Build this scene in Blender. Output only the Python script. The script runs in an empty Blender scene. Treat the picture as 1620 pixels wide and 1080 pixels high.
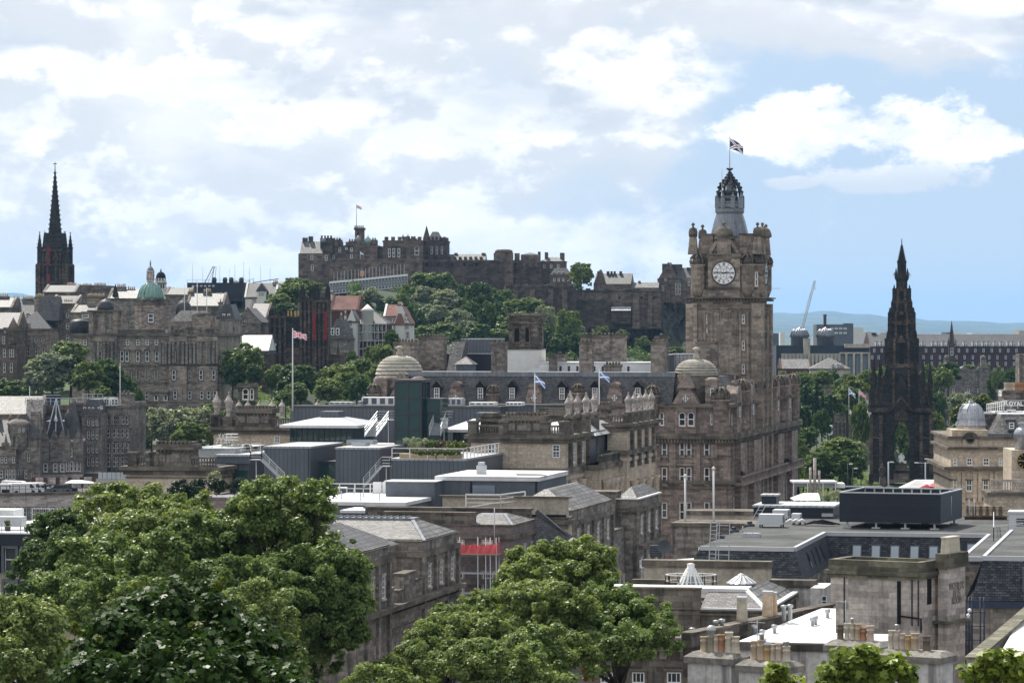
import bpy,bmesh,math,random
import numpy as np
from math import radians as R,sin,cos,pi,tan,atan2,sqrt
from mathutils import Vector,Matrix
# camera, light, exposure
F,CX,HY,CZ=5300.0,810.0,520.0,60.0
S=bpy.context.scene
COL=S.collection
cam_d=bpy.data.cameras.new("camera")
cam=bpy.data.objects.new("camera",cam_d)
COL.objects.link(cam)
cam.location=(0,0,CZ)
cam.rotation_euler=(R(90),0,0)
cam_d.sensor_width=36.0
cam_d.lens=F/1620.0*36.0
cam_d.shift_y=-20.0/1620.0
cam_d.clip_start=1.0
cam_d.clip_end=70000.0
S.camera=cam
S.view_settings.view_transform='Standard'
S.view_settings.look='None'
S.view_settings.gamma=1.0
S.view_settings.exposure=0.4
S.cycles.use_denoising=True
S.cycles.max_bounces=6
S.cycles.diffuse_bounces=3
S.cycles.glossy_bounces=3
S.cycles.transmission_bounces=4
S.cycles.transparent_max_bounces=8
S.cycles.volume_bounces=0
S.cycles.sample_clamp_indirect=6.0
SUN_AZ,SUN_EL=R(-24),R(52)
sd=Vector((sin(SUN_AZ)*cos(SUN_EL),cos(SUN_AZ)*cos(SUN_EL),sin(SUN_EL)))
sun_d=bpy.data.lights.new("sun",'SUN')
sun_d.energy=4.9
sun_d.angle=R(0.5)
sun_d.color=(1.0,0.945,0.86)
sun=bpy.data.objects.new("sun",sun_d)
COL.objects.link(sun)
sun.location=(0,0,300)
sun.rotation_euler=sd.to_track_quat('Z','Y').to_euler()
class NT:
 """small helper to write node trees"""
 def __init__(s,tree):
  s.t=tree
 def n(s,typ,props=None,**ins):
  nd=s.t.nodes.new(typ)
  for k,v in(props or{}).items():
   setattr(nd,k,v)
  for k,v in ins.items():
   s.set(nd.inputs[k.replace('_',' ')],v)
  return nd
 def set(s,sock,v):
  if isinstance(v,bpy.types.NodeSocket):
   s.t.links.new(v,sock)
  elif isinstance(v,(tuple,list))and len(v)==3 and sock.type=='RGBA':
   sock.default_value=(*v,1)
  else:
   sock.default_value=v
 def m(s,op,a,b=0.0,c=0.0,clamp=False):
  nd=s.t.nodes.new('ShaderNodeMath')
  nd.operation=op
  nd.use_clamp=clamp
  s.set(nd.inputs[0],a);s.set(nd.inputs[1],b);s.set(nd.inputs[2],c)
  return nd.outputs[0]
 def mix(s,fac,a,b,blend='MIX'):
  nd=s.t.nodes.new('ShaderNodeMix')
  nd.data_type='RGBA';nd.blend_type=blend
  s.set(nd.inputs[0],fac);s.set(nd.inputs[6],a);s.set(nd.inputs[7],b)
  return nd.outputs[2]
 def xyz(s,x,y,z):
  nd=s.t.nodes.new('ShaderNodeCombineXYZ')
  s.set(nd.inputs[0],x);s.set(nd.inputs[1],y);s.set(nd.inputs[2],z)
  return nd.outputs[0]
 def sep(s,v):
  nd=s.t.nodes.new('ShaderNodeSeparateXYZ')
  s.set(nd.inputs[0],v)
  return nd.outputs
 def noise(s,vec,scale,detail=3.0,rough=0.55):
  nd=s.t.nodes.new('ShaderNodeTexNoise')
  s.set(nd.inputs['Vector'],vec)
  nd.inputs['Scale'].default_value=scale
  nd.inputs['Detail'].default_value=detail
  nd.inputs['Roughness'].default_value=rough
  return nd.outputs[0]
 def mr(s,v,a,b,c=0.0,d=1.0,smooth=False):
  nd=s.t.nodes.new('ShaderNodeMapRange')
  nd.interpolation_type='SMOOTHSTEP' if smooth else 'LINEAR'
  nd.clamp=True
  for i,q in enumerate((v,a,b,c,d)):
   s.set(nd.inputs[i],q)
  return nd.outputs[0]
# sky with clouds
W=bpy.data.worlds.new("World")
S.world=W
W.use_nodes=True
T=NT(W.node_tree)
W.node_tree.nodes.clear()
sky=T.n('ShaderNodeTexSky',dict(sky_type='NISHITA',sun_disc=False,sun_elevation=SUN_EL,sun_rotation=SUN_AZ,air_density=1.0,dust_density=1.2,ozone_density=1.5,altitude=60.0))
tc=T.n('ShaderNodeTexCoord')
gx,gy,gz=T.sep(tc.outputs['Generated'])
def cloud_field(dz):
 z=T.m('ADD',gz,dz)
 v=T.xyz(T.m('MULTIPLY',gx,1.0),T.m('MULTIPLY',gy,0.6),T.m('MULTIPLY',z,1.75))
 big=T.noise(v,17.0,10.0,0.56)
 low=T.noise(v,7.0,2.0,0.5)
 return T.m('ADD',T.m('MULTIPLY',big,0.72),T.m('MULTIPLY',low,0.36)),v
f0,cv=cloud_field(0.0)
f1,_=cloud_field(0.0065)
fine=T.noise(cv,42.0,9.0,0.62)
fine2=T.noise(T.xyz(gx,gy,T.m('ADD',T.m('MULTIPLY',gz,1.75),0.006)),42.0,9.0,0.62)
def blob(px,py,sx,sy,k=1.0):
 """a bank of cloud standing in one direction of the sky; distance inside it, roughened"""
 a0,e0=(px-CX)/F,(HY-py)/F
 dx=T.m('DIVIDE',T.m('SUBTRACT',gx,a0),sx/F)
 dz=T.m('DIVIDE',T.m('SUBTRACT',gz,e0),sy/F)
 r2=T.m('ADD',T.m('MULTIPLY',dx,dx),T.m('MULTIPLY',dz,dz))
 return T.m('SUBTRACT',k,r2)
blobs=None
for b in((1290,208,150,58),(1440,214,170,58),(1255,182,80,44),(1520,216,90,48),(1440,283,160,26),(1205,214,80,44),(1290,165,60,28),(1250,290,50,12)):
 q=blob(*b)
 blobs=q if blobs is None else T.m('MAXIMUM',blobs,q)
hero=T.m('ADD',T.m('ADD',blobs,T.m('MULTIPLY',T.m('SUBTRACT',fine,0.5),5.2)),T.m('MULTIPLY',T.m('SUBTRACT',f0,0.5),2.0))
hero_m=T.mr(hero,-0.05,0.7,0,1,True)
clear_r=T.m('MULTIPLY',T.mr(gx,0.035,0.105,0,1,True),T.mr(gz,0.095,0.05,0,1,True))
clear_r2=T.m('MULTIPLY',T.mr(gx,0.11,0.15,0,1,True),T.mr(gz,0.10,0.075,0,1,True))
cover=T.m('SUBTRACT',T.m('SUBTRACT',T.m('ADD',f0,T.mr(gz,0.03,0.12,0.0,0.08)),T.m('MULTIPLY',clear_r,0.26)),T.m('MULTIPLY',clear_r2,0.12))
cover=T.m('ADD',cover,T.m('ADD',T.m('MULTIPLY',T.m('SUBTRACT',fine,0.5),0.16),T.mr(gx,0.09,-0.02,0.0,0.05)))
cl_m=T.mr(cover,0.43,0.56,0,1,True)
lit=T.mr(T.m('SUBTRACT',f0,f1),-0.028,0.034,0,1,True)
lit2=T.mr(T.m('SUBTRACT',fine,fine2),-0.09,0.10,0,1,True)
thick=T.mr(cover,0.56,0.74,0,1,True)
body=T.mix(T.m('MAXIMUM',T.m('MULTIPLY',lit,0.9),T.m('MULTIPLY',thick,0.55)),(6.0,6.3,6.75),(9.2,9.2,9.25))
body=T.mix(T.m('MULTIPLY',T.m('SUBTRACT',1.0,lit2),0.30),body,(6.5,6.8,7.2))
grey=T.mr(T.noise(T.xyz(gx,gy,T.m('MULTIPLY',gz,4.0)),13.0,4.0,0.5),0.50,0.66,0,1,True)
body=T.mix(T.m('MULTIPLY',T.m('MULTIPLY',grey,T.mr(gz,0.04,0.085,0.25,1,True)),0.8),body,(5.0,5.5,6.3))
hero_low=T.mr(gz,(HY-300)/F,(HY-235)/F,0,1,True)
hero_c=T.mix(T.m('MULTIPLY',T.m('MULTIPLY',hero_low,T.m('ADD',0.55,T.m('MULTIPLY',lit2,0.6))),1.0,clamp=True),(5.8,6.3,7.0),(9.6,9.6,9.6))
blue=T.mix(0.88,sky.outputs[0],(4.0,5.2,6.9))
veil=T.mix(T.mr(gz,0.0,0.05,0.55,0.10,True),blue,(5.4,6.4,7.4))
left_k=T.mr(gx,0.07,-0.04,0,1,True)
veil=T.mix(T.m('MULTIPLY',left_k,0.9),veil,(6.3,6.65,7.1))
skyc=T.mix(cl_m,veil,body)
skyc=T.mix(T.m('MULTIPLY',hero_m,0.96),skyc,hero_c)
skyc=T.mix(T.mr(gx,0.2,0.65,0,1,True),skyc,T.mix(0.5,skyc,(2.0,2.5,3.3)))  # unseen sky off to the right darkened to deepen shade on walls
skyc=T.mix(T.mr(gz,-0.02,-0.002,1,0,True),skyc,(2.2,2.4,2.3))
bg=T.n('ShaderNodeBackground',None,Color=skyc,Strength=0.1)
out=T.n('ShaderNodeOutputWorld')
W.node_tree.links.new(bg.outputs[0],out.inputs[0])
# helpers
def P(px,py,Y):
 return Vector(((px-CX)/F*Y,Y,CZ-(py-HY)/F*Y))
def Z(py,Y):
 return CZ-(py-HY)/F*Y
def X(px,Y):
 return(px-CX)/F*Y
class MB:
 """collects faces for ONE mesh object"""
 def __init__(s):
  s.v=[];s.f=[];s.mi=[];s.sm=[]
 def face(s,pts,m=0,smooth=False):
  i=len(s.v)
  s.v.extend([tuple(p)for p in pts])
  s.f.append(tuple(range(i,i+len(pts))));s.mi.append(m);s.sm.append(smooth)
 def box(s,x0,x1,y0,y1,z0,z1,m=0):
  s.prism([(x0,y0),(x1,y0),(x1,y1),(x0,y1)],z0,z1,m)
  return s
 def prism(s,poly,z0,z1,m=0,top=None,caps=True,z1s=None):
  if sum(poly[i][0]*poly[(i+1)%len(poly)][1]-poly[(i+1)%len(poly)][0]*poly[i][1]for i in range(len(poly)))<0:
   poly=poly[::-1]
   if top:top=top[::-1]
  i=len(s.v);n=len(poly);top=top or poly
  s.v.extend([(x,y,z0)for x,y in poly]);s.v.extend([(x,y,z1)for x,y in top])
  for k in range(n):
   k2=(k+1)%n
   s.f.append((i+k,i+k2,i+n+k2,i+n+k));s.mi.append(m);s.sm.append(False)
  if caps:
   s.f.append(tuple(i+n+k for k in range(n)));s.mi.append(m);s.sm.append(False)
   s.f.append(tuple(i+n-1-k for k in range(n)));s.mi.append(m);s.sm.append(False)
  return s
 def obox(s,a,b,w,h,m=0,up=(0,0,1)):
  """beam from a to b, w wide, h high"""
  a=Vector(a);b=Vector(b);d=(b-a).normalized()
  sd_=d.cross(Vector(up))
  if sd_.length<1e-4:sd_=Vector((1,0,0))
  sd_.normalize();u=sd_.cross(d).normalized()
  i=len(s.v)
  for p in(a,b):
   for q in((-1,-1),(1,-1),(1,1),(-1,1)):
    s.v.append(tuple(p+sd_*(q[0]*w/2)+u*(q[1]*h/2)))
  for f in((0,1,5,4),(1,2,6,5),(2,3,7,6),(3,0,4,7),(3,2,1,0),(4,5,6,7)):
   s.f.append(tuple(i+k for k in f));s.mi.append(m);s.sm.append(False)
  return s
 def lathe(s,cx,cy,prof,n=12,m=0,a0=0.0,smooth=True,sx=1.0,sy=1.0):
  i=len(s.v)
  for r,z in prof:
   for k in range(n):
    a=a0+2*pi*k/n
    s.v.append((cx+r*cos(a)*sx,cy+r*sin(a)*sy,z))
  for j in range(len(prof)-1):
   for k in range(n):
    k2=(k+1)%n
    s.f.append((i+j*n+k,i+j*n+k2,i+(j+1)*n+k2,i+(j+1)*n+k));s.mi.append(m);s.sm.append(smooth)
  s.f.append(tuple(i+(len(prof)-1)*n+k for k in range(n)));s.mi.append(m);s.sm.append(False)
  s.f.append(tuple(i+n-1-k for k in range(n)));s.mi.append(m);s.sm.append(False)
  return s
 def tube(s,pts,r,n=6,m=0,r1=None):
  pts=[Vector(p)for p in pts]
  i=len(s.v);L=len(pts)
  for j,p in enumerate(pts):
   d=(pts[min(j+1,L-1)]-pts[max(j-1,0)]).normalized()
   a=d.cross(Vector((0,0,1))if abs(d.z)<0.95 else Vector((1,0,0))).normalized();b=d.cross(a)
   rr=r if r1 is None else r+(r1-r)*j/max(1,L-1)
   for k in range(n):
    t=2*pi*k/n
    s.v.append(tuple(p+(a*cos(t)+b*sin(t))*rr))
  for j in range(L-1):
   for k in range(n):
    k2=(k+1)%n
    s.f.append((i+j*n+k,i+(j+1)*n+k,i+(j+1)*n+k2,i+j*n+k2));s.mi.append(m);s.sm.append(True)
  s.f.append(tuple(i+k for k in range(n)));s.mi.append(m);s.sm.append(False)
  s.f.append(tuple(i+(L-1)*n+n-1-k for k in range(n)));s.mi.append(m);s.sm.append(False)
  return s
 def mesh(s,name,mats):
  me=bpy.data.meshes.new(name)
  me.from_pydata(s.v,[],s.f)
  for mt in(mats if isinstance(mats,(list,tuple))else[mats]):
   me.materials.append(mt)
  me.polygons.foreach_set('material_index',s.mi)
  me.polygons.foreach_set('use_smooth',s.sm)
  me.update()
  return me
 def build(s,name,mats,parent=None,loc=(0,0,0),rz=0.0):
  return put(name,s.mesh(name,mats),parent,loc,rz)
def put(name,me,parent=None,loc=(0,0,0),rz=0.0):
 o=bpy.data.objects.new(name,me)
 COL.objects.link(o)
 o.location=loc
 o.rotation_euler=(0,0,rz)
 if parent:o.parent=parent
 return o
def tag(o,label,cat,group=None,kind=None):
 if label:o['label']=label
 if cat:o['category']=cat
 if group:o['group']=group
 if kind:o['kind']=kind
 return o
def thing(name,label,cat,loc=(0,0,0),rz=0.0,group=None):
 return tag(put(name,None,None,loc,rz),label,cat,group)
def copy_tree(o,parent=None):
 c=o.copy();COL.objects.link(c)
 if parent:c.parent=parent
 for ch in list(o.children):copy_tree(ch,c)
 return c
# materials
def new_mat(name):
 m=bpy.data.materials.new(name);m.use_nodes=True
 m.node_tree.nodes.clear()
 return m,NT(m.node_tree)
def out_surf(t,sock):
 o=t.n('ShaderNodeOutputMaterial');t.t.links.new(sock,o.inputs[0])
def surf(name,c1,c2,bw=0.9,bh=0.33,mortar=None,ms=0.012,rough=0.9,blot=0.5,streak=0.5,spec=0.3,metal=0.0,bump=0.3,fine=0.35,lichen=None):
 """coursed wall or roof: units of c1..c2, joints, blotches of wear, rain streaks"""
 if streak>0.3 and bump==0.3 and bw:
  kq=min(1.5,0.64/max(c1));c1=tuple(q*kq for q in c1);c2=tuple(q*0.97 for q in c2);blot=min(0.9,blot*1.15);fine=0.42
 m,t=new_mat(name)
 tcn=t.n('ShaderNodeTexCoord')
 x,y,z=t.sep(tcn.outputs['Object'])
 nx,ny,nz=t.sep(tcn.outputs['Normal'])
 side=t.m('GREATER_THAN',t.m('ABSOLUTE',nx),t.m('ABSOLUTE',ny))
 u=t.m('ADD',t.m('MULTIPLY',x,t.m('SUBTRACT',1.0,side)),t.m('MULTIPLY',y,side))
 flat=t.m('GREATER_THAN',nz,0.93)
 v=t.m('ADD',t.m('MULTIPLY',z,t.m('SUBTRACT',1.0,flat)),t.m('MULTIPLY',y,flat))
 uv=t.xyz(u,v,0.0)
 col_n=t.noise(t.xyz(x,y,z),0.23,4.0,0.6)
 if bw:
  br=t.n('ShaderNodeTexBrick',None,Vector=uv,Color1=c1,Color2=c2,Mortar=mortar or tuple(q*0.6 for q in c1),Scale=1.0,Mortar_Size=ms,Brick_Width=bw,Row_Height=bh,Bias=0.0)
  base=br.outputs[0]
  hgt=br.outputs[1]
 else:
  base=t.mix(t.mr(t.noise(t.xyz(x,y,z),1.3,5.0,0.6),0.35,0.65),c1,c2);hgt=None
 fn=t.noise(t.xyz(x,y,z),3.1,5.0,0.65)
 base=t.mix(1.0,base,t.mix(t.mr(fn,0.25,0.75),(1-fine,)*3,(1+fine*0.75,)*3),'MULTIPLY')
 base=t.mix(1.0,base,t.mix(t.mr(col_n,0.32,0.66),(1-blot*0.65,)*3,(1+blot*0.32,)*3),'MULTIPLY')
 if streak:
  st=t.noise(t.xyz(t.m('MULTIPLY',u,1.1),t.m('MULTIPLY',v,0.09),3.3),1.0,4.0,0.65)
  base=t.mix(t.m('MULTIPLY',t.mr(st,0.53,0.70,0,1,True),streak),base,tuple(q*0.28 for q in c2))
 if lichen:
  ln=t.noise(t.xyz(x,y,z),1.7,5.0,0.7)
  base=t.mix(t.mr(ln,0.58,0.70,0,0.7),base,lichen)
 bs=t.n('ShaderNodeBsdfPrincipled',None,Base_Color=base,Roughness=rough,Metallic=metal)
 bs.inputs['Specular IOR Level'].default_value=spec
 if bump:
  h=t.m('ADD',fn,t.m('MULTIPLY',hgt,-0.6))if hgt else fn
  bn=t.n('ShaderNodeBump',None,Strength=bump,Distance=0.05,Height=h)
  t.t.links.new(bn.outputs[0],bs.inputs['Normal'])
 out_surf(t,bs.outputs[0])
 return m
def plain(name,c,rough=0.6,spec=0.4,metal=0.0,var=0.25,sc=1.5):
 m,t=new_mat(name)
 tcn=t.n('ShaderNodeTexCoord')
 n=t.noise(tcn.outputs['Object'],sc,5.0,0.6)
 n2=t.noise(tcn.outputs['Object'],sc*0.17,3.0,0.6)
 base=t.mix(1.0,c,t.mix(t.mr(t.m('ADD',t.m('MULTIPLY',n,0.5),t.m('MULTIPLY',n2,0.5)),0.3,0.7),(1-var,)*3,(1+var*0.6,)*3),'MULTIPLY')
 bs=t.n('ShaderNodeBsdfPrincipled',None,Base_Color=base,Roughness=rough,Metallic=metal)
 bs.inputs['Specular IOR Level'].default_value=spec
 out_surf(t,bs.outputs[0])
 return m
def glassy(name,c,rough=0.08,spec=0.6,var=0.9):
 m,t=new_mat(name)
 oi=t.n('ShaderNodeObjectInfo')
 tcn=t.n('ShaderNodeTexCoord')
 n=t.noise(tcn.outputs['Object'],0.7,2.0,0.5)
 k=t.m('ADD',t.m('MULTIPLY',oi.outputs['Random'],0.6),t.m('MULTIPLY',n,0.5))
 base=t.mix(t.mr(k,0.3,0.95,0,1),c,tuple(min(0.5,q*3.2*var+0.02)for q in c))
 bs=t.n('ShaderNodeBsdfPrincipled',None,Base_Color=base,Roughness=rough)
 bs.inputs['Specular IOR Level'].default_value=spec
 out_surf(t,bs.outputs[0])
 return m
def foliage(name,dark,light,trans=0.28,gloss=0.18):
 m,t=new_mat(name)
 at=t.n('ShaderNodeAttribute',dict(attribute_name='tone'))
 oi=t.n('ShaderNodeObjectInfo')
 c=t.mix(at.outputs['Fac'],dark,light)
 c=t.mix(1.0,c,t.mix(oi.outputs['Random'],(0.86,0.9,0.86),(1.14,1.08,1.0)),'MULTIPLY')
 bs=t.n('ShaderNodeBsdfPrincipled',None,Base_Color=c,Roughness=0.42)
 bs.inputs['Specular IOR Level'].default_value=gloss
 tr=t.n('ShaderNodeBsdfTranslucent',None,Color=t.mix(1.0,c,(1.25,1.25,0.6),'MULTIPLY'))
 mx=t.n('ShaderNodeMixShader',None,Fac=trans)
 t.t.links.new(bs.outputs[0],mx.inputs[1]);t.t.links.new(tr.outputs[0],mx.inputs[2])
 out_surf(t,mx.outputs[0])
 return m
M={}
M['buff']=surf('buff_sandstone',(0.55,0.465,0.365),(0.50,0.42,0.33),1.1,0.42,blot=0.3,streak=0.35)
M['buff_dirty']=surf('soot_stained_sandstone',(0.155,0.135,0.112),(0.09,0.08,0.07),1.0,0.4,blot=0.8,streak=0.7,lichen=(0.10,0.10,0.05))
M['cornice']=surf('weathered_cornice_stone',(0.15,0.13,0.105),(0.10,0.085,0.07),1.4,0.5,blot=0.8,streak=0.4,lichen=(0.16,0.155,0.11))
M['brown']=surf('brown_hotel_sandstone',(0.255,0.206,0.18),(0.185,0.152,0.135),1.0,0.4,blot=0.45,streak=0.45)
M['tower']=surf('tower_sandstone',(0.27,0.225,0.183),(0.195,0.165,0.138),1.2,0.45,blot=0.5,streak=0.5)
M['grey']=surf('grey_ashlar',(0.22,0.195,0.17),(0.15,0.132,0.118),0.9,0.36,blot=0.6,streak=0.7)
M['pale']=surf('pale_clean_ashlar',(0.42,0.375,0.34),(0.33,0.295,0.27),1.3,0.36,blot=0.35,streak=0.45)
M['old']=surf('old_town_stone',(0.19,0.168,0.15),(0.12,0.108,0.1),0.9,0.4,blot=0.6,streak=0.5)
M['oldwarm']=surf('warm_old_stone',(0.265,0.222,0.185),(0.19,0.162,0.138),0.9,0.4,blot=0.5,streak=0.5)
M['dark']=surf('sooty_gothic_stone',(0.034,0.029,0.026),(0.018,0.016,0.015),0.9,0.4,blot=0.7,streak=0.4)
M['darkwarm']=surf('sooty_warm_stone',(0.10,0.068,0.05),(0.05,0.037,0.03),0.9,0.5,blot=0.8,streak=0.6)
M['castle']=surf('castle_rubble_stone',(0.15,0.118,0.098),(0.10,0.08,0.068),1.6,0.8,ms=0.05,blot=0.7,streak=0.5)
M['castledark']=surf('castle_dark_stone',(0.085,0.067,0.056),(0.055,0.044,0.038),1.6,0.8,blot=0.7,streak=0.4)
M['red']=surf('red_sandstone',(0.07,0.032,0.028),(0.06,0.028,0.025),1.2,0.6,blot=0.4,streak=0.3)
M['brick']=surf('red_brown_brick',(0.13,0.055,0.04),(0.09,0.04,0.03),0.5,0.15,blot=0.4,streak=0.2)
M['mauve']=surf('mauve_block',(0.23,0.185,0.18),(0.19,0.155,0.15),0.6,0.3,blot=0.3,streak=0.2)
M['harl']=plain('white_harling',(0.68,0.67,0.63),0.9,0.2,var=0.15)
M['cream']=surf('cream_render',(0.50,0.45,0.37),(0.44,0.39,0.32),0,blot=0.4,streak=0.35)
M['render']=surf('streaked_grey_render',(0.64,0.62,0.60),(0.52,0.50,0.485),0,blot=0.4,streak=0.85)
M['slate']=surf('grey_roof_slate',(0.13,0.125,0.127),(0.055,0.055,0.06),0.34,0.22,ms=0.02,mortar=(0.03,0.03,0.032),rough=0.5,spec=0.3,blot=0.5,streak=0.0,bump=0.6)
M['slatepale']=surf('pale_roof_slate',(0.21,0.20,0.195),(0.05,0.048,0.047),0.42,0.3,ms=0.03,mortar=(0.03,0.03,0.03),rough=0.5,spec=0.35,blot=0.35,streak=0.0,bump=0.6)
M['slateblue']=surf('blue_black_slate',(0.085,0.093,0.112),(0.016,0.019,0.028),0.34,0.17,ms=0.02,mortar=(0.008,0.009,0.012),rough=0.5,spec=0.3,blot=0.6,streak=0.0,bump=0.5,fine=0.6)
M['slatedark']=surf('dark_roof_slate',(0.075,0.075,0.08),(0.05,0.05,0.055),0.5,0.3,rough=0.5,blot=0.5,streak=0.0)
M['redtile']=surf('red_roof_tile',(0.24,0.125,0.10),(0.17,0.09,0.075),0.4,0.3,blot=0.4,streak=0.1)
M['lead']=surf('lead_sheet',(0.235,0.25,0.28),(0.185,0.20,0.225),0.75,40.0,ms=0.05,mortar=(0.16,0.18,0.2),rough=0.38,spec=0.5,metal=0.35,blot=0.3,streak=0.35,bump=0.2)
M['zinc']=surf('standing_seam_zinc',(0.125,0.14,0.165),(0.11,0.122,0.145),0.55,60.0,ms=0.035,mortar=(0.05,0.056,0.066),rough=0.42,spec=0.5,metal=0.3,blot=0.2,streak=0.1,fine=0.1,bump=0.15)
M['zincroof']=surf('pale_seam_metal_roof',(0.43,0.44,0.46),(0.37,0.38,0.40),0.6,60.0,ms=0.05,mortar=(0.2,0.21,0.23),rough=0.5,spec=0.5,metal=0.2,blot=0.2,streak=0.05,fine=0.1)
M['navy']=surf('navy_cladding',(0.022,0.028,0.042),(0.019,0.024,0.036),60.0,0.28,ms=0.02,mortar=(0.016,0.02,0.028),rough=0.45,blot=0.25,streak=0.1,fine=0.12,bump=0.1)
M['greypanel']=surf('blue_grey_render',(0.125,0.138,0.16),(0.11,0.122,0.142),0,rough=0.8,blot=0.3,streak=0.25,fine=0.15)
M['membrane']=surf('white_roof_membrane',(0.72,0.72,0.72),(0.66,0.66,0.66),9.0,1.6,ms=0.03,mortar=(0.48,0.48,0.48),rough=0.6,blot=0.28,streak=0.0,fine=0.12,bump=0.1)
M['felt']=surf('grey_roof_felt',(0.11,0.114,0.112),(0.09,0.094,0.094),5.0,1.0,ms=0.03,mortar=(0.07,0.07,0.07),rough=0.9,blot=0.6,streak=0.0,fine=0.2,spec=0.1)
M['white']=plain('white_paint',(0.78,0.78,0.77),0.5,0.4,var=0.08)
M['metal']=plain('galvanised_metal',(0.48,0.50,0.52),0.45,0.5,0.4,var=0.15)
M['darkmetal']=plain('dark_metal',(0.045,0.05,0.06),0.5,0.4,0.2)
M['bluepipe']=plain('dark_blue_pipe',(0.03,0.04,0.075),0.5,0.4)
M['copper']=surf('verdigris_copper',(0.27,0.43,0.38),(0.22,0.36,0.32),0.9,40.0,ms=0.05,mortar=(0.08,0.2,0.17),rough=0.6,blot=0.35,streak=0.3,fine=0.15)
M['glass']=glassy('window_glass',(0.018,0.023,0.03))
M['glassblue']=glassy('skylight_glass',(0.16,0.21,0.26),0.1,0.7,0.6)
M['glassgreen']=glassy('green_tinted_glass',(0.012,0.045,0.045),0.05,0.8,0.5)
M['black']=plain('black_void',(0.012,0.012,0.014),0.8,0.2)
M['gold']=plain('gilt',(0.55,0.38,0.10),0.4,0.5,0.6)
M['redcloth']=plain('red_cloth',(0.26,0.022,0.028),0.8,0.2)
M['rednet']=plain('red_debris_netting',(0.75,0.14,0.15),0.85,0.2,var=0.3,sc=3)
M['pot']=surf('buff_clay_pot',(0.60,0.47,0.34),(0.50,0.38,0.26),0,rough=0.8,blot=0.5,streak=0.5)
M['potcream']=surf('cream_clay_pot',(0.68,0.61,0.49),(0.56,0.50,0.40),0,rough=0.8,blot=0.5,streak=0.4)
M['potred']=surf('terracotta_pot',(0.50,0.27,0.15),(0.40,0.21,0.12),0,rough=0.8,blot=0.5,streak=0.3)
M['asphalt']=plain('asphalt',(0.055,0.055,0.057),0.9,0.2,sc=0.4)
M['bark']=surf('tree_bark',(0.075,0.06,0.045),(0.04,0.033,0.026),0,blot=0.5,streak=0.4)
M['wood']=plain('scaffold_board',(0.42,0.32,0.2),0.8,0.2)
M['leaf_lime']=foliage('lime_leaves',(0.042,0.09,0.02),(0.29,0.365,0.135),0.33,0.12)
M['leaf_syc']=foliage('sycamore_leaves',(0.012,0.03,0.009),(0.06,0.115,0.024),0.28,0.12)
M['leaf_mid']=foliage('mid_green_leaves',(0.05,0.098,0.028),(0.26,0.33,0.125),0.32,0.08)
M['leaf_dark']=foliage('dark_green_leaves',(0.03,0.066,0.024),(0.13,0.20,0.07),0.3,0.08)
M['leaf_silver']=foliage('silvery_leaves',(0.13,0.17,0.12),(0.38,0.42,0.31),0.3,0.08)
M['leaf_con']=foliage('conifer_needles',(0.012,0.028,0.016),(0.034,0.058,0.028),0.12)
M['leaf_yel']=foliage('yellow_green_leaves',(0.075,0.11,0.016),(0.17,0.2,0.035),0.35)
M['leaf_rust']=foliage('rusty_dead_leaves',(0.12,0.045,0.015),(0.25,0.10,0.035),0.3)
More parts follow.
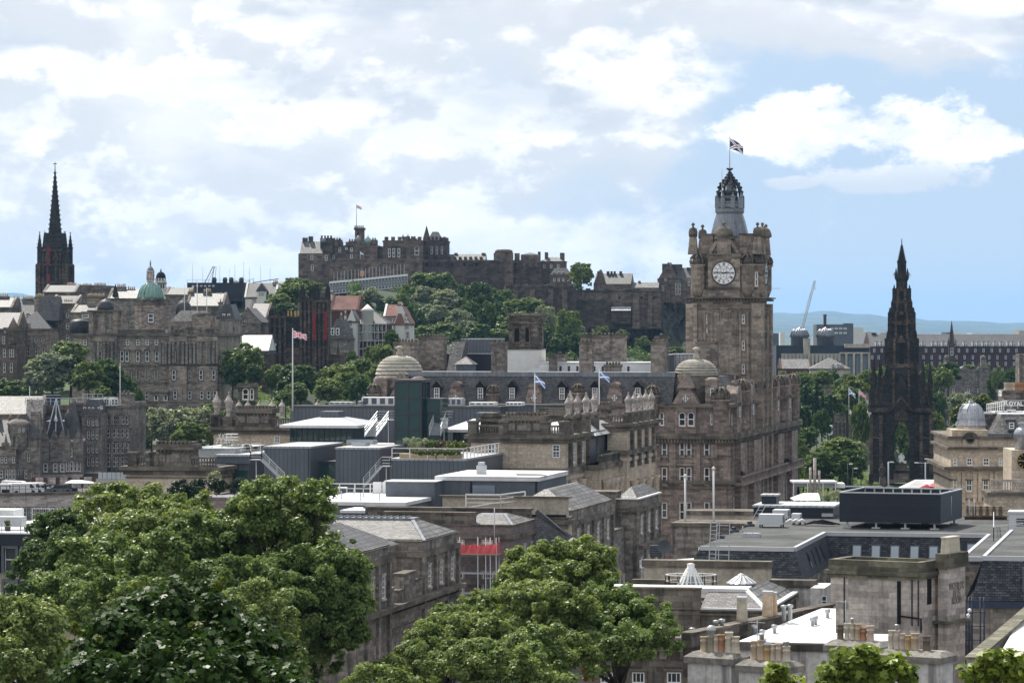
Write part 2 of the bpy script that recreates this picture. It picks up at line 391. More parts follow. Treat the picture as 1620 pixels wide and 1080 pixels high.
# windows (cached meshes)
_WM={}
def window_mesh(w,h,style,sur,glass,cols,rows,big,fat=0.0):
 """style: sash, arch or plain. Glass sits in a stone surround that stands proud of the wall."""
 k=(round(w,2),round(h,2),style,sur,glass,cols,rows,big,fat)
 if k in _WM:return _WM[k]
 g=MB();fr=MB()
 hollow=style=='archopen'
 if hollow:style='arch'
 if style=='arch':
  n=8;r=w/2;zc=h-r
  pts=[(-w/2,-0.015,0),(w/2,-0.015,0)]+[(r*cos(pi*i/n),-0.015,zc+r*sin(pi*i/n))for i in range(n+1)]
  g.face(pts,0)
  for i in range(n):
   a,b=pi*i/n,pi*(i+1)/n
   ro=r+0.16
   g.face([(r*cos(a),-0.10,zc+r*sin(a)),(ro*cos(a),-0.10,zc+ro*sin(a)),(ro*cos(b),-0.10,zc+ro*sin(b)),(r*cos(b),-0.10,zc+r*sin(b))],1)
   g.face([(r*cos(b),-0.10,zc+r*sin(b)),(r*cos(b),0.0,zc+r*sin(b)),(r*cos(a),0.0,zc+r*sin(a)),(r*cos(a),-0.10,zc+r*sin(a))],1)
   ri=r-0.09
   fr.face([(ri*cos(a),-0.045,zc+ri*sin(a)),(r*cos(a),-0.045,zc+r*sin(a)),(r*cos(b),-0.045,zc+r*sin(b)),(ri*cos(b),-0.045,zc+ri*sin(b))])
  hs=zc
 else:
  g.face([(-w/2,-0.015,0),(w/2,-0.015,0),(w/2,-0.015,h),(-w/2,-0.015,h)],0)
  hs=h
 if sur:
  jw=0.15
  g.box(-w/2-jw,-w/2,-0.10,0.0,0,hs,1);g.box(w/2,w/2+jw,-0.10,0.0,0,hs,1)
  g.box(-w/2-jw-0.05,w/2+jw+0.05,-0.18,0.0,-0.16,-0.002,1)
  if style!='arch':g.box(-w/2-jw-0.04,w/2+jw+0.04,-0.14,0.0,h+0.002,h+0.2,1)
 b=max(min(0.10,w*0.08+0.015),fat)
 fr.box(-w/2,-w/2+b,-0.06,-0.018,0,hs);fr.box(w/2-b,w/2,-0.06,-0.018,0,hs)
 fr.box(-w/2+b,w/2-b,-0.06,-0.018,0,b*1.3)
 if style!='arch':fr.box(-w/2+b,w/2-b,-0.06,-0.018,h-b,h)
 fr.box(-w/2+b,w/2-b,-0.062,-0.018,h*0.5-b/2,h*0.5+b/2)
 th=b*0.5
 for i in range(1,cols):
  x=-w/2+w*i/cols
  fr.box(x-th/2,x+th/2,-0.05,-0.018,b*1.3,hs-(0 if style=='arch' else b))
 for j in range(1,rows):
  z=h*j/rows
  if abs(z-h/2)>b:fr.box(-w/2+b,w/2-b,-0.048,-0.018,z-th/2,z+th/2)
 if hollow:fr=MB();big=False
 if big:
  r_=(g.mesh('window',[M[glass],M[sur or 'cornice']]),fr.mesh('frame',[M['white']]))
 else:
  for f,mi in zip(fr.f,fr.mi):
   pass
  off=len(g.v);g.v+=fr.v
  g.f+=[tuple(off+q for q in f)for f in fr.f];g.mi+=[2]*len(fr.f);g.sm+=[False]*len(fr.f)
  r_=(g.mesh('window',[M[glass],M[sur or 'cornice'],M['white']]),None)
 _WM[k]=r_
 return r_
class Bl:
 """A building placed by its front corner. Local axes: x along the front (0 at the corner that is nearest
    the far side, negative towards the other end), y into the depth, z up from the base."""
 def __init__(s,name,label,cat,xr,Y,zb,rot=12.0,group=None):
  th=R(rot)
  s.vx=Vector((cos(th),-sin(th)));s.ux=Vector((sin(th),cos(th)))
  s.C=Vector((X(xr,Y),Y));s.zb=zb;s.Y=Y
  s.o=thing(name,label,cat,(s.C.x,s.C.y,zb),-th,group)
 def front(s,px,py,y=0.0):
  d=Vector(((px-CX)/F,1.0));t=(y+s.C.dot(s.ux))/d.dot(s.ux)
  p=d*t-s.C
  return p.dot(s.vx),CZ-(py-HY)/F*t-s.zb
 def side(s,px,py,x=0.0):
  d=Vector(((px-CX)/F,1.0));t=(x+s.C.dot(s.vx))/d.dot(s.vx)
  p=d*t-s.C
  return p.dot(s.ux),CZ-(py-HY)/F*t-s.zb
 def top(s,px,py,z):
  t=(CZ-z-s.zb)/((py-HY)/F)
  p=Vector(((px-CX)/F*t,t))-s.C
  return p.dot(s.vx),p.dot(s.ux)
 def fx(s,px,y=0.0):return s.front(px,HY,y)[0]
 def fz(s,py,px=None,y=0.0):return s.front(px if px is not None else CX+s.C.x/s.C.y*F,py,y)[1]
 def win(s,px0,px1,py0,py1,y=0.0,**kw):
  x0,z1=s.front(px0,py0,y);x1,_=s.front(px1,py1,y);_,z0=s.front(px0,py1,y)
  return s.win_at((x0+x1)/2,y,z0,x1-x0,z1-z0,0.0,(py1-py0),**kw)
 def swin(s,yc,w,z0,h,x=0.0,**kw):
  return s.win_at(x,yc,z0,w,h,pi/2,h/s.Y*F,**kw)
 def win_at(s,x,y,z,w,h,rz,pxh,style='sash',sur='cornice',glass='glass',cols=1,rows=2,parent=None,name='window'):
  big=pxh>=11
  g,fr=window_mesh(w,h,style,sur,glass,cols,rows,big,round(min(0.17,w*0.16),2)if s.Y>560 else 0.13 if s.Y>330 else 0.0)
  o=put(name,g,parent or s.o,(x,y,z),rz)
  if fr:put('frame',fr,o)
  return o
 def part(s,name,mb,mats,parent=None):
  return mb.build(name,[M[q]for q in mats]if isinstance(mats,(list,tuple))else M[mats],parent or s.o)
def hip(mb,x0,x1,y0,y1,z,h,inx=None,iny=None,m=0):
 """hip roof; inx, iny: inset of the top (a ridge, or a flat when smaller)"""
 w,d=x1-x0,y1-y0
 k=min(w,d)/2
 ix=k if inx is None else inx;iy=k if iny is None else iny
 ix=min(ix,w/2-0.02);iy=min(iy,d/2-0.02)
 mb.prism([(x0,y0),(x1,y0),(x1,y1),(x0,y1)],z,z+h,m,top=[(x0+ix,y0+iy),(x1-ix,y0+iy),(x1-ix,y1-iy),(x0+ix,y1-iy)])
def gable_x(mb,x0,x1,y0,y1,z,h,m=0):
 ym=(y0+y1)/2
 a,b,c=(x0,y0,z),(x1,y0,z),(x1,y1,z);d=(x0,y1,z);e,f=(x0,ym,z+h),(x1,ym,z+h)
 mb.face([a,b,f,e],m);mb.face([c,d,e,f],m);mb.face([b,c,f],m);mb.face([d,a,e],m)
def gable_y(mb,x0,x1,y0,y1,z,h,m=0,mg=None):
 xm=(x0+x1)/2
 mg=m if mg is None else mg
 a,b,c,d=(x0,y0,z),(x1,y0,z),(x1,y1,z),(x0,y1,z);e,f=(xm,y0,z+h),(xm,y1,z+h)
 mb.face([b,c,f,e],m);mb.face([d,a,e,f],m);mb.face([a,b,e],mg);mb.face([c,d,f],mg)
def band(mb,x0,x1,y0,y1,z0,z1,out,m=0):
 mb.box(x0-out,x1+out,y0-out,y1+out,z0,z1,m)
def crenel(mb,x0,x1,y,z,w,h,t=0.5,m=0):
 n=max(1,int(round((x1-x0)/(2*w))));st=(x1-x0)/n
 for i in range(n):
  mb.box(x0+st*(i+0.22),x0+st*(i+0.78),y,y+t,z,z+h,m)
def pinnacle(mb,x,y,z,w,hs,hp,m=0,crock=3):
 h=w/2
 sq=lambda r:[(x-r,y-r),(x+r,y-r),(x+r,y+r),(x-r,y+r)]
 mb.prism(sq(h),z,z+hs,m)
 mb.prism(sq(h*1.28),z+hs,z+hs+w*0.22,m)
 mb.prism(sq(h*0.95),z+hs+w*0.22,z+hs+hp,m,top=sq(0.04))
 for i in range(crock):
  k=(i+0.6)/(crock+0.6)
  r=h*0.95*(1-k)+0.06;zz=z+hs+w*0.22+(hp-w*0.22)*k
  mb.prism(sq(r*1.35),zz,zz+w*0.12,m)
 mb.prism(sq(w*0.14),z+hs+hp*0.97,z+hs+hp*1.03,m)
def urn(mb,x,y,z,w,h,m=0):
 p=[(0.36,0),(0.36,0.05),(0.26,0.1),(0.36,0.3),(0.42,0.52),(0.5,0.56),(0.5,0.62),(0.34,0.7),(0.14,0.85),(0.09,0.9),(0.13,0.94),(0.02,1.0)]
 mb.lathe(x,y,[(a*w,z+b*h)for a,b in p],10,m)
def pot_mesh(r,h,kind,mat):
 k=('pot',round(r,2),round(h,2),kind,mat)
 if k not in _WM:
  b=MB()
  if kind=='square':
   b.prism([(-r,-r),(r,-r),(r,r),(-r,r)],0,h*0.9,0,top=[(-r*0.82,-r*0.82),(r*0.82,-r*0.82),(r*0.82,r*0.82),(-r*0.82,r*0.82)])
   b.box(-r,r,-r,r,h*0.9+0.001,h)
  else:
   pr=[(r*1.08,0),(r*1.08,h*0.08),(r*0.98,h*0.1),(r*0.92,h*0.66),(r*1.04,h*0.68),(r*1.04,h*0.73),(r*0.9,h*0.75),(r*0.88,h*0.9),(r*1.06,h*0.92),(r*1.06,h),(r*0.8,h),(r*0.8,h*0.85)]
   b.lathe(0,0,pr,14)
   if kind=='cap':b.lathe(0,0,[(r*1.3,h*1.0),(r*1.3,h*1.06),(r*0.9,h*1.2),(0.05,h*1.26)],12,1)
   if kind=='cowl':b.lathe(0,0,[(r*0.6,h*0.98),(r*0.6,h*1.2),(r*0.75,h*1.2),(r*0.75,h*1.27),(0.05,h*1.3)],12,1)
  _WM[k]=b.mesh('chimney_pot',[M[mat],M['metal']])
 return _WM[k]
def chimney(bl,x0,x1,y0,y1,z0,z1,n=4,mat='old',potmat='pot',poth=0.8,near=False,pots=True):
 mb=MB()
 mb.box(x0,x1,y0,y1,z0,z1,0)
 band(mb,x0,x1,y0,y1,z1-0.35,z1+0.04,0.14,1)
 long_x=(x1-x0)>=(y1-y0)
 pos=[]
 for i in range(n):
  k=(i+0.5)/n
  pos.append((x0+(x1-x0)*k,(y0+y1)/2)if long_x else((x0+x1)/2,y0+(y1-y0)*k))
 r=min(0.2,(max(x1-x0,y1-y0)/max(1,n))*0.42)
 if pots and not near:
  for px_,py_ in pos:
   hh=poth*random.uniform(0.8,1.1)
   mb.lathe(px_,py_,[(r,z1+0.04),(r*0.85,z1+0.04+hh)],7,2)
 o=bl.part('chimney',mb,[mat,'cornice',potmat])
 if near:
  for px_,py_ in pos:
   put('chimney_pot',pot_mesh(r,poth,'round',potmat),o,(px_,py_,z1+0.04))
 return o
def balustrade(bl,x0,x1,y,z,h,mat='buff_dirty',along='x',step=0.34):
 mb=MB()
 f=(lambda a,b,c,d,e,g:mb.box(a,b,c,d,e,g))if along=='x' else(lambda a,b,c,d,e,g:mb.box(c,d,a,b,e,g))
 f(x0,x1,y-0.2,y+0.2,z,z+h*0.18);f(x0,x1,y-0.22,y+0.22,z+h*0.82,z+h)
 n=max(2,int((x1-x0)/step))
 for i in range(n):
  c=x0+(x1-x0)*(i+0.5)/n
  f(c-step*0.22,c+step*0.22,y-0.09,y+0.09,z+h*0.18,z+h*0.82)
 return bl.part('balustrade',mb,mat)
def railing(mb,pts,h=1.1,step=1.5,r=0.03,m=0,bars=1):
 for a,b in zip(pts[:-1],pts[1:]):
  a=Vector(a);b=Vector(b);n=max(1,int((b-a).length/step))
  up=Vector((0,0,h))
  mb.obox(a+up,b+up,r*2,r*2,m)
  for j in range(bars):mb.obox(a+up*((j+1)/(bars+1)),b+up*((j+1)/(bars+1)),r*1.2,r*1.2,m)
  for i in range(n+1):
   p=a+(b-a)*(i/n)
   mb.obox(p,p+up,r*2,r*2,m)
M['glasspale']=glassy('pale_skylight_glass',(0.34,0.39,0.44),0.12,0.6,0.3)
M['acunit']=plain('pale_unit_casing',(0.56,0.58,0.60),0.5,0.4,var=0.08)
M['lead2']=surf('bright_lead',(0.44,0.46,0.50),(0.36,0.38,0.42),0.6,40.0,ms=0.03,mortar=(0.25,0.27,0.3),rough=0.4,spec=0.5,metal=0.25,blot=0.3,streak=0.3,bump=0.15)
M['potgrey']=surf('grey_green_pot',(0.36,0.35,0.27),(0.28,0.275,0.22),0,rough=0.8,blot=0.5,streak=0.5)
M['potpink']=surf('pinkish_pot',(0.64,0.52,0.44),(0.54,0.43,0.36),0,rough=0.8,blot=0.4,streak=0.4)
M['potyel']=surf('yellow_clay_pot',(0.58,0.42,0.20),(0.48,0.34,0.16),0,rough=0.8,blot=0.4,streak=0.4)
M['potdark']=surf('sooty_pot',(0.22,0.17,0.13),(0.14,0.115,0.09),0,rough=0.85,blot=0.5,streak=0.5)
M['haunch']=surf('lichened_mortar_cap',(0.27,0.255,0.23),(0.19,0.18,0.165),0,blot=0.6,streak=0.2,lichen=(0.33,0.22,0.06),bump=1.0,fine=0.5)
M['moss']=surf('mossy_coping_stone',(0.16,0.15,0.11),(0.095,0.09,0.07),1.3,0.5,blot=0.7,streak=0.6,lichen=(0.10,0.115,0.04))
M['letter']=plain('incised_letter',(0.20,0.18,0.165),0.9,0.2)
M['leaf_rust2']=foliage('heather_shrub',(0.06,0.05,0.03),(0.16,0.10,0.07),0.25)
M['leaf_sycl']=foliage('fresh_sycamore_leaves',(0.05,0.10,0.016),(0.27,0.34,0.06),0.4,0.2)
# terrain
def sstep(a,b,x):
 t=np.clip((x-a)/(b-a),0,1)
 return t*t*(3-2*t)
_RP=np.array([(-400,58),(0,57),(40,52),(80,45),(140,36),(220,29),(300,25),(500,23),(760,20.5),(900,20),(1050,24),(1400,27),(2000,22),(4000,16),(40000,16)],float)
_LP=np.array([(-400,58),(0,57),(40,52),(80,45),(140,36),(220,30),(300,25),(420,20),(600,21),(645,28),(690,30),(760,36),(800,41),(950,47),(1050,56),(1200,62),(1500,55),(2200,30),(4000,16),(40000,16)],float)
def ground(x,y):
 x=np.asarray(x,float);y=np.asarray(y,float)
 px=CX+F*x/np.maximum(y,1.0)
 wl=np.where(y>60,1-sstep(380,640,px),0.5)
 z=np.interp(y,_RP[:,0],_RP[:,1])*(1-wl)+np.interp(y,_LP[:,0],_LP[:,1])*wl
 z=z+sstep(310,380,px)*(1-sstep(480,540,px))*np.interp(y,[1060,1150,1260,1400],[0,15,18,0])
 mask=sstep(430,560,px)*(1-sstep(1090,1200,px));cap=np.interp(px,[700,790,850,915,1000,1110],[74,71,65,56,50,46])
 mound=np.interp(y,[900,1000,1225,1245,1420,1600],[0,18,49,52,52,0])
 z=np.where(y>850,z+mask*np.maximum(0,np.minimum(mound,cap-z)),z)
 return z
def gz(x,y):return float(ground(x,y))
def settle(px,py,y0=700.0,y1=1240.0):
 """distance at which the sight line through a photo point meets the ground"""
 ys=np.linspace(y0,y1,300)
 d=ground((px-CX)/F*ys,ys)-(CZ-(py-HY)/F*ys)
 k=np.where(d>=0)[0]
 return float(ys[k[0]])if len(k)else float(y1)
ys=np.concatenate([np.arange(-150,300,12),np.arange(300,1700,16),np.geomspace(1700,38000,74)])
ss=np.linspace(-1,1,121)
gm=MB()
Yg,Sg=np.meshgrid(ys,ss,indexing='ij')
Xg=Sg*(300+0.38*np.maximum(Yg,0))
Zg=ground(Xg,Yg)
gm.v=[tuple(p)for p in np.stack([Xg,Yg,Zg],-1).reshape(-1,3)]
nn=len(ss)
for i in range(len(ys)-1):
 for j in range(nn-1):
  gm.f.append((i*nn+j,i*nn+j+1,(i+1)*nn+j+1,(i+1)*nn+j));gm.mi.append(0);gm.sm.append(True)
mg,t=new_mat('town_ground')
tcn=t.n('ShaderNodeTexCoord')
ob=tcn.outputs['Object']
gnx,gny,gnz=t.sep(ob)
grass_k=t.mr(t.noise(ob,0.02,4.0,0.6),0.44,0.52)
far_k=t.mr(gny,1500,2600)
town=t.mix(t.noise(ob,0.5,4.0,0.6),(0.06,0.06,0.058),(0.12,0.115,0.105))
grs=t.mix(t.noise(ob,0.3,4.0,0.6),(0.022,0.042,0.012),(0.06,0.10,0.022))
fields=t.mix(t.mr(t.noise(ob,0.006,5.0,0.7),0.42,0.6),(0.022,0.042,0.018),(0.07,0.095,0.035))
fields=t.mix(t.mr(t.noise(ob,0.021,3.0,0.6),0.60,0.68),fields,(0.22,0.21,0.2))
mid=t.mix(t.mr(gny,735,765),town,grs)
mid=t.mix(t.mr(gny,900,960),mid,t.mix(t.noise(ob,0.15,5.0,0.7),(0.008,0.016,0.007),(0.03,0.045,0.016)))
gc=t.mix(far_k,mid,fields)
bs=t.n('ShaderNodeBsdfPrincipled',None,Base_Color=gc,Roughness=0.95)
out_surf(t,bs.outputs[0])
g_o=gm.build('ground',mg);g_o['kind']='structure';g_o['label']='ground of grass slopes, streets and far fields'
hp=np.array([(-700,474),(-200,466),(0,463),(30,464),(60,470),(130,486),(250,503),(500,508),(900,505),(1100,500),(1215,497),(1262,496),(1296,492),(1325,493),(1345,496),(1372,497),(1400,502),(1460,504),(1520,507),(1620,511),(1800,514),(2400,512)],float)
hm=MB();hx=np.linspace(-650,2350,220);rows=[(12500,0.0),(15500,0.06),(18500,0.16),(21500,0.34),(24500,0.6),(27500,0.85),(30000,1.0),(32500,0.85),(35500,0.0)]
rng=np.random.default_rng(5)
bump1=np.interp(hx,np.linspace(-650,2350,60),rng.normal(0,1,60));bump2=np.interp(hx,np.linspace(-650,2350,200),rng.normal(0,1,200))
for ri,(yy,k)in enumerate(rows):
 for j,px in enumerate(hx):
  top=(HY-np.interp(px,hp[:,0],hp[:,1])-0.0)/F*30000+CZ
  z=15.4+(top-15.4)*k+(bump1[j]*8.0*math.sin(ri*2.1+j*0.13)+bump2[j]*3.3)*(1 if 0<k<1.01 else 0)
  hm.v.append((float((px-CX)/F*yy),yy,float(z)))
for i in range(len(rows)-1):
 for j in range(len(hx)-1):
  a=i*len(hx)+j
  hm.f.append((a,a+1,a+len(hx)+1,a+len(hx)));hm.mi.append(0);hm.sm.append(True)
mh,t=new_mat('hill_cover')
ob=t.n('ShaderNodeTexCoord').outputs['Object']
hs_=t.sep(ob)
ob2=t.xyz(hs_[0],t.m('MULTIPLY',hs_[1],0.45),t.m('MULTIPLY',hs_[2],6.0))
c=t.mix(t.mr(t.noise(ob2,0.0024,6.0,0.7),0.40,0.60),(0.012,0.026,0.012),(0.06,0.08,0.035))
c=t.mix(t.mr(t.noise(ob2,0.0075,4.0,0.7),0.60,0.69),c,(0.30,0.28,0.26))
bs=t.n('ShaderNodeBsdfPrincipled',None,Base_Color=c,Roughness=0.95)
out_surf(t,bs.outputs[0])
h_o=hm.build('hills',mh);h_o['kind']='structure'
# a general town building
def tenement(name,label,xl,xr,yt,yb,Y,d,rot=4.0,mat='old',roof=('gx','slate',3.0),wins=(),chims=(),cat='building',corn=True,glass='glass',sur='cornice',swins=None,group=None,slab=None,dorm=()):
 b=Bl(name,label,cat,xr,Y,Z(yb,Y),rot,group)
 x0=b.fx(xl);h=Z(yt,Y)-b.zb
 w=MB()
 w.box(x0,0,0,d,0,h)
 if corn:band(w,x0,0,0,d,h-0.45,h+0.03,0.28,1)
 rk,rm,rh=roof
 r=MB()
 if rk=='gx':
  gable_x(r,x0-0.1,0.1,-0.2,d+0.2,h+0.06,rh)
  gable_x(w,x0+0.02,-0.02,0.1,d-0.1,h+0.03,rh*0.99)
  for xx in(x0,0):
   gable_x(w,xx-0.32,xx+0.32,-0.35,d+0.35,h+0.05,rh+0.35)
 elif rk=='gy':
  gable_y(r,x0-0.3,0.3,0.25,d+0.2,h+0.06,rh)
  gable_y(w,x0,0,-0.03,0.5,h+0.02,rh+0.3)
 elif rk=='hip':hip(r,x0-0.3,0.3,-0.3,d+0.3,h+0.06,rh)
 elif rk=='man':hip(r,x0,0,0,d,h+0.06,rh,rh*0.35,rh*0.35)
 elif rk=='flat':
  w2=0.35
  for q in((x0,0,0,w2),(x0,0,d-w2,d),(x0,x0+w2,w2,d-w2),(-w2,0,w2,d-w2)):
   w.box(q[0],q[1],q[2],q[3],h+0.03,h+rh,0)
  r.box(x0+w2,-w2,w2,d-w2,h+0.02,h+0.12)
 b.part('wall',w,[mat,sur or 'cornice'])
 rf=b.part('roof',r,rm)
 b.x0,b.h,b.d,b.roof=x0,h,d,rf
 for py0,py1,wpx,cs,*st in wins:
  for c in cs:
   b.win(c-wpx/2,c+wpx/2,py0,py1,0.0,style=(st[0]if st else 'sash'),sur=sur,glass=glass)
 for q in chims:
  c0,c1,pyt,n=q[:4];yy=q[4]if len(q)>4 else d/2
  cx0=b.fx(c0,yy);cx1=b.fx(c1,yy);zt=b.fz(pyt,(c0+c1)/2,yy)
  chimney(b,cx0,cx1,yy-0.6,yy+0.6,h,zt,n,mat,q[5]if len(q)>5 else 'pot',0.9)
 for c,py0,py1,wpx in dorm:
  yy=0.35
  dx0=b.fx(c-wpx/2,yy);dx1=b.fx(c+wpx/2,yy);z0=b.fz(py1,c,yy);z1=b.fz(py0,c,yy)
  dm=MB();dm.box(dx0,dx1,yy,yy+2.2,z0-0.6,z1);gable_y(dm,dx0-0.15,dx1+0.15,yy-0.15,yy+2.2,z1,(dx1-dx0)*0.4,1)
  do=b.part('dormer',dm,['white','slatedark'],rf)
  b.win_at((dx0+dx1)/2,yy,z0,(dx1-dx0)*0.7,(z1-z0)*0.85,0,py1-py0,sur=None,parent=rf)
 return b
# old town skyline (far side of the valley)
b=Bl('church_tower','tall black gothic church tower with needle spire and red banners','church tower',112,1050,Z(600,1050),6)
k=1050/F
zz=lambda py:Z(py,1050)-b.zb
xc=b.fx(87,5);W_=51*k;yc=W_/2
w=MB()
sq=lambda r:[(xc-r,yc-r),(xc+r,yc-r),(xc+r,yc+r),(xc-r,yc+r)]
w.prism(sq(22*k),0,zz(418),0);w.prism(sq(20.5*k),zz(418),zz(395),0,top=sq(19*k));w.prism(sq(17*k),zz(395),zz(368),0,top=sq(14.5*k))
for sx in(-1,1):
 for sy in(-1,1):
  cxx,cyy=xc+sx*21.5*k,yc+sy*21.5*k
  w.prism([(cxx-4*k,cyy-4*k),(cxx+4*k,cyy-4*k),(cxx+4*k,cyy+4*k),(cxx-4*k,cyy+4*k)],0,zz(418),1)
  pinnacle(w,xc+sx*20*k,yc+sy*20*k,zz(418),6.5*k,26*k,25*k,0)
  pinnacle(w,xc+sx*13.5*k,yc+sy*13.5*k,zz(395),3.2*k,14*k,16*k,0)
for i in(-2,-1,1,2):
 w.box(xc+i*7*k-0.35,xc+i*7*k+0.35,yc-23*k,yc-20*k,0,zz(400),1)
for py in(418,395,446):w.prism(sq((24.5 if py>410 else 20.6)*k),zz(py)-0.5,zz(py)+0.25,1)
crenel(w,xc-23*k,xc+23*k,yc-23*k,zz(418)+0.25,0.8,0.9)
for i in(-1,1):
 gable_y(w,xc+i*7*k-1.1,xc+i*7*k+1.1,yc-24*k,yc-18*k,zz(412),3.2,1)
b.part('tower',w,['dark','darkwarm'])
sp=MB()
a0=pi/8
sp.lathe(xc,yc,[(10.4*k,zz(370)),(0.12,zz(266))],8,0,a0,False)
for i in range(8):
 a=a0+2*pi*i/8
 for j in range(14):
  q=j/14;r=10.4*k*(1-q)+0.1;z=zz(370)+(zz(266)-zz(370))*q
  sp.box(xc+r*cos(a)-0.16,xc+r*cos(a)+0.16,yc+r*sin(a)-0.16,yc+r*sin(a)+0.16,z,z+0.45)
sp.box(xc-0.1,xc+0.1,yc-0.1,yc+0.1,zz(267),zz(255));sp.box(xc-0.7,xc+0.7,yc-0.08,yc+0.08,zz(258.5),zz(257.5))
b.part('spire',sp,'dark')
for p0,p1 in((392,417),(434,447)):
 bn=MB();bn.box(xc-7.5*k,xc-2.6*k,yc-23.3*k,yc-23*k,zz(p1),zz(p0));b.part('banner',bn,'redcloth')
W5=[(541,547)]
T_=tenement
T_('stone_tenement','low brown tenement with slate roof at the edge of the old town ridge',-30,18,486,600,900,12,mat='old',roof=('gx','slate',2.5),chims=[(-8,14,469,6)],wins=[(500,508,5,[-10,2,12]),(522,531,5,[-10,2,12])])
T_('stone_tenement','tenement below the blue hill with a pale slate roof and three stone dormers',14,56,505,600,905,12,mat='old',roof=('gx','slatepale',5.5),chims=[(20,31,473,5),(36,53,473,7)],dorm=[(21,498,505,6),(31,498,505,6),(44,498,505,6)])
T_('stone_tenement','tall dark tenement with a long row of chimney pots under the black spire',69,118,462,600,960,14,mat='old',roof=('gx','slatedark',2.0),chims=[(70,104,460,14),(105,126,462,6)])
T_('stone_tenement','dark flat topped block beside the foot of the black church tower',106,146,455,600,985,12,mat='castle',roof=('flat','slatedark',0.8),chims=[(106,121,452,7),(130,145,453,6)])
T_('stone_tenement','grey flat topped block with a low wall of chimney pots, next to the green dome',146,172,456,600,975,12,mat='old',roof=('flat','slatedark',0.8),chims=[(149,168,452,9)],wins=[(463,468,3,[152,158,164])])
b=T_('stone_tenement','pale tenement with a small dark spirelet on its corner',172,218,472,600,930,12,mat='grey',roof=('gx','slatepale',2.6),chims=[(185,199,454,5),(202,214,458,4)])
m_=MB();xx=b.fx(181);z0=b.fz(478);m_.lathe(xx,1.5,[(1.3,z0-4),(1.3,z0),(0.9,z0+2),(0.05,b.fz(449))],8,0,0,False);b.part('spirelet',m_,'dark')
T_('stone_tenement','brown tenement roof with wide chimneys behind the main green dome',262,300,466,600,960,12,mat='old',roof=('gx','slatedark',2.0),chims=[(263,275,459,6),(276,292,461,5)])
T_('stone_tenement','plain wall head tenement between the two dark domes',210,232,470,600,965,10,mat='castle',roof=('flat','slatedark',0.6),chims=[(212,226,463,6)])
T_('stone_tenement','tenement with pale slates under the blue stand',296,352,484,600,900,12,mat='old',roof=('gx','slatepale',3.4),chims=[(298,306,462,3),(322,334,462,4),(343,351,468,4)],wins=[(500,508,4,[330,342])])
T_('stone_tenement','tenement with white dormers squeezed behind the corner pavilion',344,372,505,600,890,12,mat='grey',roof=('man','slatedark',4.0),chims=[(346,352,478,3)],dorm=[(354,496,505,5),(362,496,505,5)],wins=[(512,520,4,[354,362])])
b=T_('stone_tenement','tall gable fronted grey tenement with white sash windows above the silvery tree',80,118,480,600,860,16,mat='grey',roof=('gx','slate',2.0),wins=[(495,503,5,[107]),(511,521,5,[91,107]),(529,540,5,[82.5,91,107]),(548,558,5,[82.5,107])],chims=[(88,99,479,4,2),(101,115,479,5,2)])
b=T_('stone_tenement','brown tenement with a steep two tone slate roof beside the tall grey gable',24,80,520,605,850,14,mat='oldwarm',roof=('hip','slateblue',4.5),wins=[(513,518,3,[25,35,46]),(533,542,4,[34,57,68]),(549,563,4,[34,45,57.5,69]),(576,588,4.5,[28,37,47])],chims=[(55,70,470,6,9)])
m_=MB();gable_x(m_,b.fx(54),b.fx(88),3,11,b.fz(507),6.2);b.part('roof',m_,'slate')
for px in(39,50):
 m_=MB();xx=b.fx(px);m_.box(xx-0.35,xx+0.35,-0.5,0.0,b.fz(565),b.fz(530));b.part('pilaster',m_,'oldwarm')
b=T_('stone_tenement','dark grey tenement with a round corner turret at the picture edge',-30,27,520,625,835,12,mat='castle',roof=('gx','slate',4),wins=[(519,526,3,[8,14]),(532,544,3.5,[6,16]),(552,565,4,[7,17,20]),(574,589,4,[7,18]),(597,604,6,[7])])
m_=MB();xx=b.fx(21);m_.lathe(xx,0.2,[(0.8,b.fz(545)),(1.4,b.fz(540)),(1.4,b.fz(522)),(1.6,b.fz(521)),(0.1,b.fz(502))],10);b.part('turret',m_,'castle')
T_('stone_tenement','buff house with a blue paned window and arched dormer left of the pavilion tower',114,150,494,640,830,12,mat='oldwarm',roof=('gx','slatepale',1.8),chims=[(138,165,470,10)],wins=[(494,503,11,[135])])
b=Bl('domed_bank_building','large baroque sandstone building with a green copper dome and colonnaded facade','building',350,800,Z(655,800),3)
k=800/F
zz=lambda py,px=None,y=0:b.fz(py,px,y)
xL=b.fx(113);D=34
w=MB()
w.box(xL,0,0,D,0,zz(529))
xm=b.fx(190)
band(w,xL,0,0,D,zz(531.5),zz(527),0.7,1);band(w,xL,0,0,D,zz(579),zz(576),0.5,1);band(w,xL,0,0,D,zz(606),zz(604.5),0.2,1);band(w,xL,0,0,D,0,zz(640),0.6,1)
for i in range(11):
 z_=zz(603-i*2.35);w.box(xm,0.06,-0.12,0,z_,z_+0.2,0)
w.box(xm,b.fx(260),-0.1,0.25,zz(527),zz(520));
b.part('wall',w,['oldwarm','cornice'])
for x0,x1 in((148,186),(268,296),(312,345)):
 m_=MB();m_.box(b.fx(x0),b.fx(x1),-0.9,0,zz(640),zz(579));m_.box(b.fx(x0),b.fx(x1),-0.9,0,zz(540),zz(532));m_.box(b.fx(x0)+1,b.fx(x1)-1,-0.35,0,zz(576),zz(540));b.part('bay',m_,'oldwarm')
for c in(150,156,166,172,178,184,254,259,263,269,275,283,290,296,302,308,314,318,328,332,339,344):
 m_=MB();xx=b.fx(c);m_.lathe(xx,-0.75,[(0.42,zz(576)),(0.36,zz(574)),(0.33,zz(545)),(0.45,zz(541))],8);b.part('column',m_,'grey')
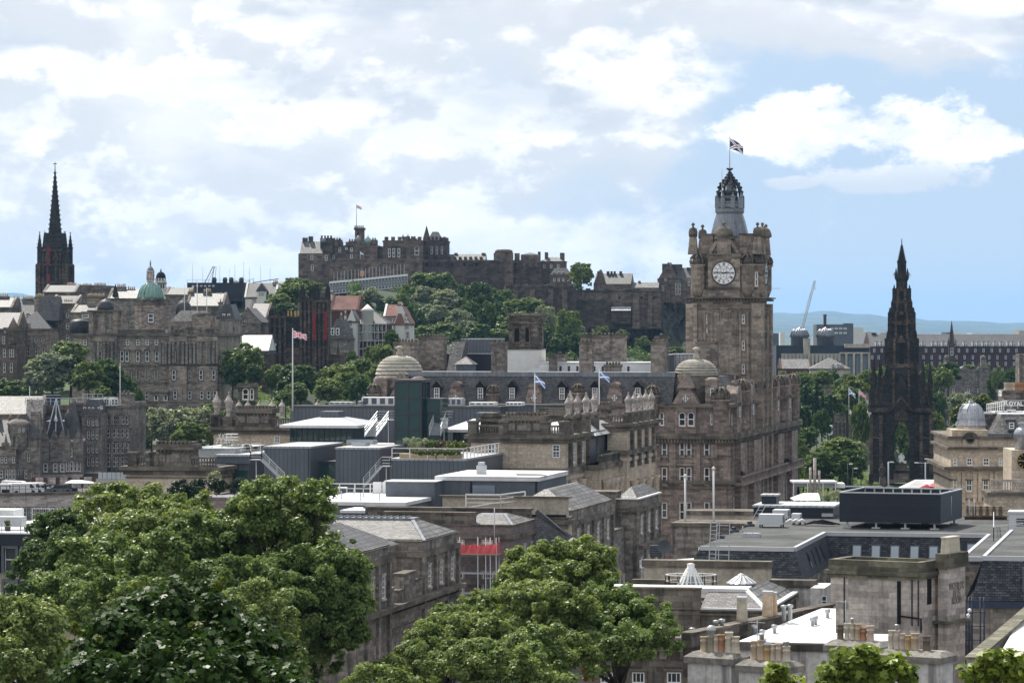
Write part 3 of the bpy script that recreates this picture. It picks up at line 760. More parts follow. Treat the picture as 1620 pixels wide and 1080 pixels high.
for py0,py1,wd,cs in((537,546,5.5,[134.5,158,177,202,218,233,247.5,274]),(555,572,5.5,[158,179,193,201,218,233,248,275,297,315,338]),(585,601,5.5,[206,218,232,247,275,300,318,338]),(618,631,5.5,[232,277,300,319,330,340])):
 for c in cs:b.win(c-wd/2,c+wd/2,py0,py1,-0.9 if(148<c<186 or 268<c<296 or 312<c<345)and py0!=555 and py0!=537 else-0.02 if not((148<c<186 or 268<c<296 or 312<c<345))else-0.36)
for c in(158,179,202,218,233,248,275,338):
 m_=MB();xx=b.fx(c);gable_y(m_,xx-0.8,xx+0.8,-0.75,0,zz(554),0.7);b.part('pediment',m_,'cornice')
m_=MB();m_.box(b.fx(238),b.fx(267),-3,-0.6,0,zz(620));m_.box(b.fx(238)-.3,b.fx(267)+.3,-3.3,-0.6,zz(620),zz(617));b.part('porch',m_,'oldwarm')
for c in(247,262):b.win(c-3,c+3,624,642,-3.0,style='arch',sur=None)
balustrade(b,xm,b.fx(262),-0.2,zz(527),0.9)
yc=14;xc=b.fx(238,yc);z_=lambda py:b.fz(py,238,yc)
m_=MB();r=24*k
sq8=lambda r:[(xc+r*cos(pi/8+i*pi/4)*1.08,yc+r*sin(pi/8+i*pi/4)*1.08)for i in range(8)]
m_.prism(sq8(r),zz(529),z_(482));m_.prism(sq8(r*1.06),z_(482),z_(479),1);m_.prism(sq8(r*0.97),z_(479),z_(473),1)
for px in(227,243):m_.lathe(b.fx(px,yc-r),yc-r-0.3,[(0.1,z_(477)),(0.75,z_(475)),(0.75,z_(474)),(0.05,z_(470))],10,1)
b.part('drum',m_,['oldwarm','cornice'])
b.win(234,243,496,510,yc-r-0.2)
m_=MB();R_=20.8*k
m_.lathe(xc,yc,[(R_,z_(473)),(R_*0.97,z_(468)),(R_*0.87,z_(461)),(R_*0.68,z_(454)),(R_*0.42,z_(448.5)),(R_*0.3,z_(447))],24)
for i in range(16):
 a=2*pi*i/16
 m_.tube([(xc+R_*q*cos(a)*1.01,yc+R_*q*sin(a)*1.01,z_(p))for q,p in((1,473),(0.97,468),(0.87,461),(0.68,454),(0.42,448.4))],0.16,5)
b.part('dome',m_,'copper')
m_=MB();m_.lathe(xc,yc,[(6.3*k,z_(448)),(6.3*k,z_(444)),(5*k,z_(443)),(5*k,z_(431)),(6.6*k,z_(430)),(6.6*k,z_(428))],12)
for i in range(8):
 a=2*pi*i/8;m_.tube([(xc+5.7*k*cos(a),yc+5.7*k*sin(a),z_(443)),(xc+5.7*k*cos(a),yc+5.7*k*sin(a),z_(431))],0.13,6)
b.part('lantern',m_,'pale')
m_=MB();m_.lathe(xc,yc,[(5.6*k,z_(428)),(4.8*k,z_(425)),(2.4*k,z_(422)),(0.9*k,z_(421)),(1.2*k,z_(419)),(1.3*k,z_(416)),(0.7*k,z_(414)),(0.75*k,z_(413)),(0.1*k,z_(411))],10);b.part('finial',m_,'lead')
yc=3.2;xc=b.fx(167,yc);r=2.9
m_=MB();z_=lambda py:b.fz(py,167,yc)
for sx in(-1,1):
 for sy in(-1,1):m_.box(xc+sx*r-0.55,xc+sx*r+0.55,yc+sy*r-0.55,yc+sy*r+0.55,zz(529),z_(493))
m_.box(xc-0.5,xc+0.5,yc-r-0.5,yc-r+0.4,zz(529),z_(493));m_.box(xc-r,xc+r,yc-r+0.1,yc+r-0.1,zz(529),z_(521));m_.box(xc-r,xc+r,yc-r+0.1,yc+r-0.1,z_(501),z_(493));band(m_,xc-r,xc+r,yc-r,yc+r,z_(493),z_(490.5),0.9,1)
b.part('pavilion_tower',m_,['oldwarm','cornice'])
m_=MB();m_.lathe(xc,yc,[(13.5*k,z_(490)),(13.2*k,z_(485)),(11*k,z_(479)),(7*k,z_(475)),(2.2*k,z_(473.4)),(1.5*k,z_(472))],14);b.part('dome',m_,'slatedark')
m_=MB();m_.lathe(b.fx(126,4),4,[(2.3,zz(527)),(2.3,zz(511)),(2.2,zz(508)),(1.4,zz(505)),(0.1,zz(504))],12,sy=1.6);b.part('roof',m_,'slatedark')
m_=MB();m_.box(b.fx(266),b.fx(347),1,24,zz(527),zz(508));hip(m_,b.fx(266),b.fx(312),2,20,zz(508),2.6,2.4,2.4,1)
b.part('attic',m_,['oldwarm','slatepale'])
m_=MB();xx=b.fx(290.5,14);z_=lambda py:b.fz(py,290,14);m_.lathe(xx,14,[(13*k,zz(508)),(13*k,z_(488)),(11.3*k,z_(482)),(7*k,z_(476.5)),(1.5*k,z_(474)),(0.1,z_(471))],14);b.part('dome',m_,'slatedark')
for x0,x1,pt in((303,333,492),(340,346,498)):
 m_=MB();m_.box(b.fx(x0),b.fx(x1),0.3,4,zz(527),zz(pt+7));xx=(b.fx(x0)+b.fx(x1))/2;rr=(b.fx(x1)-b.fx(x0))/2
 m_.lathe(xx,2,[(rr,zz(pt+7)),(rr*0.85,zz(pt+3)),(rr*0.4,zz(pt+0.6)),(0.1,zz(pt))],12,1,sy=0.9);b.part('dormer',m_,['oldwarm','cornice'])
for c in(272,279,287,296,302,315,327,333,345):
 m_=MB();xx=b.fx(c);urn(m_,xx,-0.1,zz(527),0.9,1.6 if c%2 else 2.3);b.part('statue',m_,'cornice')
m_=MB();m_.box(b.fx(190),b.fx(262),4,12,zz(527),zz(521));b.part('roof',m_,'zincroof')
# flagpoles on the bank roof
for px,pt,lab in((292,447,'thin white flagpole standing nearest the copper dome on the bank roof'),(312,440,'tallest thin white flagpole on the bank roof before the blue stand'),(327,455,'white flagpole with cross arm above the sculpted dormer of the bank')):
 Y_=803;f=thing('flagpole',lab,'flagpole',(X(px,Y_),Y_,Z(500,Y_)),0,'flagpoles on the bank roof')
 m_=MB();h=Z(pt,Y_)-Z(500,Y_);m_.tube([(0,0,0),(0,0,h)],0.13,6,0,0.07)
 if px==327:m_.obox((-0.7,0,h*0.7),(0.7,0,h*0.7),0.08,0.08)
 m_.build('pole',M['white'],f)
b=Bl('camera_tower','white battlemented tower with a black onion dome behind the green dome','tower',264,1080,Z(520,1080),4)
k=1080/F;xc=b.fx(254.5,2);z_=lambda py:b.fz(py,254,2)
m_=MB();m_.prism([(xc+9*k*cos(pi/8+i*pi/4),2+9*k*sin(pi/8+i*pi/4))for i in range(8)],0,z_(444),0)
m_.prism([(xc+10*k*cos(pi/8+i*pi/4),2+10*k*sin(pi/8+i*pi/4))for i in range(8)],z_(449),z_(447.5),1)
crenel(m_,xc-9*k,xc+9*k,0.2,z_(444),0.5,0.8)
for i in range(4):m_.box(xc-7*k+i*4*k,xc-5*k+i*4*k,2-9.2*k,2-8*k,z_(456),z_(450),1)
b.part('wall',m_,['harl','dark'])
m_=MB();m_.lathe(xc,2,[(7.6*k,z_(444)),(8*k,z_(440)),(7.5*k,z_(436)),(5.5*k,z_(432)),(2.2*k,z_(430)),(0.8*k,z_(429)),(1.1*k,z_(428)),(0.1,z_(425))],14);b.part('dome',m_,'black')
b=Bl('grandstand','navy blue temporary grandstand back with scaffold end and masts on the ridge','grandstand',400,1120,Z(505,1120),3)
k=1120/F;z_=lambda py:b.fz(py);xL=b.fx(296)
m_=MB();m_.box(xL,b.fx(384),0,18,z_(476),z_(447));m_.box(b.fx(302),b.fx(384),-0.6,-0.02,z_(468),z_(450));b.part('cladding',m_,'navy')
m_=MB()
for i in range(5):
 xx=b.fx(384)+(0-b.fx(384))*i/4
 m_.obox((xx,0,0),(xx,0,z_(447)),0.2,0.2);m_.obox((xx,6,0),(xx,6,z_(447)),0.2,0.2)
for i in range(6):
 z0=z_(447)*i/5.5+0.5;m_.obox((b.fx(384),0,z0),(0,0,z0),0.15,0.15)
 m_.obox((b.fx(384),0,z0),(0,0,z0+2),0.1,0.1)
for i in range(9):
 xx=xL+(b.fx(384)-xL)*i/8;m_.obox((xx,0.3,0),(xx,0.3,z_(476)),0.2,0.2)
railing(m_,[(xL,0,z_(447)),(b.fx(395),0,z_(447))],1.0,3)
m_.obox((b.fx(400),1,z_(447)),(b.fx(440),1,z_(441)),0.25,0.25);m_.obox((b.fx(400),1,z_(447)),(b.fx(400),1,z_(440)),0.15,0.15)
b.part('scaffold',m_,'darkmetal')
m_=MB()
for px,pt in((302,416),(318,422),(345,420),(360,425),(369,418),(383,414),(392,422),(410,420),(425,424)):m_.tube([(b.fx(px),4,z_(449)),(b.fx(px),4,z_(pt))],0.06,5)
for px,a in((322,0.35),(333,0.1)):
 x0=b.fx(px);m_.obox((x0,3,z_(447)),(x0+8*a,3,z_(421)),0.3,0.3);m_.obox((x0+1,3,z_(447)),(x0+8*a+0.7,3,z_(421)),0.15,0.15)
b.part('mast',m_,'metal')
for px in(337,354,364,380):
 m_=MB();xx=b.fx(px);m_.lathe(xx,3,[(3.6*k,z_(447)),(3.8*k,z_(442)),(3*k,z_(439)),(0.2,z_(438))],10);b.part('loudspeaker',m_,'darkmetal')
for i in range(6):
 m_=MB();xx=b.fx(306+i*6.4);m_.box(xx-0.4,xx+0.4,-0.75,-0.62,z_(453.5),z_(451));b.part('floodlight',m_,'metal')
b=T_('white_house','white harled house with a small gabled dormer and oval windows below the stand',388,436,470,520,1080,12,rot=3,mat='harl',roof=('gx','slate',4.6),wins=[(472,478,4,[402,411,421,428]),(485,492,4,[402,411])],chims=[(432,440,447,3)],sur='castle')
m_=MB();m_.box(b.fx(407),b.fx(421),-0.4,2,0,b.fz(462));gable_y(m_,b.fx(406),b.fx(422),-0.45,3,b.fz(462),2.6,0);b.part('gable',m_,'harl');b.win(411,417,459,466,-0.42)
m_=MB();gable_y(m_,b.fx(406)-.3,b.fx(422)+.3,-0.6,3,b.fz(462)+.25,2.7,0);b.part('roof',m_,'slate')
T_('stone_house','grey gabled house with dormers beside the white harled house',434,470,458,520,1090,12,rot=3,mat='grey',roof=('gx','slate',2.6),chims=[(452,468,449,7)],dorm=[(442,451,460,6)])
T_('gabled_hall','low grey stone hall with gable and small lead cupola above the white canopy',372,412,510,560,930,16,rot=4,mat='old',roof=('gy','slate',4.0),wins=[(506,514,3.5,[383,388])])
b=T_('stone_house','brown house with a wide stone gable next to the grey hall',392,422,502,560,960,14,rot=6,mat='castle',roof=('gx','slate',4.0))
b=T_('low_hall','long low dark hall under a bright white roof beside the clock tower',363,424,557,620,900,14,rot=4,mat='darkwarm',roof=('flat','membrane',0.3))
m_=MB();gable_x(m_,b.x0-.2,.2,-0.2,14,b.h+0.4,4.2);b.part('roof',m_,'membrane');m_=MB();crenel(m_,b.x0,0,-0.3,b.h-0.6,0.6,0.8,0.4);m_.box(b.x0,0,10,14,b.h,b.fz(527,None,12));b.part('parapet',m_,'darkwarm')
b=Bl('gothic_college','soot black twin towered gothic college with red banners and a small white clock','college building',520,930,Z(612,930),5)
k=930/F;z_=lambda py:b.fz(py)
def gtower(x0,x1,ptop,pins,hp):
 m_=MB();a,c=b.fx(x0),b.fx(x1);wd=c-a
 m_.box(a+.4,c-.4,0.4,wd-.4,0,z_(ptop))
 for q in(0.08,0.36,0.64,0.92):m_.box(a+wd*q-0.3,a+wd*q+0.3,0,wd,0,z_(ptop)-0.02,1)
 for q in(0.25,0.45,0.65,0.85):band(m_,a,c,0,wd,z_(ptop)*q,z_(ptop)*q+0.25,0.12,1)
 band(m_,a,c,0,wd,z_(ptop)-0.5,z_(ptop)+0.1,0.2,1)
 for sx in(0.12,0.88):
  for sy in(0.12,0.88):pinnacle(m_,a+wd*sx,wd*sy,z_(ptop),pins,hp*0.45,hp*0.55,0)
 crenel(m_,a+wd*0.25,c-wd*0.25,0.1,z_(ptop),0.4,0.8)
 for sx in(0.22,0.5,0.78):
  for q in(0.15,0.5,0.75):m_.box(a+wd*sx-0.25,a+wd*sx+0.25,0.3,0.5,z_(ptop)*q,z_(ptop)*(q+0.1),2)
 return b.part('tower',m_,['dark','darkwarm','black'])
gtower(474,497,473,0.95,24*k);gtower(497,520,475,0.95,25*k)
gtower(424,453,500,0.8,13*k)
m_=MB();m_.box(b.fx(450),b.fx(477),1.2,9,0,z_(502));crenel(m_,b.fx(453),b.fx(474),1.2,z_(502),0.6,1.0,0.5,1)
for px in(455,460,465,470):m_.box(b.fx(px)-.25,b.fx(px)+.25,0.9,1.2,z_(585),z_(548),1)
m_.box(b.fx(450),b.fx(477),0.2,1.2,0,z_(550),1)
gable_y(m_,b.fx(452),b.fx(475),0.1,2,z_(550),3.4,0)
b.part('gatehouse',m_,['dark','darkwarm'])
m_=MB();m_.box(b.fx(518),b.fx(537),1,14,0,z_(560));pinnacle(m_,b.fx(534),1.4,z_(575),1.0,2,4.5);b.part('wing',m_,'darkwarm')
for px in(497,515):
 m_=MB();m_.box(b.fx(px-2),b.fx(px+2),-0.16,-0.1,z_(538),z_(493));b.part('banner',m_,'redcloth')
m_=MB();xx=b.fx(434);rr=3.2*k
m_.face([(xx+rr*cos(i*pi/8),-0.05,z_(545)+rr*sin(i*pi/8))for i in range(16)])
m_.face([(xx-.03,-0.08,z_(545)),(xx+.05,-0.08,z_(545)),(xx+0.05,-0.08,z_(545)+rr*0.8),(xx-.03,-0.08,z_(545)+rr*0.8)],1);m_.face([(xx,-0.08,z_(545)-.04),(xx+rr*.6,-0.08,z_(545)-.04),(xx+rr*.6,-0.08,z_(545)+.05),(xx,-0.08,z_(545)+.05)],1)
b.part('clock',m_,['white','black'])
for px in(455,460,466,471):
 m_=MB();m_.box(b.fx(px)-.2,b.fx(px)+.2,0.95,1.15,z_(500),z_(491.5));b.part('finial',m_,'gold')
T_('garden_house','small white gabled house topping the red roofed terrace',517,530,478,560,1010,8,rot=5,mat='harl',roof=('gy','slate',2.2),chims=[(520,527,464,3)])
T_('garden_house','house with a broad red tiled roof and tall brown chimneys below the stand',524,566,490,570,1000,12,rot=5,mat='brick',roof=('gx','redtile',4.2),chims=[(555,561,474,2),(563,568,475,2)])
T_('garden_house','grey stone tenement with many small windows beside the black towers',520,553,535,600,960,10,rot=5,mat='grey',roof=('man','slatepale',5.5),wins=[(552,557,2.6,[538,542,546,550]),(562,568,2.6,[538,542,546,550]),(572,578,2.6,[538,542,546,550])],dorm=[(526,518,530,6),(534,518,530,6)],chims=[(538,542,500,2)])
T_('garden_house','narrow white gabled house with red bays between stone and scaffold',549,563,508,590,970,9,rot=5,mat='harl',roof=('gy','slate',3.0),wins=[(508,514,3,[554]),(520,526,2.6,[551,556]),(532,537,2.6,[551,557]),(545,553,2.8,[556])],chims=[(545,548,497,2)])
b=T_('garden_house','house wrapped in grey scaffolding with a white corner turret',563,612,512,590,975,12,rot=5,mat='brick',roof=('hip','slatedark',3.6),wins=[(516,522,3,[569,590,597,604]),(529,535,3,[569,578,588,598])])
m_=MB();m_.lathe(b.fx(581),0.5,[(1.8,b.fz(540)),(1.8,b.fz(492)),(2.2,b.fz(491)),(1.4,b.fz(488)),(0.1,b.fz(481))],10);b.part('turret',m_,'harl')
s_=thing('scaffold','grey pole scaffolding standing against the red terrace house','scaffold',b.o.location,b.o.rotation_euler.z)
m_=MB()
for i in range(9):
 xx=b.x0+(0-b.x0)*i/8;m_.obox((xx,-1.2,0),(xx,-1.2,b.h),0.14,0.14)
for i in range(7):m_.obox((b.x0,-1.2,b.h*i/6),(0,-1.2,b.h*i/6),0.14,0.14);m_.box(b.x0,0,-1.2,-0.3,b.h*i/6-0.25,b.h*i/6-0.15)
for i in range(4):m_.obox((b.x0-b.x0*i/4,-1.25,0),(b.x0-b.x0*(i+1)/4,-1.25,b.h),0.09,0.09)
m_.build('poles',M['metal'],s_)
T_('garden_house','white terrace house with red tiled gabled roofs at the end of the terrace',608,632,500,570,1000,12,rot=5,mat='harl',roof=('gx','redtile',3.4),wins=[(505,511,2.6,[613,618,624])],chims=[(619,625,487,3)])
b=T_('garden_house','end white house with red gable and half timbered bay beside the trees',622,648,512,565,985,12,rot=5,mat='harl',roof=('gy','redtile',5.0),wins=[(498,505,3,[643]),(512,519,3,[631,636,644]),(526,534,3,[631,637,645])],chims=[(629,637,482,4)])
m_=MB();m_.box(b.fx(626),b.fx(640),-1.4,0,0,b.fz(514));hip(m_,b.fx(625),b.fx(641),-1.7,0.3,b.fz(514),3.4,None,None,1);b.part('bay',m_,['harl','redtile'])
# the castle on its rock
CY=1250.0
ck=CY/F
rm=MB();rng=np.random.default_rng(11)
pxs=np.linspace(860,1130,110);pys=np.linspace(0,1,40)
rtop=np.interp(pxs,[860,900,925,1000,1046,1090,1130],[470,482,492,505,478,478,480])
def fbm(u,v,s):
 r=0
 for o in range(5):
  f=2**o*s
  r+=(math.sin(u*f*1.7+3.1*o+1.3*math.sin(v*f+o))*math.cos(v*f*0.8+1.9*o+math.sin(u*f*0.6)))/(1.6**o)
 return r
for j,q in enumerate(pys):
 for i,px in enumerate(pxs):
  py=rtop[i]+(600-rtop[i])*q
  Yd=CY+4-38*q**1.3+fbm(px*0.045,py*0.03,1.0)*3.4+fbm(px*0.15,py*0.05,1.0)*1.6
  rm.v.append(tuple(P(px,py,Yd)))
for j in range(len(pys)-1):
 for i in range(len(pxs)-1):
  a=j*len(pxs)+i
  rm.f.append((a,a+len(pxs),a+len(pxs)+1,a+1));rm.mi.append(0);rm.sm.append(False)
mr_,t=new_mat('crag_rock')
ob=t.n('ShaderNodeTexCoord').outputs['Object']
o3=t.sep(ob)
ov=t.xyz(o3[0],t.m('MULTIPLY',o3[1],0.5),t.m('MULTIPLY',o3[2],0.35))
c=t.mix(t.mr(t.noise(ov,0.35,6.0,0.7),0.36,0.64),(0.022,0.022,0.024),(0.085,0.078,0.07))
c=t.mix(t.mr(t.noise(ob,0.12,5.0,0.7),0.5,0.60,0,0.9),c,(0.03,0.05,0.018))
bs=t.n('ShaderNodeBsdfPrincipled',None,Base_Color=c,Roughness=0.95)
bn=t.n('ShaderNodeBump',None,Strength=0.8,Distance=0.6,Height=t.noise(ov,0.6,6.0,0.7));t.t.links.new(bn.outputs[0],bs.inputs['Normal'])
out_surf(t,bs.outputs[0])
ro=rm.build('crag_terrain',mr_);ro['kind']='structure';ro['label']='dark crag under the castle wall'
def castle(name,label,xl,xr,yt,yb,Y,d,mat='castle',rot=4,cren=None,extra=None,cat='castle building'):
 b=Bl(name,label,cat,xr,Y,Z(yb,Y),rot)
 b.x0=b.fx(xl);b.h=Z(yt,Y)-b.zb;b.d=d
 m_=MB();m_.box(b.x0,0,0,d,0,b.h)
 if cren:
  crenel(m_,b.x0,0,-0.15,b.h,cren,1.3,0.9);band(m_,b.x0,0,0,d,b.h-0.7,b.h-0.2,0.25)
 b.part('wall',m_,mat)
 return b
z=None
b=castle('palace_block','square castle block with pale slate roof and twin dark chimneys above the stand',472,522,401,500,CY,22,cat='castle building')
m_=MB();gable_x(m_,b.fx(474),b.fx(510),0.5,12,b.h+0.05,4.6);b.part('roof',m_,'slatepale')
for c0,c1,pt in((479,486.5,376),(488.5,495,374)):
 yy=7;m_=MB();m_.box(b.fx(c0,yy),b.fx(c1,yy),yy-1,yy+1,b.h,b.fz(pt,None,yy));b.part('chimney',m_,'castledark')
m_=MB();m_.box(b.fx(505),b.fx(524.5),3,9,b.h,b.fz(376));crenel(m_,b.fx(505),b.fx(524.5),3,b.fz(376),0.6,0.9);b.part('turret',m_,'castledark')
m_=MB();m_.lathe(b.fx(511),2.5,[(1.1,b.fz(384)),(1.0,b.fz(379)),(0.6,b.fz(376.5)),(0.1,b.fz(374.5))],10);b.part('cap',m_,'lead')
for py0,py1,cs in((403,411,[493.5]),(419,428,[494]),(404,412,[516])):
 for c in cs:b.win(c-2,c+2,py0,py1)
b=castle('palace_range','long battlemented palace range with white windows, flag tower and two small domes',510,597,388,500,CY+6,20,'castle',cren=1.0)
for x0,x1,pt in((527,539,379),(551,575,381),(588,595,379)):
 m_=MB();m_.box(b.fx(x0),b.fx(x1),0.5,6,b.h-1,b.fz(pt));crenel(m_,b.fx(x0),b.fx(x1),0.4,b.fz(pt),0.5,0.7);b.part('turret',m_,'castle')
m_=MB();m_.box(b.fx(534.5),b.fx(538),2,4,b.h,b.fz(377.5));m_.box(b.fx(521),b.fx(530),4,6,b.h,b.fz(384));b.part('chimney',m_,'castledark')
m_=MB();m_.box(b.fx(559),b.fx(572.5),5,9,b.h-2,b.fz(361));band(m_,b.fx(559),b.fx(572.5),5,9,b.fz(363),b.fz(359.5),0.35);crenel(m_,b.fx(558),b.fx(573.5),4.6,b.fz(359.5),0.4,0.8);m_.box(b.fx(563),b.fx(565),4.9,5,b.fz(375),b.fz(367),1);b.part('flag_tower',m_,['castle','black'])
m_=MB();m_.lathe(b.fx(566),1.6,[(1.25,b.fz(388)),(1.25,b.fz(380)),(1.0,b.fz(377)),(0.5,b.fz(374.7)),(0.05,b.fz(372))],12);b.part('cap',m_,'lead')
m_=MB();m_.lathe(b.fx(581),2.5,[(1.7,b.fz(389)),(1.7,b.fz(381)),(1.2,b.fz(378)),(0.3,b.fz(374.5)),(0.05,b.fz(371))],8);b.part('cap',m_,'copper')
for c,p0,p1 in((519,394,400),(537.5,391,399),(548,391,395),(556,392,398),(556,402,409),(528,403,409)):b.win(c-1.9,c+1.9,p0,p1)
m_=MB();a,c=b.fx(597),b.fx(607.5);m_.box(a,c,3,5,b.fz(397),b.fz(394.5));m_.box(a,c,3,5,0,b.fz(409));b.part('bridge',m_,'castle')
b=castle('great_hall','battlemented great hall of the castle with dark tall windows',606,669,380,500,CY+4,22,'castle',cren=1.2)
m_=MB();m_.box(b.fx(636),b.fx(658),0.6,6,b.h,b.fz(377));crenel(m_,b.fx(636),b.fx(658),0.6,b.fz(377),0.5,0.8)
for px,pt in((637,371),(645,371)):pinnacle(m_,b.fx(px),1,b.fz(378),0.7,0.4,1.4)
b.part('gable',m_,'castle')
m_=MB();m_.box(b.fx(614),b.fx(641),-0.5,0,0,b.fz(390));b.part('bay',m_,'castledark')
for c,p0,p1,w_ in((616,393,407,4),(623,393,407,4),(631,393,407,4)):b.win(c-w_/2,c+w_/2,p0,p1,-0.5,style='plain',sur=None)
b.win(656,663,389,404,style='arch',sur='castledark')
b=castle('memorial_apse','dark apse with steep slate roof and pointed corner spirelet',669,706,380,500,CY+8,14,'castledark',cren=0.8)
m_=MB();hip(m_,b.fx(676),b.fx(697),0.5,13,b.h,Z(366,CY)-Z(380,CY),1.6,3);b.part('roof',m_,'slatedark')
m_=MB();m_.lathe(b.fx(674.5),1,[(1.4,0),(1.4,b.fz(379)),(1.5,b.fz(378)),(0.06,b.fz(357))],8,0,pi/8,False);b.part('spirelet',m_,'castledark')
m_=MB();m_.box(b.fx(697),b.fx(706),1,10,b.h,b.fz(375.5));b.part('turret',m_,'castledark')
for px in(671,679,687,695,703):
 m_=MB();m_.box(b.fx(px)-.35,b.fx(px)+.35,-0.7,0,0,b.fz(386));b.part('buttress',m_,'castledark')
for px in(683,691,699):b.win(px-1.5,px+1.5,389,402,style='arch',sur=None)
b=castle('curtain_wall','long brown castle curtain wall behind the sloping stand',521,668,411,500,CY-8,6,'castle',rot=3,cat='castle wall')
m_=MB();band(m_,b.x0,0,0,6,b.h,b.h+0.5,0.2);m_.box(b.fx(648),b.fx(664),-0.4,4,b.h-1.2,b.fz(406.5));b.part('coping',m_,'cornice')
b=castle('curtain_wall','dark castle wall with small square openings above the round trees',666,796,413,480,CY-4,8,'castledark',rot=-3,cat='castle wall')
m_=MB();band(m_,b.x0,0,0,8,b.h,b.h+0.4,0.2);b.part('coping',m_,'castle')
for px in(675,693,715,735,754):
 m_=MB();xx=b.fx(px);m_.box(xx-0.5,xx+0.5,-0.05,0.2,b.fz(421),b.fz(416));b.part('opening',m_,'black')
b=castle('barrack_range','low castle range with pale dormered roof and two chimneys',706,768,411,440,CY+14,8,'castle',cat='castle building')
m_=MB();gable_x(m_,b.x0,0,0,8,b.h,2.2);b.part('roof',m_,'slatepale')
for c0,c1 in((719,724),(762,768)):m_=MB();m_.box(b.fx(c0,4),b.fx(c1,4),3.4,4.6,b.h,b.fz(400,None,4));b.part('chimney',m_,'castle')
for i in range(7):m_=MB();xx=b.fx(711+i*8.3);m_.box(xx-.5,xx+.5,0.2,1.5,b.h,b.h+1.2);b.part('dormer',m_,'castle')
b=castle('round_battery','bulging round tower head of the castle with stepped gables',781,812,400,480,CY-2,14,'castle',rot=0,cat='castle building')
m_=MB();m_.lathe(b.fx(797),6,[(3.4,b.h),(3.3,b.fz(396)),(2.4,b.fz(394)),(0.2,b.fz(393.6))],14);gable_y(m_,b.fx(787),b.fx(812),-0.6,3,b.fz(420),4.6);m_.box(b.fx(787),b.fx(812),-0.6,0,0,b.fz(420));b.part('turret',m_,'castle')
m_=MB();m_.box(b.fx(787),b.fx(794),-1.6,0,0,b.fz(423));m_.box(b.fx(786),b.fx(795),-1.8,0,b.fz(426),b.fz(421));b.part('buttress',m_,'cornice')
b=castle('battery_wall','stepped dark battery wall with arched openings',810,858,421,480,CY,14,'castledark',rot=-2,cren=1.2,cat='castle wall')
m_=MB();m_.box(b.fx(812),b.fx(856),4,12,b.h,b.fz(411));m_.box(b.fx(815),b.fx(823),5,7,b.h,b.fz(400));m_.box(b.fx(826),b.fx(855),8,14,b.h,b.fz(402));b.part('upper_range',m_,'castle')
m_=MB();hip(m_,b.fx(826),b.fx(855),8,14,b.fz(402),0.8);b.part('roof',m_,'slatedark')
b=castle('governors_house','tall square house on the castle with stout end chimneys',855,893,413,450,CY+10,12,'castle',rot=5,cat='castle building')
m_=MB();hip(m_,b.x0,0,0,12,b.h,1.6,3,4);band(m_,b.x0,0,0,12,b.h-.3,b.h,.25,1);b.part('roof',m_,['slatepale','castle'])
for c0,c1,pt in((851,855,398),(862,867,399),(886,893,400)):m_=MB();m_.box(b.fx(c0,3),b.fx(c1,3),2.3,4,b.h-3,b.fz(pt,None,3));b.part('chimney',m_,'castle')
for c in(861,872,883):b.win(c-1.7,c+1.7,418,424)
b=castle('cart_shed_range','low castle range with two rows of white windows under dormers',870,902,434,462,CY-2,9,'castle',rot=5,cat='castle building')
m_=MB();hip(m_,b.x0,0,0,9,b.h,2.4,1.6,2);b.part('roof',m_,'slate')
for c in(877,884,891):b.win(c-1.8,c+1.8,430,434,0.6,sur=None);b.win(c-1.6,c+1.6,440,445)
b=castle('long_outer_wall','long dark outer castle wall above the trees',800,912,453,545,CY-20,6,'castledark',rot=-6,cat='castle wall')
m_=MB();m_.box(b.x0,0,-0.1,1,b.h,b.h+0.5);crenel(m_,b.x0,0,-0.2,b.h+.5,1.5,0.6,0.6);b.part('coping',m_,'castle')
for px in(815,842,871,893):m_=MB();xx=b.fx(px);m_.prism([(xx-1.2,-1.8),(xx+1.2,-1.8),(xx+1.2,0),(xx-1.2,0)],0,b.h-1,0,top=[(xx-.9,-.4),(xx+.9,-.4),(xx+.9,0),(xx-.9,0)]);b.part('buttress',m_,'castle')
b=castle('battery_wall','outer castle wall with a lighter parapet walk before the crag',910,1046,460,520,CY-14,6,'castle',rot=3,cat='castle wall')
m_=MB();m_.box(b.x0,0,-0.5,1,b.h,b.h+0.45);crenel(m_,b.x0,0,-0.4,b.h+.45,1.6,0.5,0.5);b.part('coping',m_,'cornice')
m_=MB();m_.box(b.fx(912),b.fx(966),-2.5,0,0,b.fz(475));m_.box(b.fx(912),b.fx(999),-4,0,0,b.fz(489));b.part('wall',m_,'castledark')
for px,w_,d_,p0 in((920,5,2.0,462),(945,4,1.2,470),(1006,6,2.4,464),(1028,4,1.4,463)):
 m_=MB();m_.prism([(b.fx(px-w_),-d_-.8),(b.fx(px+w_),-d_-.8),(b.fx(px+w_),0),(b.fx(px-w_),0)],0,b.fz(p0),0,top=[(b.fx(px-w_+1),-d_*.4),(b.fx(px+w_-1),-d_*.4),(b.fx(px+w_-1),0),(b.fx(px-w_+1),0)]);b.part('buttress',m_,'castle')
for px in(925,938,958,980,1015,1035):m_=MB();xx=b.fx(px);m_.box(xx-.35,xx+.35,-.06,0,b.fz(486 if px<960 else 473),b.fz(482 if px<960 else 469));b.part('opening',m_,'black')
b=castle('lean_to_shed','small shed with a pale lean-to roof on the crag',967,998,491,512,CY-20,4,'castledark',rot=3,cat='shed')
m_=MB();m_.face([(b.x0,-0.3,b.h),(0,-0.3,b.h),(0,4,b.h+1.4),(b.x0,4,b.h+1.4)]);b.part('roof',m_,'zincroof')
b=castle('gabled_barracks','castle barrack with stepped slate roof and a row of chimneys behind the round tree',939,998,449,470,CY-2,14,'castle',rot=8,cat='castle building')
m_=MB();gable_x(m_,b.x0+.2,0,0,13,b.h,4.0);b.part('roof',m_,'slate')
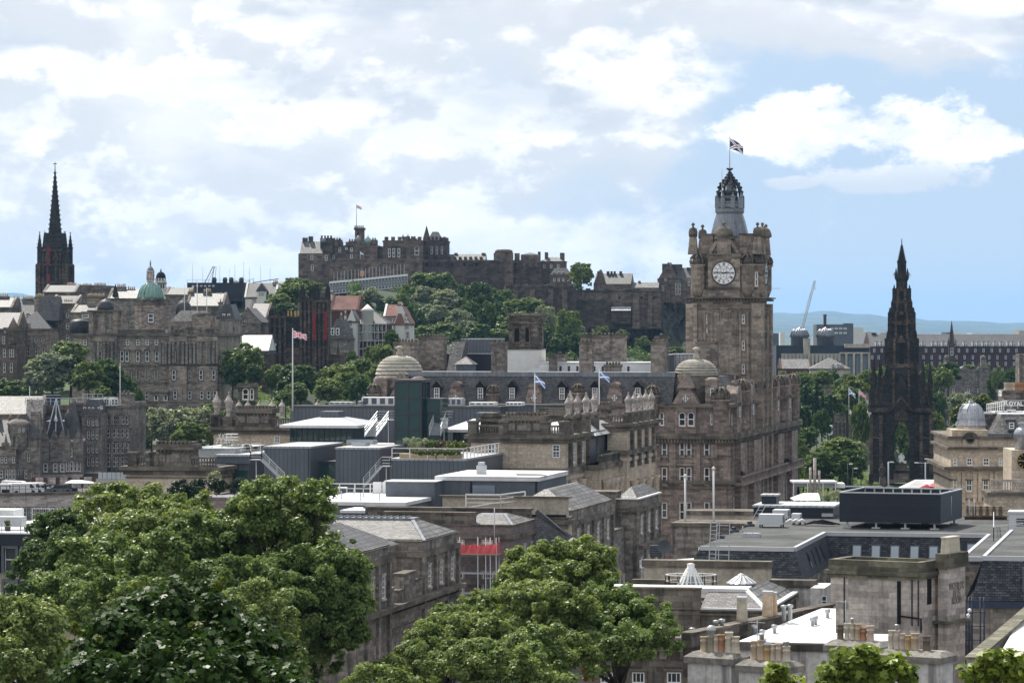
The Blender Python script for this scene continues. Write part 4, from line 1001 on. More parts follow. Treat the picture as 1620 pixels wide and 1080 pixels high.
m_=MB();gable_y(m_,b.fx(939),b.fx(959),-0.4,6,b.h,5.4,0,0);b.part('gable',m_,'castle')
for c0,c1 in((945,952),(960,964),(966,969),(971,974),(980,984)):m_=MB();m_.box(b.fx(c0,6),b.fx(c1,6),5.4,6.6,b.h,b.fz(429,None,6));b.part('chimney',m_,'castledark')
b=castle('low_range','low slate roofed range linking the castle barracks',988,1042,455,470,CY-2,9,'castle',rot=4,cat='castle building')
m_=MB();gable_x(m_,b.x0,0,0,9,b.h,2.0);b.part('roof',m_,'slatepale');m_=MB();m_.box(b.fx(1009),b.fx(1013),4,5,b.h,b.fz(444));b.part('chimney',m_,'castle')
b=castle('hospital_range','tall gabled castle building with clustered chimneys left of the clock tower',1040,1100,440,480,CY+4,14,'castle',rot=10,cat='castle building')
m_=MB();gable_y(m_,b.fx(1042),b.fx(1072),-0.3,10,b.h,6.0,0,1);gable_x(m_,b.fx(1070),0,1,9,b.h,4.0,0);b.part('roof',m_,['slate','castle'])
for c0,c1,pt in((1048,1055,417),(1063,1079,418),(1087,1093,423)):m_=MB();m_.box(b.fx(c0,5),b.fx(c1,5),4,6,b.h,b.fz(pt,None,5));b.part('chimney',m_,'castledark')
for c,p0,p1 in((1049,452,460),(1070,448,466),(1075,448,466),(1090,440,452),(1053,438,444)):b.win(c-1.5,c+1.5,p0,p1)
def flag_pole(px,pt,pb,Y,label,fpx=None,kind=None,r=0.09,r1=0.05,flagsize=(2.4,1.5),group=None,droop=0.35,mat='white',cols=None):
 zb_=Z(pb,Y);h=Z(pt,Y)-zb_
 f=thing('flagpole',label,'flagpole',(X(px,Y),Y,zb_),0,group);r1=min(r1,r)
 m_=MB();m_.tube([(0,0,0),(0,0,h)],r,8,0,r1);m_.lathe(0,0,[(r1*1.4,h),(r1*2.2,h+r1*2),(0.01,h+r1*4)],8);m_.build('pole',M[mat],f)
 if kind:
  fw,fh=flagsize;n=12;g=MB();nv=6
  for i in range(n+1):
   u=i/n
   for j in range(nv+1):
    v=j/nv
    g.v.append((u*fw*0.93+0.05,0.16*fw*math.sin(u*7.5+v*1.2)*u,h-0.1-fh*(1-v)-droop*fw*u**1.4-0.25*fh*u*(v-0.3)))
  for i in range(n):
   for j in range(nv):
    a=i*(nv+1)+j
    g.f.append((a,a+nv+1,a+nv+2,a+1));g.mi.append(0);g.sm.append(True)
  me=g.mesh('flag',[flag_mat(kind)])
  uvl=me.uv_layers.new(name='uv')
  for pl in me.polygons:
   for li in pl.loop_indices:
    vi=me.loops[li].vertex_index;uvl.data[li].uv=((vi//(nv+1))/n,(vi%(nv+1))/nv)
  put('flag',me,f)
 return f
_FM={}
def flag_mat(kind):
 if kind in _FM:return _FM[kind]
 m,t=new_mat(kind+'_flag_cloth')
 uvn=t.n('ShaderNodeUVMap',dict(uv_map='uv'));u,v,_=t.sep(uvn.outputs[0])
 cu=t.m('SUBTRACT',u,0.5);cvv=t.m('SUBTRACT',v,0.5)
 d=t.m('MINIMUM',t.m('ABSOLUTE',t.m('SUBTRACT',cu,cvv)),t.m('ABSOLUTE',t.m('ADD',cu,cvv)))
 cr=t.m('MINIMUM',t.m('ABSOLUTE',cu),t.m('MULTIPLY',t.m('ABSOLUTE',cvv),0.6))
 if kind=='saltire':
  c=t.mix(t.m('LESS_THAN',d,0.10),(0.10,0.19,0.42),(0.7,0.7,0.72))
 elif kind=='house':
  c=t.mix(t.m('LESS_THAN',d,0.16),(0.03,0.04,0.10),(0.75,0.75,0.78));c=t.mix(t.m('LESS_THAN',d,0.05),c,(0.12,0.06,0.11))
 else:
  c=t.mix(t.m('LESS_THAN',d,0.11),(0.05,0.06,0.18),(0.7,0.7,0.7));c=t.mix(t.m('LESS_THAN',d,0.04),c,(0.5,0.03,0.05))
  c=t.mix(t.m('LESS_THAN',cr,0.085),c,(0.8,0.8,0.8));c=t.mix(t.m('LESS_THAN',cr,0.05),c,(0.55,0.03,0.05))
 bs=t.n('ShaderNodeBsdfPrincipled',None,Base_Color=c,Roughness=0.8)
 tr=t.n('ShaderNodeBsdfTranslucent',None,Color=c);mx=t.n('ShaderNodeMixShader',None,Fac=0.4)
 t.t.links.new(bs.outputs[0],mx.inputs[1]);t.t.links.new(tr.outputs[0],mx.inputs[2]);out_surf(t,mx.outputs[0])
 _FM[kind]=m
 return m
flag_pole(564,324,360,CY+12,'thin flagpole with a small flag on the castle flag tower',kind='union',r=0.12,flagsize=(2.0,1.2),mat='darkmetal')
flag_pole(570,398,410,CY-9,'short flagpole with a pale blue flag over the curtain wall',kind='saltire',r=0.1,flagsize=(1.3,0.9))
b=Bl('grandstand','long grey steel grandstand sloping down before the castle wall','grandstand',645,CY-30,Z(475,CY-30),-4)
A=(b.fx(521),b.fz(447,521));Bx=(0,b.fz(435));C_=(b.fx(521),b.fz(465,521));D_=(0,b.fz(453))
lerp=lambda p,q,k_:(p[0]+(q[0]-p[0])*k_,p[1]+(q[1]-p[1])*k_)
m_=MB();m_.obox((A[0],0,A[1]),(Bx[0],0,Bx[1]),1.2,0.75);b.part('fascia',m_,'white')
m_=MB();n=24
for i in range(n+1):
 t0=lerp(A,Bx,i/n);t1=lerp(C_,D_,i/n)
 m_.obox((t0[0],0.1,t0[1]),(t1[0],0.1,t1[1]),0.22,0.3)
 if i<n:
  u0=lerp(A,Bx,(i+1)/n);u1=lerp(C_,D_,(i+1)/n)
  m_.obox((t0[0],0.2,t0[1]),(u1[0],0.2,u1[1]),0.12,0.14);m_.obox((t1[0],0.2,t1[1]),(u0[0],0.2,u0[1]),0.12,0.14)
  for q in(0.25,0.5,0.75):
   a1=lerp(t0,t1,q);a2=lerp(u0,u1,q);m_.obox((a1[0],0.25,a1[1]),(a2[0],0.25,a2[1]),0.12,0.16)
m_.obox((C_[0],0.1,C_[1]),(D_[0],0.1,D_[1]),0.4,0.4)
for i in range(10):
 t1=lerp(C_,D_,i/9);m_.obox((t1[0],0.5,t1[1]),(t1[0]+2,8,-2),0.3,0.3)
b.part('lattice',m_,'metal')
m_=MB();m_.face([(A[0],0.6,A[1]-.4),(0,0.6,Bx[1]-.4),(0,0.6,D_[1]),(C_[0],0.6,C_[1])]);b.part('panel',m_,'greypanel')
m_=MB()
for i in range(21):
 t0=lerp(A,Bx,(i+1.3)/22.3);m_.obox((t0[0],-0.3,t0[1]),(t0[0],-0.3,t0[1]+(16+2*(i/21))*ck),0.16,0.16)
b.part('lamp_post',m_,'metal')
m_=MB();m_.box(b.fx(525),0,12,14,-6,b.fz(462));b.part('shade_sheet',m_,'black')  # black sheet added as the dark shade beneath the stand
for k_,m2 in((0.42,'potred'),):
 q=lerp(A,Bx,k_);m_=MB();m_.box(q[0]-0.8,q[0]+0.8,2,2.2,q[1]+1.2,q[1]+3.2);b.part('screen',m_,m2)
# distant buildings past the hotel
b=T_('domed_office_block','wide modern office block with twin ribbed metal domes and blue glass',1228,1375,548,600,1500,30,rot=0,mat='navy',roof=('flat','felt',0.4),corn=False)
m_=MB()
for x0,x1,p0,p1 in((1237,1271,559,572),(1271,1281,535,572),(1281,1328,559,572)):m_.box(b.fx(x0),b.fx(x1),-2.2,-0.02,b.fz(p1),b.fz(p0))
for px in list(range(1237,1330,6))+[1338,1350,1362,1374]:m_.box(b.fx(px)-.5,b.fx(px)+.5,-3,-2.2 if px<1331 else 0,0,b.fz(559))
m_.box(b.fx(1328),0.4,-2,0,b.fz(559.5),b.fz(557));m_.box(b.fx(1336),0.4,-1.5,2,b.fz(550),b.fz(544))
b.part('stone_frame',m_,'cream')
m_=MB()
for px in range(1240,1328,6):m_.box(b.fx(px),b.fx(px+4),-2.4,-2.21,b.fz(572),b.fz(561))
for px in(1330,1342,1354,1365):m_.box(b.fx(px),b.fx(px+7),-0.2,-0.02,0,b.fz(561))
b.part('window',m_,'glassblue')
for px,r_ in((1265,15),(1306,15)):
 yc=10;xc=b.fx(px,yc);kk=1510/F;m_=MB();z_=lambda py:b.fz(py,px,yc)
 m_.lathe(xc,yc,[(r_*kk*.92,0),(r_*kk*.92,z_(533)),(r_*kk,z_(533)),(r_*kk*.95,z_(529)),(r_*kk*.8,z_(524)),(r_*kk*.5,z_(520.5)),(r_*kk*.1,z_(518.6)),(0.2,z_(517))],24)
 for i in range(18):
  a=2*pi*i/18;m_.tube([(xc+r_*kk*q*cos(a),yc+r_*kk*q*sin(a),z_(p))for q,p in((1.01,533),(.96,529),(.81,524),(.51,520.4))],.25,4)
 b.part('dome',m_,'lead')
T_('tower_block','pale concrete office tower with window bands behind the twin domes',1292,1350,514,600,1800,20,rot=0,mat='greypanel',roof=('flat','felt',0.3),corn=False,wins=[(518,521,5,[1316,1323,1330,1337]),(525,528,5,[1316,1323,1330,1337])],glass='glassblue',sur=None)
b=T_('brick_chimney','lone square brick chimney rising behind the metal domes',1303,1307.5,498,600,1750,1.5,rot=0,mat='brick',roof=('flat','felt',.3),cat='chimney')
for i,(xl,xr,pt,lab,mt)in enumerate(((1222,1232,528,'pale glass office slab at the edge of the hotel','greypanel'),(1349,1366,519,'small white block on the plain beyond the tower','harl'),(1336,1350,512,'stair head block topping the pale office tower','greypanel'),(1362,1380,528,'long low white shed on the far plain','harl'))):
 T_('office_block',lab,xl,xr,pt,590,1850+i*90,12,rot=0,mat=mt,roof=('flat','felt',0.3),corn=False)
rng=random.Random(3)
far_group='pale sheds and blocks on the far plain'
for i in range(26):
 px=1226+rng.random()*390;py=522+rng.random()*12;Y_=2300+rng.random()*900
 T_('far_block','pale low block among trees on the far plain',px,px+rng.uniform(5,14),py,560,Y_,20,rot=rng.uniform(-8,8),mat=rng.choice(['harl','cream','greypanel']),roof=('flat','membrane',0.3),corn=False,group=far_group)
b=T_('red_hotel','long dark red sandstone hotel with rows of white dormers behind the gothic spire',1376,1680,548,640,1650,22,rot=-2,mat='red',roof=('gx','slatedark',6.0),wins=[(551,557,3.2,[1383,1395]+list(range(1452,1620,13))),(562,568,3.0,[1380,1390]+list(range(1448,1620,13))),(572,578,3.0,list(range(1448,1620,13))),(582,588,3.0,list(range(1560,1620,13)))],chims=[(1379,1386,526,0)]+[(p,p+3.5,531,2)for p in range(1455,1620,16)]+[(1405,1409,531,2)],dorm=[(p,541,548,4.6)for p in(1387,1394,1404,1453,1460,1476,1483,1492,1499,1513,1526,1540,1547,1556,1563,1574,1584,1595,1602,1614)],sur='red')
b.part('string',(lambda q:(band(q,b.x0,0,0,22,b.fz(558),b.fz(557),0.3),q)[1])(MB()),'red')
b=T_('domed_church','grey stone church with low lead dome and flanking towers below the red hotel',1490,1566,586,660,1300,18,rot=2,mat='old',roof=('flat','slate',.4),wins=[(615,621,4,[1508,1532,1548])])
m_=MB();xc=b.fx(1530,5);m_.lathe(xc,5,[(3.9,b.fz(600)),(3.8,b.fz(598)),(3.1,b.fz(594)),(1.7,b.fz(591)),(.2,b.fz(590))],18);b.part('dome',m_,'lead')
m_=MB();gable_y(m_,b.fx(1505),b.fx(1550),6,16,b.fz(592),3.0,0,1);b.part('roof',m_,['slatepale','old'])
for x0,x1 in((1491,1504),(1549,1563)):
 m_=MB();a,c=b.fx(x0),b.fx(x1);m_.box(a,c,-1,3,0,b.fz(581));band(m_,a,c,-1,3,b.fz(582),b.fz(580),.3);m_.box(a+.7,c-.7,-0.3,2.3,b.fz(580),b.fz(568));m_.lathe((a+c)/2,1,[(1.1,b.fz(568)),(.9,b.fz(564)),(.1,b.fz(561))],10);b.part('turret',m_,'old')
b=Bl('church_spire','slim dark church spire before the red hotel','church spire',1513,1330,Z(600,1330),4)
m_=MB();xc=b.fx(1506);k=1330/F
m_.prism([(xc-7*k,0),(xc+7*k,0),(xc+7*k,14*k),(xc-7*k,14*k)],0,b.fz(566));m_.prism([(xc-5*k,2*k),(xc+5*k,2*k),(xc+5*k,12*k),(xc-5*k,12*k)],b.fz(566),b.fz(546));m_.lathe(xc,7*k,[(5.6*k,b.fz(546)),(4*k,b.fz(543)),(3.4*k,b.fz(530)),(.08,b.fz(507))],8,0,pi/8,False)
for sx in(-1,1):pinnacle(m_,xc+sx*5*k,2*k,b.fz(546),.6,.6,2.5)
b.part('spire',m_,'castledark');b.win(1504,1508,550,562,2*k,sur=None)
T_('slate_roofed_hall','wide low hall with pale roof below the domed office block',1236,1283,583,610,1300,16,rot=0,mat='brick',roof=('gx','slatepale',3.6),corn=False)
b=T_('white_dormered_villa','cream villa with hipped pale roof and white dormers',1283,1345,583,620,1280,14,rot=2,mat='cream',roof=('hip','slatepale',4.0),dorm=[(1318,578,584,5),(1326,578,584,5),(1332,578,584,4)],chims=[(1312,1332,571,0)])
b=T_('slate_pyramid_house','house with steep slate pyramid roof among the garden trees',1296,1322,613,650,1100,9,rot=20,mat='old',roof=('hip','slatepale',6.0),corn=False)
b=T_('classical_gallery','classical stone gallery with pale roof and columns among trees',1312,1400,660,720,980,30,rot=8,mat='oldwarm',roof=('gx','slatepale',3.0),wins=())
m_=MB();a,c=b.fx(1312),b.fx(1348);m_.box(a,c,-3,-2.2,b.fz(668),b.fz(656));gable_y(m_,a,c,-3.2,0,b.fz(656),2.0)
for i in range(6):m_.lathe(a+(c-a)*(i+.5)/6,-2.6,[(.45,0),(.38,b.fz(669)),(.55,b.fz(668))],10)
b.part('portico',m_,'oldwarm')
m_=MB();m_.box(b.fx(1355),b.fx(1395),4,20,b.h,b.h+1.5);b.part('skylight',m_,'membrane')
T_('classical_gallery','long low gallery roofline right of the gothic monument',1478,1560,655,720,1000,20,rot=4,mat='old',roof=('flat','membrane',1.0),wins=[(664,672,4,[1490,1500,1510])])
c_=thing('tower_crane','pale lattice crane jib leaning up beyond the domed block','crane',(X(1268,1560),1560,Z(590,1560)),0)
m_=MB();k=1560/F
def lattice(mb,a,c,w_,n,r):
 a=Vector(a);c=Vector(c);s_=Vector((w_/2,0,0));q=Vector((0,w_/2,0))
 for e in(s_+q,s_-q,-s_+q,-s_-q):mb.obox(a+e,c+e*.7,r,r)
 for i in range(n):
  p0=a+(c-a)*i/n;p1=a+(c-a)*(i+1)/n
  mb.obox(p0+s_,p1-s_,r*.7,r*.7);mb.obox(p0-s_,p1+s_,r*.7,r*.7)
lattice(m_,(0,0,0),(0,0,(590-524)*k),1.2,14,.22);m_.build('mast',M['metal'],c_)
m_=MB();lattice(m_,(0,0,(590-524)*k),(21*k,0,(590-444)*k),1.1,22,.2);m_.obox((21*k,0,(590-446)*k),(21.5*k,0,(590-456)*k),.15,.15);m_.box(21*k-.1,22*k+.1,-.2,.2,(590-458)*k,(590-456)*k);m_.build('jib',M['metal'],c_)
m_=MB();m_.box(-3,-0.6,-1,1,(590-526)*k,(590-520)*k);m_.obox((-2,0,(590-521)*k),(21*k,0,(590-444)*k),.08,.08);m_.build('counterweight',M['metal'],c_)
# the street row below the ridge (left)
YM=680.0
b=T_('street_tenement','tall grey warehouse with long window bays, white dormers and corner tower at the street end',160,205,642,765,YM+12,16,rot=6,mat='grey',roof=('flat','felt',0.7),wins=[(657,671,3.6,[172,175.5,181,184.5,188,194.5,201]),(678,692,4.2,[171.5,181,187,194,201]),(700,717,4.2,[171.5,181,187,194,201]),(722,738,4.2,[172,181,187,194,201])])
m_=MB();m_.box(b.fx(187),0.15,-0.15,4,b.h,b.fz(622));crenel(m_,b.fx(187),0.15,-0.2,b.fz(622),.5,.6);band(m_,b.fx(187),.15,-.15,4,b.fz(625),b.fz(623.5),.25)
for px in(167,177.5,190.5,198):m_.box(b.fx(px)-.25,b.fx(px)+.25,-0.3,0,0,b.fz(655))
for py in(655,675,696):band(m_,b.x0,0,0,1,b.fz(py)-.2,b.fz(py)+.2,.3)
m_.box(b.x0-1.2,b.x0,-0.2,10,0,b.fz(636));b.part('pier',m_,'grey')
for i,px in enumerate((167,170.5,179,184,189.5)):
 m_=MB();xx=b.fx(px);m_.box(xx-.5,xx+.5,-.1,2,b.h,b.h+1.6);do=b.part('dormer',m_,'white');b.win_at(xx,-.1,b.h+.2,.55,1.2,0,9,sur=None,parent=do)
m_=MB();railing(m_,[(b.x0,1,b.h+.6),(b.fx(187),1,b.h+.6)],1.2,0.9,.05);b.part('railing',m_,'metal')
m_=MB();m_.box(b.fx(170),b.fx(176),-.1,.2,0,b.fz(740));b.part('door',m_,'bluepipe')
b=T_('street_tenement','plain grey four storey tenement with dormers between the warehouse and the gabled shop',129,161,654,768,YM+6,14,rot=4,mat='grey',roof=('man','slate',2.8),wins=[(663,673,3.4,[140,147,153.5]),(682,694,3.4,[140,147,153.5]),(704,716,3.4,[140,147,153.5]),(724,737,3.4,[140,147,153.5])],dorm=[(134,643,652,5),(141,643,652,4),(147,643,652,4),(157,643,651,5)])
m_=MB()
for x0,x1 in((136,144),(146,156)):m_.box(b.fx(x0),b.fx(x1),-.12,.1,0.3,b.fz(750))
sf=b.part('shopfront',m_,'black');m_=MB();m_.box(b.fx(135),b.fx(159),-.35,0,b.fz(749),b.fz(746));b.part('fascia',m_,'pale');m_=MB();railing(m_,[(b.x0,1,b.h+2.9),(0,1,b.h+2.9)],1.1,.9,.05);b.part('railing',m_,'metal')
b=T_('gabled_shop_building','gabled stone shop building with a blue glass pyramid spire and steep slate roof',62,131,695,775,YM,14,rot=-4,mat='grey',roof=('man','slatedark',3.6),wins=[(690,698,4.6,[86,99]),(709,722,5,[71,87.5,98]),(706,722,5,[121,126]),(710,722,4,[106,112]),(733,746,6,[72,87.5,98.5]),(730,745,4,[107,113,119,125])],chims=[(62,70,640,3,10),(112,131,637,0,9)],sur='pale')
for c,w_,pt in((71,14,676),(86,13,677),(99,13,676),(108,7,677),(124,15,677)):
 m_=MB();a,q=b.fx(c-w_/2),b.fx(c+w_/2);m_.box(a,q,-.35,1.5,b.fz(730),b.h);gable_y(m_,a-.1,q+.1,-.4,5,b.h,b.fz(pt)-b.h);b.part('gable',m_,'grey')
m_=MB();hip(m_,b.fx(101),-.1,.3,13,b.h+.1,7.6,2.0,3.5);b.part('roof',m_,'slatedark')
m_=MB();xc=b.fx(89,1.6);z0,z1=b.fz(692),b.fz(630,89,1.6);r_=1.9
cs=[(xc-r_,1.6-r_),(xc+r_,1.6-r_),(xc+r_,1.6+r_),(xc-r_,1.6+r_)]
m_.prism(cs,z0,z1,0,top=[(xc-.03,1.57),(xc+.03,1.57),(xc+.03,1.63),(xc-.03,1.63)])
for p in cs+[((xc),1.6-r_)]:m_.obox((p[0],p[1],z0),(xc,1.6,z1),.17,.17,1)
b.part('spire',m_,['slateblue','metal'])
m_=MB();m_.lathe(xc,1.6-1.3,[(.02,b.fz(668)),(.42,b.fz(665)),(.02,b.fz(655))],6);b.part('lucarne',m_,'white')
m_=MB();m_.lathe(b.fx(107.5),1.5,[(.8,b.h),(.8,b.fz(660)),(.1,b.fz(648))],8);b.part('spirelet',m_,'slatedark')
m_=MB();m_.box(b.x0,0,-.3,0,b.fz(754),b.fz(750))
for px in(63,74,93,108,113,119,125,130):m_.box(b.fx(px)-.22,b.fx(px)+.22,-.3,0,0,b.fz(754))
b.part('fascia',m_,'pale')
for x0,x1 in((66,71),(75,92),(95,106),(109.5,112),(114.5,118),(120.5,124)):
 m_=MB();m_.box(b.fx(x0),b.fx(x1),-.1,.1,.6,b.fz(755));b.part('shop_window',m_,'glass')
b=T_('turreted_tenement','turreted stone tenement with a small round tower, lead cap and iron balcony',18,63,690,790,YM-12,14,rot=-6,mat='grey',roof=('hip','slate',4.5),wins=[(697,707,3,[36.5]),(718,730,3.5,[21,45]),(742,757,4,[28,41]),(747,757,3,[51])],chims=[(46,52,640,3)])
m_=MB();xc=b.fx(29);m_.lathe(xc,0.6,[(1.2,b.fz(715)),(2.1,b.fz(705)),(2.1,b.fz(672)),(2.3,b.fz(671)),(2.2,b.fz(668)),(1.4,b.fz(664)),(.3,b.fz(662)),(.3,b.fz(660)),(.05,b.fz(656))],14);b.part('turret',m_,'grey')
for c in(31,37):b.win(c-1.4,c+1.4,677,683,-1.55,sur=None)
m_=MB();m_.box(b.fx(19),b.fx(37),-1,0,b.fz(764),b.fz(763));railing(m_,[(b.fx(19),-1,b.fz(763)),(b.fx(37),-1,b.fz(763))],1,.4,.05);b.part('balcony',m_,'darkmetal')
m_=MB();m_.box(b.fx(48),b.fx(63),2,10,b.h-2,b.fz(650));gable_x(m_,b.fx(40),b.fx(67),3,11,b.fz(664),4.0,1);b.part('upper_house',m_,['grey','slatepale'])
b=T_('crenellated_house','crenellated grey house with gabled dormers and a white first floor bay at the picture edge',-40,25,706,790,YM-16,14,rot=-6,mat='grey',roof=('gx','slatedark',5.0),wins=[(722,732,4,[3,9,21]),(742,758,4,[10,16,22]),(744,756,5,[2])],chims=[(14,19,660,2),(-8,0,655,3)])
m_=MB();crenel(m_,b.x0,0,-.3,b.h,.5,.8)
for c in(9,19):gable_y(m_,b.fx(c-3),b.fx(c+3),-.3,2,b.h,2.4)
b.part('parapet',m_,'grey')
T_('long_roof','row house roof with a pale skylight strip behind the turreted tenement',-30,66,655,760,YM+20,12,rot=-2,mat='grey',roof=('gx','slatepale',3.6),chims=[(30,38,632,0),(42,48,630,0)])
T_('roof_terrace','flat roof with blue plant box and railings above the gabled shop',60,165,646,760,YM+26,8,rot=0,mat='castle',roof=('flat','felt',.6))
m_=MB();b=Bl('plant_box','dark blue rooftop plant box beside the glass pyramid spire','plant box',93,YM+30,Z(640,YM+30),0);m_.box(b.fx(67),0,0,3,0,b.fz(626));m_.box(b.fx(66.5),.1,-.1,3.1,b.fz(626),b.fz(625));b.part('casing',m_,'bluepipe')
m_=MB();b=Bl('roof_railing','white railing along the flat roof above the gabled shop','railing',164,YM+22,Z(640,YM+22),0);railing(m_,[(b.fx(40),0,0),(b.fx(60),0,0),(b.fx(110),0,0),(0,0,0)],1.4,1.3,.06);b.part('rail',m_,'metal')
flag_pole(47,612,690,YM-4,'white flagpole rising in front of the grey roof near the turret',r=.13)
flag_pole(190,575,640,YM+10,'bare white flagpole beside the street end tower before dark trees',r=.13)
YD=600.0
b=Bl('parking_deck','long pale stone deck wall with a row of dark windows and railing on top','building',150,YD+30,Z(840,YD+30),-22)
x0=b.fx(-40);h=b.fz(781)
m_=MB();m_.box(x0,0,0,26,0,h);m_.box(x0,0,-.25,.3,h,h+.5,1);b.part('wall',m_,['pale','cornice'])
m_=MB();railing(m_,[(x0,0,h+.5),(0,0,h+.5)],1.3,1.2,.05);b.part('railing',m_,'darkmetal')
m_=MB();m_.box(x0+.3,-.3,.4,25,h+.01,h+.06);b.part('deck',m_,'asphalt')
for px in(-5,7.5,18,28.5,39.5,44.5,49.5,60,70,83):
 w_=4.6 if px!=44.5 else 2.2
 b.win(px-w_/2,px+w_/2,803,818,0,sur='cornice',style='plain')
def car_mesh(kind,body):
 k=('car',kind,body)
 if k in _WM:return _WM[k]
 m_=MB();L,Wd=(4.2,1.75)if kind=='car' else(5.4,2.0)if kind=='van' else(9.5,2.5)
 def prof(pts,w,m):
  for s_ in(-1,1):m_.face([(x,s_*w/2,z)for x,z in(pts if s_<0 else pts[::-1])],m)
  for i in range(len(pts)):
   a,c=pts[i],pts[(i+1)%len(pts)];m_.face([(a[0],-w/2,a[1]),(a[0],w/2,a[1]),(c[0],w/2,c[1]),(c[0],-w/2,c[1])],m)
 if kind=='car':
  prof([(-2.1,.3),(2.1,.3),(2.1,.75),(1.2,.92),(-2.0,.95),(-2.1,.8)],Wd,0);prof([(-1.9,.95),(1.15,.92),(.45,1.42),(-1.3,1.45)],Wd*.86,1);prof([(-1.45,1.4),(.5,1.4),(.35,1.48),(-1.25,1.5)],Wd*.84,0)
 elif kind=='van':
  prof([(-2.7,.35),(2.7,.35),(2.7,1.0),(2.1,1.15),(1.4,2.0),(-2.6,2.1),(-2.7,1.8)],Wd,0);prof([(1.0,1.2),(2.0,1.2),(1.45,1.85),(1.0,1.85)],Wd*1.01,1)
 else:
  prof([(-4.7,.4),(4.7,.4),(4.75,2.9),(-4.7,3.0)],Wd,0);prof([(-4.5,1.4),(4.6,1.4),(4.6,2.3),(-4.5,2.3)],Wd*1.01,1)
 body_me=m_.mesh('vehicle_body',[M[body],M['glass']])
 wm=MB();r=.33 if kind=='car' else.38
 i=16
 wm.v=[]
 for y_ in(-.11,.11):
  for q in range(i):wm.v.append((r*cos(2*pi*q/i),y_,r*sin(2*pi*q/i)))
 for q in range(i):wm.f.append((q,(q+1)%i,i+(q+1)%i,i+q));wm.mi.append(0);wm.sm.append(True)
 wm.f.append(tuple(range(i)));wm.f.append(tuple(range(2*i-1,i-1,-1)));wm.mi+=[0,0];wm.sm+=[False,False]
 _WM[k]=(body_me,wm.mesh('wheel',[M['black']]),L,Wd,r)
 return _WM[k]
def vehicle(kind,body,px,py,Y,ang,label,group,z=None):
 bm_,wm,L,Wd,r=car_mesh(kind,body)
 z=Z(py,Y)if z is None else z
 c=thing('parked_'+kind if kind!='bus' else 'coach',label,kind if kind!='bus' else 'coach',(X(px,Y),Y,z),R(ang),group)
 put('body',bm_,c)
 for sx in(-1,1):
  for sy in(-1,1):put('wheel',wm,c,(sx*L*.31,sy*(Wd/2-.08),r))
M['carblack']=plain('black_car_paint',(.015,.016,.018),.25,.6);M['cargrey']=plain('grey_car_paint',(.14,.145,.15),.3,.6);M['carred']=plain('red_car_paint',(.35,.02,.02),.3,.6)
zd=b.zb+h+.07
def on_deck(px,ylocal):
 xl=b.front(px,HY,ylocal)[0];p=b.C+b.vx*xl+b.ux*ylocal
 return p.y
for kind,body,px,yl,ang,lab in(('van','white',4,3,25,'white van at the picture edge of the parking deck'),('car','white',12,6,30,'white car parked behind the edge van on the deck'),('car','carblack',17,3,30,'black car between two white vehicles on the deck'),('van','white',26,13,-12,'white van parked crosswise at the rear of the parking deck'),('van','white',36,3,30,'white van with dark windscreen nearest the deck railing'),('van','white',46,4,30,'middle white van of the three on the deck'),('van','white',58,5,30,'white van standing next to the dark cars'),('car','cargrey',72,5,35,'grey car between the white vans and the black car'),('car','carblack',83,10,30,'black car at the rear of the parking deck'),('car','cargrey',94,5,30,'grey hatchback nearest the bright tent roof'),('car','carblack',104,6,30,'last black car beside the bright tent roof')):
 Y_=on_deck(px,yl);vehicle(kind,body,px,0,Y_,ang,lab,'vehicles on the parking deck',zd)
m_=MB();yl=12;xa,xb_=b.front(96,HY,yl)[0],b.front(146,HY,yl)[0]
t_=thing('canopy_roof','bright white flat canopy roof beside the parked vehicles','canopy',b.o.location+Vector((0,0,h)),b.o.rotation_euler.z)
m_.prism([(xa,yl-3),(xb_,yl-6),(xb_,yl+8),(xa+4,yl+8)],1.6,1.75);m_.build('roof',M['membrane'],t_)
m_=MB()
for x_,y_ in((xa+.5,yl-2),(xb_-.5,yl-5),(xb_-.5,yl+7),(xa+4.5,yl+7)):m_.box(x_-.08,x_+.08,y_-.08,y_+.08,.05,1.6)
m_.build('post',M['metal'],t_)
b2=Bl('boundary_wall','red and grey hoarding wall along the street behind the vehicles','wall',152,YM-18,Z(775,YM-18),-12);m_=MB();xx0=b2.fx(50)
for i in range(16):m_.box(xx0-xx0*i/16,xx0-xx0*(i+.93)/16,0,.15,0,2.6,i%3==0)
b2.part('panel',m_,['pale','brick'])
b2=Bl('street_barrier','pale metal barrier at the bend of the street below the warehouse','barrier',205,YM-20,Z(759,YM-20),0);m_=MB();xx0=b2.fx(155)
for i in range(7):m_.box(xx0-xx0*i/7+.05,xx0-xx0*(i+1)/7-.05,0,.1,.2,1.5)
b2.part('panel',m_,'metal')
m_=MB();pts=[(X(60,668),668),(X(215,668),668),(X(215,740),740),(X(180,740),740),(X(165,700),700),(X(60,672),672)]
m_.face([(x,y,gz(x,y)+.25)for x,y in pts]);s_=m_.build('road',M['asphalt']);s_['kind']='structure'
b=T_('brick_block','dark brick block with a pale flat roof edge behind the lime trees',86,160,812,900,540,20,rot=8,mat='brick',roof=('flat','membrane',.3),corn=False)
b=Bl('modern_office','flat roofed modern office with big framed windows and roof plant at the picture edge','building',95,300,Z(1040,300),10)
x0=b.fx(-60);h=b.fz(850)
m_=MB();m_.box(x0,0,0,26,0,h);b.part('wall',m_,'buff')
m_=MB();m_.box(x0-.3,.3,-.6,26.3,h-.7,h+.3);b.part('fascia',m_,'navy');m_=MB();m_.box(x0,0,.4,25,h+.3,h+.36);b.part('roof',m_,'membrane')
